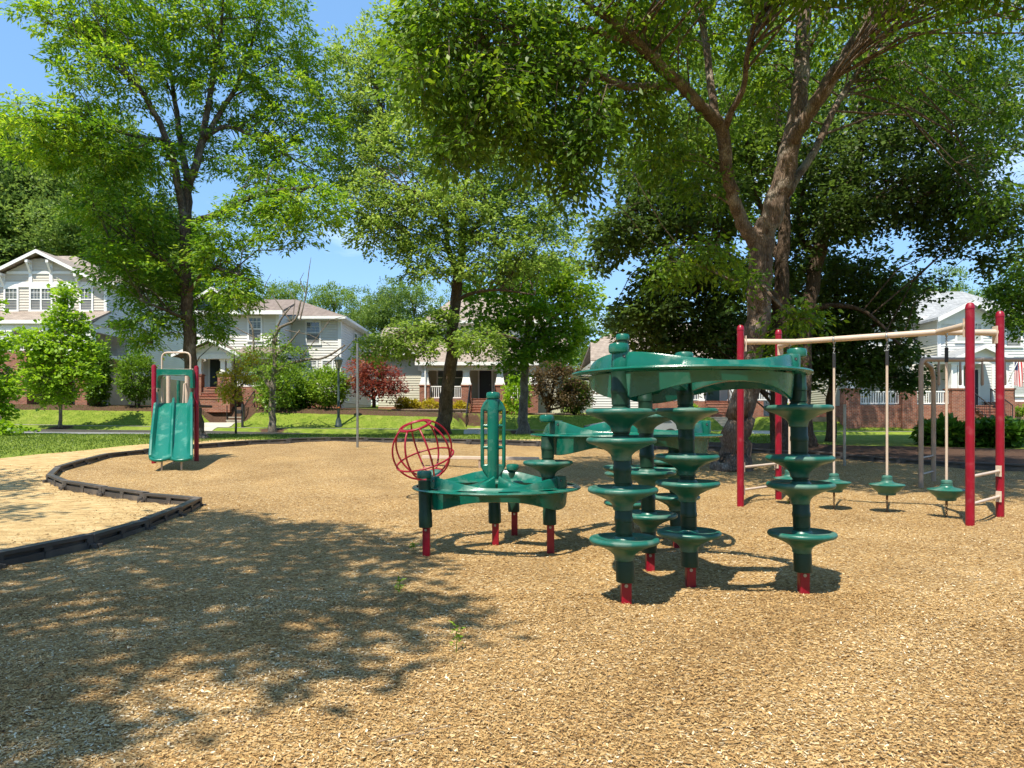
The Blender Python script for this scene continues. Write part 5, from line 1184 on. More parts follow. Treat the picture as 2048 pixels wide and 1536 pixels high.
def shrub(name, label, px, pyb, w, h, d, lm, n=900, L=.11, Wd=.06, group=None, stems=5, cat='shrub', tint=.5, flowers=None):
    s = d / F; x = (px - 1024) * s; zg = g1(x, d); zb = EYE - (pyb - HZ) * s
    zg = min(zg, zb + .05); H = h * s; rx = w * s / 2
    t = thing(name, label, cat, (x, d, zg), 0, group)
    top = zb + H
    b = MB()
    for k in range(stems):
        a = 2 * math.pi * k / stems + .4; q = .55 * rx
        b.tube([(x + .08 * math.cos(a), d + .08 * math.sin(a), zg - .1), (x + q * .5 * math.cos(a), d + q * .5 * math.sin(a), zb + H * .35), (x + q * math.cos(a), d + q * math.sin(a), zb + H * .7)], [.03, .022, .01], 5)
    b.build('stem', M['bark_dark'], t, 'all', True)
    n = int(n * 2.1); L *= 1.2; Wd *= 1.3
    q = unit(rng.normal(size=(n // 8, 3))); rr = (.55 + .45 * rng.random((len(q), 1)) ** .6)
    lump = 1 + .13 * np.sin(q[:, :1] * 6 + px) * np.sin(q[:, 2:] * 7 + px * .7) + .08 * np.sin(q[:, 1:2] * 11)
    C = np.array([x, d, zb + H * .5]) + q * rr * lump * np.array([rx, min(rx, 1.1 + rx * .4), H * .5])
    C[:, 2] = np.maximum(C[:, 2], zg + .03)
    O = unit(q + rng.normal(0, .35, q.shape) + [0, 0, .25])
    V, tt = leaves(C, O, 8, L, Wd, max(.12, min(.3, rx * .3)), .6, .1, tint)
    put('foliage', np_mesh('foliage', V, np.arange(len(V)).reshape(-1, 4), lm, {'tint': tt}), t, True)
    return t
SH, DS, GO = M['leaf_shrub'], M['leaf_deepshrub'], M['leaf_gold']
shrub('shrub', 'tall dark oval shrub at the right corner of the left house', 196, 812, 46, 130, 39.8, SH, 2600, .13, .07, tint=.2)
shrub('shrub', 'rounded dark green shrub just left of the slide', 275, 800, 72, 92, 39.9, SH, 2600, .13, .07, tint=.35)
shrub('shrub', 'broad sunlit green shrub behind the half bare tree', 565, 825, 105, 100, 40.0, SH, 3600, .12, .07, tint=.55)
shrub('shrub', 'low clipped dark hedge shrub under the white porch railing', 604, 818, 52, 44, 40.3, DS, 1500, .12, .07, tint=.5)
shrub('shrub', 'big round yellow-green shrub behind the lamp post', 655, 812, 76, 74, 40.3, SH, 2800, .13, .07, tint=.66)
shrub('shrub', 'small bright shrub in the mulch by the cream house steps', 424, 830, 22, 28, 40.2, M['leaf_maple'], 420, .12, .06, tint=.5)
for k, (px, py, w, h, lab) in enumerate([(806, 820, 28, 24, 'leftmost golden bush above the stone retaining wall'), (826, 822, 26, 22, 'second golden bush from the left above the stone wall'), (858, 823, 36, 22, 'golden bush above the wall just left of the dark tree trunk'), (920, 826, 32, 22, 'golden bush beside the left of the brick steps'), (1012, 828, 34, 26, 'golden bush right of the brick steps, behind the ladder tower')]):
    shrub('golden_shrub', lab, px, py, w, h, 42.6, GO, 700, .11, .05, 'golden bushes above the stone retaining wall', tint=.5)
shrub('shrub', 'loose bright green bush before the right part of middle porch', 1035, 835, 50, 85, 41.0, M['leaf_maple'], 1100, .15, .08, tint=.55)
shrub('shrub', 'dark dense shrub at the far right of the middle house', 1150, 822, 60, 60, 42.2, SH, 1700, .13, .07, tint=.25)
for px, w, h, lab in ((1886, 72, 40, 'large-leaved dark bush left of the front red post'), (1988, 94, 42, 'large-leaved dark bush between the two right red posts')):
    shrub('hydrangea_bush', lab, px, 890, w, h, 21.5, DS, 1500, .22, .14, 'pair of dark bushes on the shaded mulch', tint=.5)
for k, (px, lab) in enumerate([(1703, 'small green bush at the left end of the brick porch wall'), (1748, 'second small bush along the brick porch wall'), (1800, 'third small bush along the brick porch wall'), (1850, 'fourth small bush along the brick porch wall'), (1900, 'grey-green small bush beneath the wide brick pier')]):
    shrub('small_shrub', lab, px, 834, 20, 16, 39.2, M['leaf_maple'] if k < 4 else SH, 300, .09, .05, 'little bushes along the brick porch wall', tint=.45)
shrub('small_shrub', 'small bush by the flag at the right edge', 2035, 832, 40, 16, 39.2, SH, 420, .1, .06, tint=.6)
shrub('small_shrub', 'small yellowish bush right of the leaning trunk by the concrete steps', 1385, 835, 24, 26, 41.2, M['leaf_maple'], 400, .1, .06, tint=.5)
# weeds in the chips
def weed(px, py, h, lab, n=16):
    g = G(px, py); t = thing('weed', lab, 'weed', (g.x, g.y, g.z))
    b = MB(); b.tube([(0, 0, -.02), (.005, 0, h * .5), (.0, .01, h)], [.003, .0025, .0015], 5); b.build('stem', M['leaf_maple'], t)
    C = np.stack([rng.normal(0, .012, n), rng.normal(0, .012, n), h * (.25 + .75 * rng.random(n))], -1); a = rng.random(n) * 6.28
    h *= .8; V, tt = leaves(C, np.stack([np.cos(a), np.sin(a), .4 + 0 * a], -1), 2, .035, .016, .022, .3, .1)
    put('foliage', np_mesh('foliage', V, np.arange(len(V)).reshape(-1, 4), M['leaf_shrub'], {'tint': tt}), t)
weed(912, 1305, .15, 'small green weed growing in the foreground chips')
weed(798, 1186, .10, 'tiny weed at the edge of the tree shade on the chips')
weed(826, 1098, .07, 'tiny weed left of the low deck leg')
weed(1577, 1010, .10, 'bright weed under the hidden pod beside the right disc post', 24)
def twig_obj(px, py, L, a, lab):
    g = G(px, py); b = MB(); n = 6
    b.tube([(L * (k / n - .5) * math.cos(a) + random.uniform(-.012, .012), L * (k / n - .5) * math.sin(a) + random.uniform(-.012, .012), .018 + random.uniform(0, .01)) for k in range(n + 1)], [.002 + .0022 * (1 - k / n) for k in range(n + 1)], 5)
    b.tube([(0, 0, .03), (L * .2 * math.cos(a + .6), L * .2 * math.sin(a + .6), .045)], [.002, .0012], 4)
    o = b.build('twig', M['soilwood'], None, 'all'); o.location = g; tag(o, lab, 'twig', None)
twig_obj(515, 1442, .22, .7, 'thin dry twig on sunlit chips at the bottom left')
twig_obj(830, 1478, .30, .5, 'longer forked twig on sunlit chips near the bottom centre')
twig_obj(1415, 1300, .2, -.6, 'short dark twig on the chips below the disc climber')

# ============================================================ far trees behind the houses
def far_proto(i, lm):
    root = thing('far_tree', '', 'tree', (0, 0, 0), 0, 'trees behind the houses')
    rs = np.random.default_rng(50 + i)
    b = MB(); b.tube([(0, 0, -.5), (.1, 0, 3), (0, .1, 7), (.1, 0, 11)], [.3, .25, .18, .06], 8)
    C = []; 
    for k in range(19):
        a = rs.random() * 6.28; z = 3 + 10.5 * rs.random(); r = 3.4 * (1 - abs(z - 7) / 9) * (.4 + .6 * rs.random()); c = np.array([r * math.cos(a), r * math.sin(a), z]); s = 1.5 + .9 * rs.random()
        n = 60; q = unit(rs.normal(size=(n, 3))) * (.6 + .4 * rs.random((n, 1))); C.append(c + q * s * [1, 1, .75])
        b.tube([(0, 0, max(1.5, z - 2.5)), c * [.5, .5, 1] - [0, 0, .8], c], [.1, .07, .03], 5)
    b.build('trunk', M['bark_dark'], root, 'all')
    C = np.concatenate(C); O = unit(C - np.array([0, 0, 7.]) + rng.normal(0, 1, C.shape))
    V, t = leaves(C, O, 30, .19, .12, .55, .5, .2, .5, .2)
    put('crown', np_mesh('crown', V, np.arange(len(V)).reshape(-1, 4), lm, {'tint': t}), root)
    return root
protos = {'b0': far_proto(0, M['leaf_far']), 'b1': far_proto(1, M['leaf_far']), 'd0': far_proto(2, M['leaf_fardark']), 'd1': far_proto(3, M['leaf_fardark'])}
used = set()
# (px, top py, depth, width factor, kind, label)
far = [(-60, 210, 60, 1.3, 'd0', 'tall dark tree over the left house at the left edge'), (45, 262, 62, 1.25, 'd1', 'tall dark tree rising over the left house gable'), (140, 300, 60, 1.2, 'd0', 'tall dark tree right of the left house gable top'), (230, 250, 66, 1.2, 'd1', 'tall dark tree behind the slide tree crown'), (95, 330, 72, 1.3, 'd1', 'dim dark tree deep behind the left house'), (300, 400, 68, 1.1, 'd0', 'dark tree behind roof edge left of the slide tree'),
    (385, 470, 70, 1.2, 'd1', 'dark tree behind the slide tree trunk'), (480, 560, 74, 1.1, 'b0', 'pale green tree over the left part of the cream house roof'), (560, 572, 72, 1.1, 'b1', 'pale green tree above the cream roof ridge'), (612, 580, 76, 1.0, 'b0', 'pale green tree above the right slope of the cream roof'), (668, 578, 70, 1.1, 'b1', 'bright tree right of the bare branches'), (722, 582, 74, 1.1, 'b0', 'bright tree above the small grey house'), (772, 566, 70, 1.1, 'd1', 'darker green tree right of the small grey house'), (830, 570, 72, 1.15, 'b1', 'bright tree left of the dark forked trunk'), (900, 580, 75, 1.1, 'b0', 'bright tree behind the dark forked trunk'),
    (985, 590, 76, 1.1, 'b1', 'pale tree behind the low maple crown'), (1070, 600, 75, 1.1, 'b0', 'pale tree behind the right end of the middle house'), (1165, 640, 62, .9, 'b1', 'bright tree filling the gap right of the middle house'), (1235, 628, 66, .9, 'b0', 'feathery pale tree above the brown roof'), (1330, 610, 72, 1.1, 'b1', 'tree behind the brown roof'), (1440, 600, 74, 1.2, 'd0', 'dark tree behind the big trunk'), (1540, 600, 74, 1.2, 'b0', 'tree seen between the big trunk and red posts'), (1640, 590, 74, 1.2, 'b1', 'tree behind the blackish-green tree'),
    (1740, 570, 72, 1.1, 'b0', 'tree behind the left end of the grey roof'), (1830, 575, 70, 1.0, 'b1', 'bright tree above the left slope of the grey roof'), (1895, 548, 72, 1.0, 'b0', 'bright tree above the grey roof peak'), (1955, 585, 74, 1.0, 'b1', 'bright tree above right slope of the grey roof'), (2020, 575, 70, 1.0, 'b0', 'bright tree above the grey roof at the right edge'), (2090, 560, 70, 1.1, 'b1', 'bright tree past the right edge behind the grey roof')]
for (px, pt, d, wf, k, lab) in far:
    x = (px - 1024) / F * d; zb = g1(x, d); H = EYE - (pt - HZ) / F * d - zb
    o = protos[k] if k not in used else copy_tree(protos[k]); used.add(k)
    o.location = (x, d, zb); o.rotation_euler = (0, 0, random.uniform(0, 6.28)); sc = H / 14.3
    o.scale = (sc * wf * .78 + .12, sc * wf * .78 + .12, sc); o['label'] = lab
# the wood behind everything: nobody could count it
V = []; T = []
for k in range(150):
    px = random.uniform(-700, 2750); d = random.uniform(92, 125); x = (px - 1024) / F * d
    if 330 < px < 2200: H = random.uniform(9, 14)
    else: H = random.uniform(14, 22)
    n = 70; q = unit(rng.normal(size=(n, 3))) * (.4 + .6 * rng.random((n, 1))); C = np.array([x, d, g1(x, d) + H * .52]) + q * [3.6, 3, H * .5]
    v, t = leaves(C, unit(q + [0, 0, .3]), 9, .8, .5, 1.2, .5, .2, .45, .2); V.append(v); T.append(t)
for k in range(120):                               # unseen ring round sides and back, added to darken reflections and sky fill
    a = random.uniform(-.35, 3.5); r = random.uniform(46, 64); x, d = r * math.cos(a), 4 - r * math.sin(a); H = random.uniform(12, 19)
    n = 60; q = unit(rng.normal(size=(n, 3))) * (.4 + .6 * rng.random((n, 1))); C = np.array([x, d, H * .5]) + q * [3.4, 3.4, H * .5]
    v, t = leaves(C, unit(q + [0, 0, .3]), 8, 1.0, .65, 1.3, .5, .2, .45, .2); V.append(v); T.append(t)
V = np.concatenate(V); wood = put('woodland', np_mesh('woodland', V, np.arange(len(V)).reshape(-1, 4), M['leaf_far'], {'tint': np.concatenate(T)}))
tag(wood, 'distant belt of mixed green woodland behind the houses, with unseen trees added round the view', 'woodland', kind='stuff')
# ============================================================ houses
class H:
    def __init__(s, name, label, d, px):
        s.d = d; x = (px - 1024) / F * d; s.r = thing(name, label, 'house', (x, d, g1(x, d)))
    def X(s, px, dd=0): return (px - 1024) / F * (s.d + dd)
    def Z(s, py, dd=0): return EYE - (py - HZ) / F * (s.d + dd)
    def part(s, b, name, m, parent=None, smooth=False): return b.build(name, m, parent or s.r, smooth, True)
    def window(s, px0, px1, py0, py1, dd=0, mun=2, n=1, lower='screen', upper='glass', t=.10):
        x0, x1, z1, z0 = s.X(px0, dd), s.X(px1, dd), s.Z(py0, dd), s.Z(py1, dd); y = s.d + dd
        b = MB()
        b.box(x0 - t, x1 + t, y - .075, y, z1, z1 + t * 1.15); b.box(x0 - t - .03, x1 + t + .03, y - .09, y, z0 - t, z0)
        b.box(x0 - t, x0, y - .07, y, z0, z1); b.box(x1, x1 + t, y - .07, y, z0, z1)
        zm = (z0 + z1) / 2; w = (x1 - x0) / n; panes = []
        for k in range(n):
            a, c = x0 + k * w, x0 + (k + 1) * w
            if k: b.box(a - .05, a + .05, y - .065, y, z0, z1); a += .05
            if k < n - 1: c -= .05
            b.box(a, c, y - .055, y - .0, zm - .03, zm + .03)
            for q in range(1, mun + 1): b.box(a + (c - a) * q / (mun + 1) - .011, a + (c - a) * q / (mun + 1) + .011, y - .05, y - .02, zm + .03, z1)
            if mun: b.box(a, c, y - .048, y - .022, z1 - (z1 - zm) * .36 - .011, z1 - (z1 - zm) * .36 + .011)
            panes.append((a, c))
        f = s.part(b, 'window', M['white'])
        for (a, c) in panes:
            s.part(MB().box(a, c, y - .028, y - .004, zm + .03, z1), 'pane', M[upper], f)
            s.part(MB().box(a, c, y - .028, y - .004, z0, zm - .03), 'pane', M[lower], f)
        return f
    def railing(s, x0, x1, z0, z1, y, name='railing', m='white'):
        b = MB(); b.box(x0, x1, y - .035, y + .035, z1 - .07, z1); b.box(x0, x1, y - .03, y + .03, z0 + .05, z0 + .12)
        n = max(2, round((x1 - x0) / .135))
        for k in range(n + 1):
            x = x0 + .02 + (x1 - x0 - .04) * k / n; b.box(x - .02, x + .02, y - .02, y + .02, z0 + .12, z1 - .07)
        return s.part(b, name, M[m])
    def column(s, x, y, z0, z1, w0=.13, w1=None, m='white', name='column'):
        w1 = w1 or w0; b = MB()
        vs = [(x - w0, y - w0, z0 + .12), (x + w0, y - w0, z0 + .12), (x + w0, y + w0, z0 + .12), (x - w0, y + w0, z0 + .12), (x - w1, y - w1, z1 - .1), (x + w1, y - w1, z1 - .1), (x + w1, y + w1, z1 - .1), (x - w1, y + w1, z1 - .1)]
        b.add(vs, [(0, 1, 5, 4), (1, 2, 6, 5), (2, 3, 7, 6), (3, 0, 4, 7)])
        b.box(x - w0 - .04, x + w0 + .04, y - w0 - .04, y + w0 + .04, z0, z0 + .12); b.box(x - w1 - .04, x + w1 + .04, y - w1 - .04, y + w1 + .04, z1 - .1, z1)
        return s.part(b, name, M[m])
    def pier(s, x0, x1, y0, y1, z0, z1):
        b = MB(); b.box(x0, x1, y0, y1, z0, z1 - .08); o = s.part(b, 'brick_pier', M['brick'])
        s.part(MB().box(x0 - .04, x1 + .04, y0 - .04, y1 + .04, z1 - .08, z1), 'cap', M['brick'], o); return o
    def door(s, x0, x1, y, z0, z1, m='door'):
        b = MB(); b.box(x0, x1, y - .05, y, z0, z1)
        for (a, c, e, f) in ((.12, .46, .08, .45), (.54, .88, .08, .45), (.12, .46, .5, .92), (.54, .88, .5, .92)):
            b.box(x0 + (x1 - x0) * a, x0 + (x1 - x0) * c, y - .065, y - .05, z0 + (z1 - z0) * e, z0 + (z1 - z0) * f)
        o = s.part(b, 'door', M[m])
        k = MB(); k.tube([(x1 - .1, y - .05, z0 + 1.0), (x1 - .1, y - .11, z0 + 1.0)], .025, 8); s.part(k, 'handle', M['steel'], o)
        f = MB(); f.box(x0 - .1, x0, y - .07, y, z0, z1 + .1); f.box(x1, x1 + .1, y - .07, y, z0, z1 + .1); f.box(x0, x1, y - .07, y, z1, z1 + .1); s.part(f, 'door_frame', M['white'])
        return o
    def steps(s, x0, x1, ytop, ztop, n, rise, run, m, name='steps'):
        b = MB()
        for k in range(n):
            z = ztop - k * rise; y = ytop - k * run
            b.box(x0, x1, y - run, y, z - rise - .6, z - rise + rise - .045); b.box(x0 - .02, x1 + .02, y - run - .025, y, z - .044, z)
        return s.part(b, name, M[m])
    def handrail(s, x, y0, z0, y1, z1, h=.9, m='black'):
        b = MB(); b.tube([(x, y0, z0 + h), (x, y1, z1 + h)], .03, 8); b.tube([(x, y0, z0 + .15), (x, y1, z1 + .15)], .02, 8)
        n = max(3, int(abs(y1 - y0) / .14))
        for k in range(n + 1):
            t = k / n; y = y0 + (y1 - y0) * t; z = z0 + (z1 - z0) * t
            r = .028 if k in (0, n) else .011
            b.tube([(x, y, z - (.25 if r > .02 else -.15)), (x, y, z + h)], r, 5)
        return s.part(b, 'handrail', M[m])
    def hip(s, x0, x1, y0, y1, ze, rx0, rx1, ry, zr, m, t=.14):
        b = MB(); A, B, C, D = (x0, y0, ze), (x1, y0, ze), (x1, y1, ze), (x0, y1, ze); P, Q = (rx0, ry, zr), (rx1, ry, zr)
        b.slab([A, B, Q, P], t); b.slab([B, C, Q], t); b.slab([C, D, P, Q], t); b.slab([D, A, P], t)
        o = s.part(b, 'roof', M[m])
        f = MB(); f.box(x0 - .02, x1 + .02, y0 - .06, y0 - .015, ze - .17, ze - .01); f.box(x0 - .06, x0 - .015, y0, y1, ze - .17, ze - .01); f.box(x1 + .015, x1 + .06, y0, y1, ze - .17, ze - .01)
        f.box(x0, x1, y0, y0 + .75, ze - .20, ze - .16); f.box(x1 - .7, x1, y0 + .75, y1, ze - .20, ze - .16)
        s.part(f, 'gutter', M['white'], o); return o
    def gable(s, xa, za, xl_, zl_, xr_, zr_, y0, y1, m, t=.12, fas=.16):
        b = MB(); b.slab([(xl_, y0, zl_), (xa, y0, za), (xa, y1, za), (xl_, y1, zl_)], t); b.slab([(xa, y0, za), (xr_, y0, zr_), (xr_, y1, zr_), (xa, y1, za)], t)
        o = s.part(b, 'roof', M[m])
        f = MB()
        for (x, z) in ((xl_, zl_), (xr_, zr_)):
            f.prism([(x, y0 - .045, z - .02), (xa, y0 - .045, za - .02), (xa, y0 - .045, za - .02 - fas), (x, y0 - .045, z - .02 - fas)], (0, .04, 0))
        s.part(f, 'bargeboard', M['white'], o); return o

# ---------- left house
h = H('brick_based_house', 'tall beige house with white trimmed front gable at the left edge', 42, 82); X, Z, d = h.X, h.Z, h.d
x0, x1 = X(-52), X(213); zt = Z(572); zf = 5.35; zg = float(zbank(x0)) - .8; xa, za = X(82), Z(509)
sl = (za - zt) / (X(212) - xa)
b = MB(); b.lap_front(x0 + .12, x1 - .12, Z(637), zt, d, .16)
b.lap_front(x0, x1, zt, za - .25, d, .16, lambda z: xa - (za - z) / sl + .1, lambda z: xa + (za - z) / sl - .1)
b.box(x0 + .02, x1 - .02, d + .02, d + 11, Z(640), zt); b.prism([(xa - (za - zt) / sl + .15, d + .02, zt), (xa + (za - zt) / sl - .15, d + .02, zt), (xa, d + .02, za - .2)], (0, 5, 0))
b.lap_front(x0 + .1, x1 - .05, zf, Z(638), d + 2.2, .16); b.box(x0 + .02, x1 - .02, d + 2.22, d + 11, zg, Z(640) + .01)
h.part(b, 'wall', M['beige'])
b = MB(); b.lap_side(d, d + 11, Z(640), zt, x1, 1, .16); b.lap_side(d + 2.2, d + 11, Z(742), Z(640), x1, 1, .16); h.part(b, 'side_wall', M['paleg'])
h.part(MB().box(x1 - .1, x1 + .03, d + .3, d + 11, zg, Z(742)), 'foundation', M['fence'])
b = MB()
for (a, c) in ((x0, x0 + .12), (x1 - .12, x1 + .04)): b.box(a, c, d - .06, d + .02, Z(637), zt)
b.box(x0, x1, d - .07, d, zt - .08, zt + .1); b.box(xa - (za - Z(545)) / sl + .2, xa + (za - Z(545)) / sl - .2, d - .06, d, Z(548), Z(543))
for px in (62, 103): b.box(X(px) - .1, X(px) + .1, d - .062, d, Z(543), Z(520)); b.box(X(px) - .1, X(px) + .1, d - .062, d, zt + .1, Z(548))
for px in (8, 158): b.box(X(px) - .1, X(px) + .1, d - .062, d, zt + .1, Z(548))
h.part(b, 'trim', M['white'])
for px in (8, 62, 103, 158):
    x = X(px); zz = za - abs(x - xa) * sl - .1; b = MB(); b.box(x - .08, x + .08, d - .44, d - .06, zz - .16, zz)
    b.prism([(x - .06, d - .42, zz - .16), (x - .06, d - .4, zz - .16), (x - .06, d - .06, zz - .58), (x - .06, d - .06, zz - .75)], (.12, 0, 0)); h.part(b, 'bracket', M['white'])
h.gable(xa, za + .22, X(-52), zt + .12, X(216), zt + .12, d - .45, d + 6, 'shingle_tan', .12, .2)
h.hip(x0 - .4, x1 + .45, d + .02, d + 11.4, zt + .25, X(30, 5), (148 - 1024) / F * 47.6, d + 5.7, 12.5, 'shingle_tan')
for (a, c) in ((12, 35), (63, 103), (122, 139), (163, 184), (-30, -8)): h.window(a, c, 578, 620, 0, 2, 2 if c - a > 30 else 1)
b = MB(); pz0, pz1 = EYE + (HZ - 640) / F * 40.0, Z(622); b.slab([(x0 - .2, d - 2.0, pz0), (x1 + .3, d - 2.0, pz0), (x1 + .3, d, pz1), (x0 - .2, d, pz1)], .12); o = h.part(b, 'porch_roof', M['shingle_tan'])
h.part(MB().box(x0 - .2, x1 + .3, d - 2.05, d - 2.005, pz0 - .2, pz0), 'gutter', M['white'], o)
b = MB(); b.box(x0, x1, d - 1.85, d - 1.6, pz0 - .55, pz0 - .16); b.prism([(x1 + .02, d - 1.6, pz0 - .16), (x1 + .02, d, pz0 - .16), (x1 + .02, d, pz1 - .14)], (.06, 0, 0)); b.box(x1 - .2, x1, d - 1.6, d + 2.2, pz0 - .55, pz0 - .16); h.part(b, 'porch_beam', M['white'])
for px in (10, 22, 90, 172, 184): h.column((px - 1024) / F * 40.3, d - 1.72, zf, pz0 - .55, .15)
b = MB(); b.box(x0, X(56, -1.9), d - 2.0, d + 2.2, zg, zf); h.part(b, 'brick_base', M['brick']); h.part(MB().box(X(150, -1.9), x1 - .02, d - 1.9, d - 1.3, zg, zf - .22), 'brick_pier', M['brick'])
h.part(MB().box(X(62, -1.9) + .002, x1 - .02, d - 1.98, d + 2.2, zf - .21, zf - .002), 'porch_floor', M['white'])
h.railing((28 - 1024) / F * 40.3, (86 - 1024) / F * 40.3, zf, zf + .95, d - 1.72); h.railing((95 - 1024) / F * 40.3, (168 - 1024) / F * 40.3, zf, zf + .95, d - 1.72)
h.door(X(50, 2.2), X(74, 2.2), d + 2.17, zf, zf + 2.15, 'door'); h.window(110, 150, 668, 706, 2.17, 0, 2, 'glass')
h.part(MB().tube([(x1 - .5, d + 4, 11), (x1 - .5, d + 4, 12.3)], .07, 8), 'vent_pipe', M['rubber'])

# ---------- cream house
h = H('siding_house', 'cream lap sided two storey house with brown hip roof and navy front door', 44, 560); X, Z, d = h.X, h.Z, h.d
ze = 7.72; zg = 1.6; xr_ = X(681)
b = MB(); xs_ = (557 - 1024) / F * 41.6
b.lap_front(X(540), xr_ - .15, 2.6, ze, d, .16); b.box(X(470), xr_ - .02, d + .02, d + 9.5, zg, ze)
yl = 41.6; b.lap_front((396 - 1024) / F * yl, xs_, 5.3, ze, yl, .16); b.box((396 - 1024) / F * yl, xs_, yl + .02, d + 9, 5.2, ze); b.lap_front((396 - 1024) / F * 43.2, xs_, 3.4, 5.3, 43.2, .16); b.box((396 - 1024) / F * yl, xs_, 43.22, d + 9, zg, 5.3)
h.part(b, 'wall', M['cream'])
b = MB(); b.lap_side(d, d + 9.5, 2.6, ze, xr_, 1, .16); h.part(b, 'side_wall', M['paleg']); h.part(MB().lap_side(yl, d + .1, 5.3, ze, xs_, 1, .16), 'side_wall', M['paleg'])
b = MB(); b.box(xr_ - .15, xr_ + .05, d - .05, d + .1, 2.6, ze); b.box(xs_ - .14, xs_ + .05, yl - .05, yl + .06, 5.3, ze); b.box((396 - 1024) / F * yl - .05, (396 - 1024) / F * yl + .12, yl - .05, yl + .05, 5.3, ze); h.part(b, 'trim', M['white'])
xl2 = (392 - 1024) / F * yl
h.hip(xl2 - .4, xr_ + .42, d - .55, d + 10, ze + .12, (526 - 1024) / F * 48.5, (592 - 1024) / F * 48.5, 48.5, 9.72, 'shingle_brown')
b = MB(); b.slab([(xl2 - .4, yl - .5, ze + .1), (xs_ + .4, yl - .5, ze + .1), (xs_ + .4, d - .5, ze + .12 + .8), (xl2 - .4, d - .5, ze + .92)], .14); o = h.part(b, 'front_roof', M['shingle_brown']); h.part(MB().box(xl2 - .4, xs_ + .4, yl - .56, yl - .51, ze - .14, ze + .09), 'gutter', M['white'], o)
gx = (428 - 1024) / F * 41.2; b = MB(); b.prism([(gx - 1.6, 41.3, ze + .1), (gx + 1.6, 41.3, ze + .1), (gx, 41.3, ze + 1.15)], (0, 1.2, 0)); h.part(b, 'gable_shingles', M['bluegrey'])
h.gable(gx, ze + 1.45, gx - 2.0, ze + .12, gx + 2.0, ze + .12, 40.9, 43.5, 'shingle_brown')
h.window(614, 639, 645, 687, 0, 2); h.window(617, 633, 722, 742, 0, 1, 1, 'blind', 'blind'); h.window(646, 664, 722, 742, 0, 1, 1, 'blind', 'blind')
h.window(588, 604, 722, 760, 0, 1, 1, 'screen')
q = yl - d
h.window(411, 450, 633, 669, q, 2, 2, 'screen', 'blind'); h.window(499, 522, 636, 680, q, 2)
for k, (ya, yb, dy) in enumerate(((681, 699, 3.0), (684, 699, 5.2))):
    y = d + dy + 1; x = xr_; b = MB(); z1, z0 = EYE - (668 - HZ) / F * (y), EYE - (702 - HZ) / F * y
    b.box(x + .03, x + .07, y - .42, y + .42, z0 - .08, z1 + .08); f = h.part(b, 'window', M['white']); h.part(MB().box(x + .071, x + .078, y - .34, y + .34, z0, z1), 'pane', M['glass'], f)
# porch
py_ = 40.9; pf = 3.35
h.part(MB().box((398 - 1024) / F * py_, (560 - 1024) / F * py_, py_, 43.2, zg, pf), 'brick_base', M['brick'])
h.part(MB().box(X(556), xr_ - .02, d - .6, d + .3, zg, 2.75), 'brick_skirt', M['brick'])
gx = (418 - 1024) / F * 40.4; h.gable(gx, 6.15, gx - 2.1, 5.2, gx + 1.75, 5.25, 40.3, 43.0, 'shingle_brown')
b = MB(); b.box((385 - 1024) / F * py_, (560 - 1024) / F * py_, py_ - .12, py_ + .15, 4.98, 5.28); b.prism([(gx - 1.7, py_ - .05, 5.28), (gx + 1.4, py_ - .05, 5.28), (gx, py_ - .05, 5.95)], (0, .1, 0)); h.part(b, 'porch_beam', M['white'])
b = MB(); b.slab([(gx + 1.5, 40.4, 5.28), ((560 - 1024) / F * 40.5, 40.4, 5.28), ((560 - 1024) / F * 41.6, 41.6, 5.75), (gx + 1.5, 41.6, 5.75)], .1); h.part(b, 'porch_roof', M['shingle_brown'])
for px in (400, 447, 460, 555): h.column((px - 1024) / F * 41.1, 41.1, pf + .75, 4.98, .13); 
for px in (400, 453, 555): x = (px - 1024) / F * 41.1; w = .38 if px == 453 else .22; h.pier(x - w, x + w, py_ - .14, py_ + .3, zg, pf + .75)
h.railing((463 - 1024) / F * 41.1 + .2, (552 - 1024) / F * 41.1, pf, pf + .9, 41.1); h.railing(X(585), X(620), 2.95, 3.65, d - .7)
xd = (435 - 1024) / F * 43.2; h.door(xd - .42, xd + .5, 43.17, pf, pf + 2.05); h.window(487, 505, 720, 752, -.82, 1, 1, 'screen')
sx0, sx1 = (478 - 1024) / F * 41.0, (508 - 1024) / F * 41.0
h.steps(sx0 - 1.7, sx0 + .1, 40.9, pf, 5, .17, .3, 'brick', 'brick_steps')
h.steps(sx0, sx1, 40.6, 2.15, 5, .17, .28, 'concrete', 'concrete_steps')
h.part(MB().box(sx0 - 1.9, sx1 + .2, 40.62, 41, zg - .3, 2.15), 'landing', M['brick'])
for x in (sx0 - .05, sx1 + .05): h.handrail(x, 40.9, 2.3, 39.4, 1.4, .85)
h.handrail((452 - 1024) / F * 40.9, 40.8, 3.3, 40.0, 2.3, .9)

# ---------- small far house
h = H('small_house', 'small grey gabled house far off between cream and middle houses', 68, 752); X, Z, d = h.X, h.Z, h.d
xa = X(752); b = MB(); b.lap_front(X(735), X(775), 2.5, Z(690), d, .2); b.lap_front(X(730), X(776), Z(690), Z(668), d, .2, lambda z: xa - (Z(664) - z) * .95, lambda z: xa + (Z(664) - z) * .95); b.box(X(720), X(790), d + .05, d + 8, 2.5, Z(690)); h.part(b, 'wall', M['paleg'])
h.gable(xa, Z(664), X(728), Z(688), X(780), Z(690), d - .4, d + 8, 'shingle_grey', .15, .3); h.gable(X(752), Z(657), X(715), Z(690), X(792), Z(690), d + 1, d + 9, 'shingle_grey', .15, .3)
for a in (738, 750, 762): h.window(a, a + 8, 692, 712, 0, 1, 1, 'glass', 'blind')

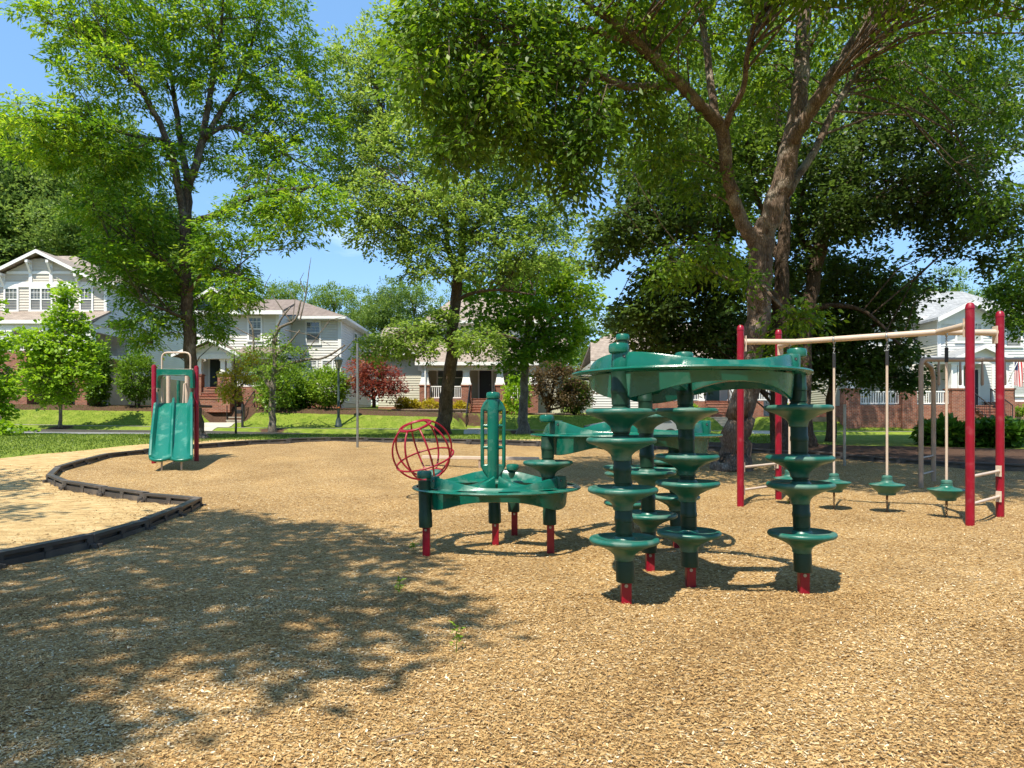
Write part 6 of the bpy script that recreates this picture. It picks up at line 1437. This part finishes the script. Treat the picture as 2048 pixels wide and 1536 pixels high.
# ---------- middle house
h = H('porch_house', 'middle house with tapered white porch columns on brick piers and navy door', 46, 930); X, Z, d = h.X, h.Z, h.d
zg = 1.2; xl3, xr3 = X(757), X(1130); yp = 44.6
b = MB(); b.lap_front(xl3, X(850), 2.3, 5.8, d, .16); b.lap_front(X(840), xr3, 2.85, 5.6, d + 1.2, .16); b.box(xl3 + .02, X(848), d + .02, d + 9, zg, 5.8); b.box(X(847), xr3, d + 1.22, d + 9, zg, 5.8); h.part(b, 'wall', M['sage'])
b = MB(); b.lap_front(X(852), X(1092), 6.6, 7.9, d + .6, .16); b.box(X(852) + .03, X(1092) - .03, d + .62, d + 8, 5.8, 7.9); h.part(b, 'upper_wall', M['white'])
h.part(MB().lap_side(d, d + 9, 2.3, 5.8, xl3, -1, .16), 'side_wall', M['paleg']); h.part(MB().lap_side(d + .6, d + 8, 5.8, 7.9, X(1092) - .02, 1, .16), 'side_wall', M['paleg'])
# side gabled main roof, porch slope in front
zr_, yr = 8.0, 50.0
b = MB(); b.slab([(xl3 - .35, d - .55, 5.85), (X(846), d - .55, 5.85), (X(846), yr, zr_), (xl3 - .35, yr, zr_)], .14); b.slab([(xl3 - .35, yr, zr_), (xr3 + .3, yr, zr_), (xr3 + .3, d + 9.5, 5.85), (xl3 - .35, d + 9.5, 5.85)], .14)
b.slab([(X(1094), d - .55, 5.85), (xr3 + .3, d - .55, 5.85), (xr3 + .3, yr, zr_), (X(1094), yr, zr_)], .14)
b.prism([(xl3 - .02, d, 5.75), (xl3 - .02, d + 9, 5.75), (xl3 - .02, yr, zr_ - .15)], (.1, 0, 0))
o = h.part(b, 'roof', M['shingle_tan']); h.part(MB().box(xl3 - .35, X(846), d - .61, d - .56, 5.62, 5.84), 'gutter', M['white'], o)
b = MB(); b.slab([(X(838), yp - .5, 5.1), (X(1075), yp - .5, 5.1), (X(1075), d + .62, 6.65), (X(838), d + .62, 6.65)], .13); o = h.part(b, 'porch_roof', M['shingle_tan']); h.part(MB().box(X(838), X(1075), yp - .56, yp - .51, 4.88, 5.09), 'gutter', M['white'], o)
h.hip(X(843), X(1100), d + .1, d + 8.4, 7.95, X(905), X(1035), d + 4.2, 10.3, 'shingle_tan')
h.window(1083, 1098, 662, 690, .6, 1, 1, 'screen'); h.window(880, 905, 662, 692, .6, 2, 1, 'screen'); h.window(960, 985, 662, 692, .6, 2)
h.part(MB().box(X(842), X(1072), yp - .12, yp + .16, 4.6, 5.0), 'porch_beam', M['white'])
s_ = yp / F; PX = lambda px: (px - 1024) * s_; zpf = 2.82; zpc = EYE + (HZ - 770) * s_
for px in (850, 933, 1000, 1066): h.column(PX(px), yp, zpc, 4.6, .27, .17); h.pier(PX(px) - .31, PX(px) + .31, yp - .31, yp + .31, zg, zpc)
h.part(MB().box(PX(842), PX(1074), yp - .2, d + 1.25, zg, zpf), 'brick_base', M['brick'])
for a, c in ((860, 923), (1010, 1056)): h.railing(PX(a), PX(c), zpf - .02, zpf + .8, yp)
b = MB(); b.box(xl3, PX(842), d - .08, d + .05, zg, 2.35); h.part(b, 'brick_skirt', M['brick'])
h.part(MB().tube([(PX(852), yp - .36, 5.0), (PX(852), yp - .36, 2.2)], .05, 8), 'downpipe', M['white'])
h.door(X(959, 1.2), X(983, 1.2), d + 1.17, zpf, zpf + 1.98); h.window(876, 890, 735, 776, 1.17, 0, 1, 'glass'); h.window(898, 925, 735, 776, 1.17, 0, 1, 'glass'); h.window(1018, 1048, 737, 775, 1.17, 0, 1, 'glass')
sx0, sx1 = PX(944), PX(986); h.steps(sx0, sx1, yp - .2, zpf, 7, .165, .29, 'brick', 'brick_steps'); yb = yp - .2 - 7 * .29; h.steps(sx0 - .02, sx1 + .02, yb, zpf - 7 * .165, 5, .165, .36, 'concrete', 'concrete_steps')
for x in (sx0 - .12, sx1 + .1): h.handrail(x, yp - .35, zpf - .1, yb - 1.6, zpf - 12 * .165 + .05, .95)
for (lab, pa, pb, y, py0, py1) in (('low stacked stone retaining wall left of the middle brick steps', 783, 936, 41.5, 818, 834), ('low stone retaining wall right of the middle house steps', 1054, 1140, 41.3, 826, 842)):
    a, c = (pa - 1024) / F * y, (pb - 1024) / F * y; z1, z0 = EYE - (py0 - HZ) / F * y, EYE - (py1 - HZ) / F * y - .5
    t = thing('retaining_wall', lab, 'wall', ((a + c) / 2, y, z0)); b = MB()
    xs_ = np.linspace(a, c, 12)
    for u, v in zip(xs_[:-1], xs_[1:]): q = .35 * math.sin((u - a) / (c - a) * 3.1); b.box(u, v, y - q, y + .9, z0, z1 - .09)
    b.build('wall', M['stone'], t, False, True); b = MB()
    for u, v in zip(xs_[:-1], xs_[1:]): q = .35 * math.sin((u - a) / (c - a) * 3.1); b.box(u, v, y - q - .04, y + .4, z1 - .088, z1)
    b.build('cap', M['stone'], t, False, True)

# ---------- house behind the climber
h = H('brown_roofed_house', 'house with wide brown roof half hidden behind the disc climber and dark trees', 44.5, 1340); X, Z, d = h.X, h.Z, h.d
zg = 1.0
b = MB(); b.lap_front(X(1186), X(1560), 2.2, 5.2, d, .16); b.box(X(1186) + .02, X(1560), d + .02, d + 9, zg, 5.2); h.part(b, 'wall', M['paleg'])
sl_ = .55
def onroof(px, py):
    # where the view ray meets the front roof slope
    y0, z0 = d - .5, 5.15
    k = -(py - HZ) / F; y = (z0 - sl_ * y0 - EYE) / (k - sl_); return ((px - 1024) / F * y, y, EYE + k * y)
P = [onroof(1181, 720), onroof(1570, 720), onroof(1570, 645), onroof(1400, 648), onroof(1265, 651), onroof(1181, 684)]
b = MB(); b.slab(P, .16); b.slab([P[5], P[4], (P[4][0], P[4][1] + 5, P[4][2] - 2.4), (P[5][0], P[5][1] + 9, 5.1)], .15); o = h.part(b, 'roof', M['shingle_tan'])
h.part(MB().box(P[0][0], P[1][0], d - .57, d - .51, 4.9, 5.12), 'gutter', M['white'], o)
h.part(MB().box(X(1300), X(1500), d - 2.4, d - .03, zg, 2.6), 'brick_base', M['brick']); h.part(MB().box(X(1186), X(1300), d - .06, d + .03, zg, 2.25), 'brick_skirt', M['brick'])
h.railing(X(1325, -2.3), X(1400, -2.3), 2.6, 3.4, d - 2.3); h.railing(X(1465, -2.3), X(1560, -2.3), 2.6, 3.4, d - 2.3)
for px in (1320, 1402, 1462): h.column(X(px, -2.2), d - 2.2, 2.6, 4.6, .14)
h.part(MB().box(X(1300), X(1560), d - 2.5, d - 2.0, 4.6, 4.95), 'porch_beam', M['white'])
b = MB(); b.slab([(X(1300), d - 2.7, 4.95), (X(1560), d - 2.7, 4.95), (X(1560), d - .58, 5.5), (X(1300), d - .58, 5.5)], .1); h.part(b, 'porch_roof', M['shingle_tan'])
h.door(X(1412), X(1438), d - .03, 2.6, 4.6, 'tealdoor')
h.window(1345, 1370, 745, 785, -.03, 1); h.window(1480, 1510, 745, 785, -.03, 1)
h.steps(X(1410, -2.4), X(1452, -2.4), d - 2.4, 2.6, 6, .16, .28, 'brick', 'brick_steps'); h.steps(X(1410, -3.8), X(1452, -3.8), d - 2.4 - 1.68, 2.6 - .96, 5, .16, .3, 'concrete', 'concrete_steps')
h.handrail(X(1452, -2.4) + .1, d - 2.5, 2.6, d - 4.2, 1.6, .9)

# ---------- right house
h = H('porch_house', 'pale grey house with white railings and brick porch wall at the right', 40, 1900); X, Z, d = h.X, h.Z, h.d
zg = .9; xl5, xr5 = X(1795), X(2120); ze = Z(637)
b = MB(); b.lap_front(X(1885), xr5, 2.5, ze, d + .4, .15); b.lap_front(X(1690, 2.5), X(1885, 2.5), 2.3, Z(637, 2.5), d + 2.5, .15)
b.box(X(1885) + .02, xr5, d + .42, d + 10, zg, ze); b.box(X(1690, 2.5), X(1890, 2.5), d + 2.52, d + 10, zg, Z(637, 2.5))
b.lap_front(X(1886), X(2000), ze, Z(606), d + .4, .15, lambda z: X(1942) - (Z(601) - z) * 2.0, lambda z: X(1942) + (Z(601) - z) * 2.0) if False else None
h.part(b, 'wall', M['paleg'])
b = MB(); b.lap_side(d + 2.5, d + 10, 2.3, ze, X(1690, 2.5), -1, .15); h.part(b, 'side_wall', M['sage']); h.part(MB().lap_side(d + .4, d + 2.5, 2.5, ze, X(1885) + .01, -1, .15), 'side_wall', M['sage'])
b = MB(); b.prism([(X(1880), d + .36, ze), (X(2004), d + .36, ze), (X(1942), d + .36, Z(604))], (0, .5, 0)); b.box(X(1884) - .02, X(1889), d + .33, d + .42, 2.5, ze); b.box(X(1992), X(1997), d + .33, d + .42, 2.5, ze); b.box(X(1884), xr5, d + .34, d + .4, ze - .25, ze + .02); b.box(X(1690, 2.5), X(1885, 2.5), d + 2.44, d + 2.5, Z(637, 2.5) - .22, Z(637, 2.5)); b.box(X(1884), X(2000), d + .34, d + .4, Z(722), Z(716)); h.part(b, 'trim', M['white'])
h.gable(X(1942), Z(600), X(1872), Z(635), X(2012), Z(637), d - .2, d + 5, 'shingle_grey', .14, .25)
h.hip(X(1685, 2.5), xr5 + .5, d + 1.9, d + 10.5, Z(637, 2) + .12, (1845 - 1024) / F * 46.5, (1925 - 1024) / F * 46.5, 46.5, EYE + (HZ - 583) / F * 46.5, 'shingle_grey')
b = MB(); zz = ze + .1; b.slab([(X(2008), d - .1, zz), (xr5 + .5, d - .1, zz), (xr5 + .5, d + 2.6, zz + .9), (X(2008), d + 2.6, zz + .9)], .14); h.part(b, 'front_roof', M['shingle_grey'])
h.window(1826, 1852, 646, 688, 2.5, 2, 1, 'screen', 'blind'); h.window(1913, 1961, 646, 683, .4, 2, 2, 'blind', 'blind'); h.window(2012, 2040, 650, 692, .4, 0, 1, 'screen', 'blind'); h.window(2026, 2062, 736, 790, .4, 2, 1, 'blind', 'blind')
h.window(1728, 1747, 748, 782, 2.5, 0, 1, 'blind', 'blind'); h.window(1804, 1828, 742, 780, 2.5, 1, 1, 'screen', 'blind')
# porch
yq = 38.3; QX = lambda px: (px - 1024) / F * yq; QZ = lambda py: EYE - (py - HZ) / F * yq; zfl = QZ(810)
h.gable(QX(1961), QZ(690), QX(1897), QZ(717), QX(2020), QZ(717), yq - .4, d + .36, 'shingle_grey', .1, .2)
b = MB(); b.prism([(QX(1905), yq - .1, QZ(717)), (QX(2015), yq - .1, QZ(717)), (QX(1961), yq - .1, QZ(694))], (0, .1, 0)); b.box(QX(1690), QX(2025), yq - .15, yq + .15, QZ(728), QZ(717)); h.part(b, 'porch_beam', M['white'])
b = MB(); b.slab([(QX(1680), yq - .4, QZ(717)), (QX(1897), yq - .4, QZ(717)), (QX(1897), d + 2.48, QZ(690)), (QX(1680), d + 2.48, QZ(690))], .1); o = h.part(b, 'porch_roof', M['shingle_grey'])
for px in (1905, 1918, 2009): h.column(QX(px), yq, QZ(777), QZ(728), .15)
for px in (1702, 1812): h.column(QX(px), yq, QZ(777), QZ(728), .13)
for a, c in ((1686, 1714), (1797, 1826), (1896, 1925), (2000, 2020)): h.pier(QX(a), QX(c), yq - .38, yq + .38, zg - .2, QZ(777))
b = MB(); b.box(QX(1714), QX(1797), yq - .2, yq + .1, zg - .2, zfl); b.box(QX(1826), QX(1896), yq - .2, yq + .1, zg - .2, zfl); b.box(QX(1690), QX(1940), yq + .1, d + 2.5, zg - .2, zfl - .02); b.box(QX(1940), QX(2000), yq + .6, d + .4, zg - .2, zfl - .02); b.box(QX(2020), QX(2110), d + .2, d + .41, zg - .2, 2.5); h.part(b, 'brick_base', M['brick'])
for a, c in ((1715, 1796), (1827, 1895)): h.railing(QX(a), QX(c), zfl, QZ(782), yq - .05)
h.door(X(1930, .5), X(1952, .5), d + .37, zfl, zfl + 2.05, 'door')
h.steps(QX(1952), QX(1992), yq + .55, zfl, 6, .16, .28, 'brick', 'brick_steps')
for x in (QX(1950), QX(1994)): h.handrail(x, yq + .5, zfl, yq - 1.2, zfl - .95, .9)
tp = thing('lawn_edging', 'low dark timber edging along the bed of the right house', 'edging', (QX(1800), 38.9, 1.3)); b = MB()
ye = 38.95
for k in range(10): a = QX(1560) + k * 1.45; b.box(a, a + 1.44, ye - .06 + .02 * math.sin(k), ye + .06, 1.0, EYE - (834 - HZ) / F * ye)
b.build('boards', M['soilwood'], tp, False, True)

# porch furniture, flag
x, y, z = QX(1748), 39.5, zfl
ch = thing('porch_chair', 'white porch chair with yellow cushion behind the left railing', 'chair', (x, y, z)); b = MB()
for sx in (-.3, .3):
    for sy in (-.25, .25): b.box(x + sx - .03, x + sx + .03, y + sy - .03, y + sy + .03, z, z + (.65 if sy < 0 else 1.0))
    b.box(x + sx - .04, x + sx + .04, y - .3, y + .25, z + .62, z + .66)
for k in range(6): b.box(x - .27 + k * .1, x - .21 + k * .1, y + .23, y + .26, z + .45, z + 1.0)
b.box(x - .3, x + .3, y - .25, y + .25, z + .38, z + .43); b.build('frame', M['white'], ch, False, True)
MB().box(x - .26, x + .26, y - .22, y + .2, z + .43, z + .52).build('cushion', M['yellow'], ch, False, True, .02)
# national flag on a short staff
fx, fy, fz = QX(2006), yq - .4, QZ(722)
fg = thing('flag', 'striped red and white flag hanging from the right porch column', 'flag', (fx, fy, QZ(777)))
MB().tube([(fx, fy, QZ(765)), (fx + .25, fy - .5, QZ(718))], .018, 8).build('staff', M['white'], fg, 'all', True)
def cloth(u0, u1, v0, v1, nu, nv, off=0):
    b = MB(); vs = []
    for j in range(nv + 1):
        v = v0 + (v1 - v0) * j / nv
        for i in range(nu + 1):
            u = u0 + (u1 - u0) * i / nu
            vs.append((fx + .1 + u * .42 + .05 * math.sin(u * 9 + v * 2) , fy - .34 + .09 * math.sin(u * 11 + v * 1.5) - off, QZ(720) - v * 1.4 - .12 * u))
    b.add(vs, [(j * (nu + 1) + i, j * (nu + 1) + i + 1, (j + 1) * (nu + 1) + i + 1, (j + 1) * (nu + 1) + i) for j in range(nv) for i in range(nu)]); return b
rb, wb_ = MB(), MB()
for k in range(13):
    c = cloth(k / 13, (k + 1) / 13, 0 if k > 6 else .42, 1, 2, 10); (rb if k % 2 == 0 else wb_).add(c.v, c.f)
rb.build('red_stripes', M['redcloth'], fg, 'all', True); wb_.build('white_stripes', M['white'], fg, 'all', True)
can = cloth(0, 7 / 13, 0, .42, 8, 6).build('canton', M['navy'], fg, 'all', True)
st = MB()
for r_ in range(5):
    for c_ in range(4):
        u, v = .05 + c_ * .13, .05 + r_ * .08
        p = (fx + .1 + u * .42 + .05 * math.sin(u * 9 + v * 2), fy - .34 + .09 * math.sin(u * 11 + v * 1.5) - .006, QZ(720) - v * 1.4 - .12 * u); pts = []
        for q in range(10): a = math.pi / 2 + q * math.pi / 5; rr_ = .022 if q % 2 == 0 else .009; pts.append((p[0] + rr_ * math.cos(a), p[1], p[2] + rr_ * math.sin(a)))
        st.prism(pts, (0, .003, 0))
st.build('stars', M['white'], can, False, True)

# ============================================================ street furniture
y = 37.7; x = (677 - 1024) / F * y; z = g1(x, y); top = EYE - (712 - HZ) / F * y
lp = thing('street_lamp', 'dark green lantern street lamp on the grass bank', 'street lamp', (x, y, z))
M['lampgreen'] = mat('lamp_green_paint', (.035, .055, .05), .4, .15)
k = top - z
MB().lathe([(.2, -.1), (.2, .06), (.17, .1), (.15, .3), (.10, .42), (.075, .5), (.07, .95), (.085, .97), (.085, 1.03), (.062, 1.06), (.052, k - .72), (.08, k - .7), (.08, k - .66)], (x, y, z), 16).build('post', M['lampgreen'], lp, 'yes', True)
MB().lathe([(.06, k - .66), (.10, k - .62), (.21, k - .22), (.2, k - .21)], (x, y, z), 8).build('lantern', M['lampglass'], lp, False, True)
b = MB(); b.lathe([(.24, k - .22), (.22, k - .17), (.12, k - .08), (.04, k - .04), (.045, k), (.02, k + .03), (.012, k + .1), (0, k + .11)], (x, y, z), 8)
for q in range(8): a = 2 * math.pi * q / 8; b.tube([(x + .105 * math.cos(a), y + .105 * math.sin(a), z + k - .62), (x + .215 * math.cos(a), y + .215 * math.sin(a), z + k - .22)], .011, 5)
b.build('lantern_cap', M['lampgreen'], lp, False, True)
MB().lathe([(.078, .96), (.09, .965), (.09, 1.03), (.078, 1.035)], (x, y, z), 16).build('band', mat('orange_band', (.55, .16, .03), .6), lp, 'yes', True)
y = 37.3; x = (485 - 1024) / F * y; z = g1(x, y)
ps = thing('post', 'short black post with a box beside the cream house steps', 'post', (x, y, z))
MB().box(x - .05, x + .05, y - .05, y + .05, z - .2, z + 1.25).build('shaft', M['black'], ps, False, True); MB().box(x - .3, x - .02, y - .12, y - .055, z + .72, z + .92).build('box', M['black'], ps, False, True, .01)
y = 37.3; x = (1541 - 1024) / F * y; z = g1(x, y)
ps = thing('post', 'short black bollard light on grass between the two dark trunks', 'post', (x, y, z)); MB().tube([(x, y, z - .2), (x, y, z + 1.0)], .035, 8).build('shaft', M['black'], ps, 'yes', True); MB().lathe([(.04, .95), (.12, 1.0), (.13, 1.12), (.05, 1.2), (0, 1.21)], (x, y, z), 14).build('head', M['black'], ps, 'yes', True)

# ============================================================ parked car (side view, facing left)
y = 32.6; xc_ = (1272 - 1024) / F * y; zr0 = float(zroad(xc_)) + .012
car = thing('parked_car', 'silver car parked on the street behind the disc climber', 'car', (xc_, y, zr0))
L_ = 2.3
prof = [(-2.3, .35), (-2.32, .62), (-2.2, .82), (-1.35, .98), (-.62, 1.38), (-.1, 1.49), (.6, 1.49), (1.25, 1.36), (1.85, 1.08), (2.2, 1.02), (2.3, .75), (2.26, .35)]
stat = [(-.93, .93), (-.9, 1), (-.6, 1.0), (.6, 1.0), (.9, 1), (.93, .93)]
vs = []; ws = [-.88, -.86, -.7, .7, .86, .88]
for (w, (u, sc)) in zip(ws, stat):
    for (px_, pz_) in prof:
        inset = 1 if pz_ < 1.0 else (1 - .22 * (pz_ - 1.0) / .5)
        vs.append((px_ * (.97 if abs(w) > .87 else 1), w * inset, pz_ if abs(w) < .8 else .35 + (pz_ - .35) * .985))
n_ = len(prof); fs = [(i * n_ + k, i * n_ + (k + 1) % n_, (i + 1) * n_ + (k + 1) % n_, (i + 1) * n_ + k) for i in range(5) for k in range(n_)] + [tuple(range(n_))[::-1], tuple(range(5 * n_, 6 * n_))]
b = MB(); b.add(vs, fs); bo = b.build('body', M['carpaint'], car, 'yes')
m_ = bo.modifiers.new('bevel', 'BEVEL'); m_.width = .05; m_.segments = 3; m_.limit_method = 'ANGLE'; m_.angle_limit = R(25)
b = MB(); b.add([(-1.28, -.66, 1.03), (-1.28, .66, 1.03), (-.66, .58, 1.385), (-.66, -.58, 1.385)], [(0, 1, 2, 3)]); b.v = [(v[0] - .018, v[1], v[2] + .022) for v in b.v]; b.prism(b.v[:4], (.01, 0, -.01)); b.build('windscreen', M['carglass'], car)
for s in (-1, 1):
    for pts in ([(-1.0, 1.0), (-.55, 1.33), (-.05, 1.40), (.02, 1.0)], [(.1, 1.0), (.1, 1.41), (.6, 1.40), (1.15, 1.28), (1.45, 1.02)]):
        q = [(a, s * (.885 - .19 * (c - 1.0) / .5 * .95), c) for a, c in pts]; b = MB(); b.prism(q, (0, s * .012, 0)); b.build('side_window', M['carglass'], car)
    b = MB(); b.box(-.95, -.75, s * .9, s * 1.02, .98, 1.12) if s > 0 else b.box(-.95, -.75, -1.02, -.9, .98, 1.12); b.build('mirror', M['rubber'], car, False, False, .02)
    for wx in (-1.42, 1.38):
        b = MB(); b.tube([(wx, s * .9, .33), (wx, s * .68, .33)], .33, 24); t_ = b.build('wheel', M['tyre'], car, 'yes')
        b = MB(); b.tube([(wx, s * .91, .33), (wx, s * .885, .33)], .21, 20); b.build('rim', M['rim'], t_, 'yes')
for s in (-.6, .6): MB().box(-2.34, -2.2, s - .18, s + .18, .66, .78).build('headlight', M['glass'], car, False, False, .02); MB().box(2.2, 2.31, s - .18, s + .18, .82, .98).build('tail_light', M['taillight'], car, False, False, .02)
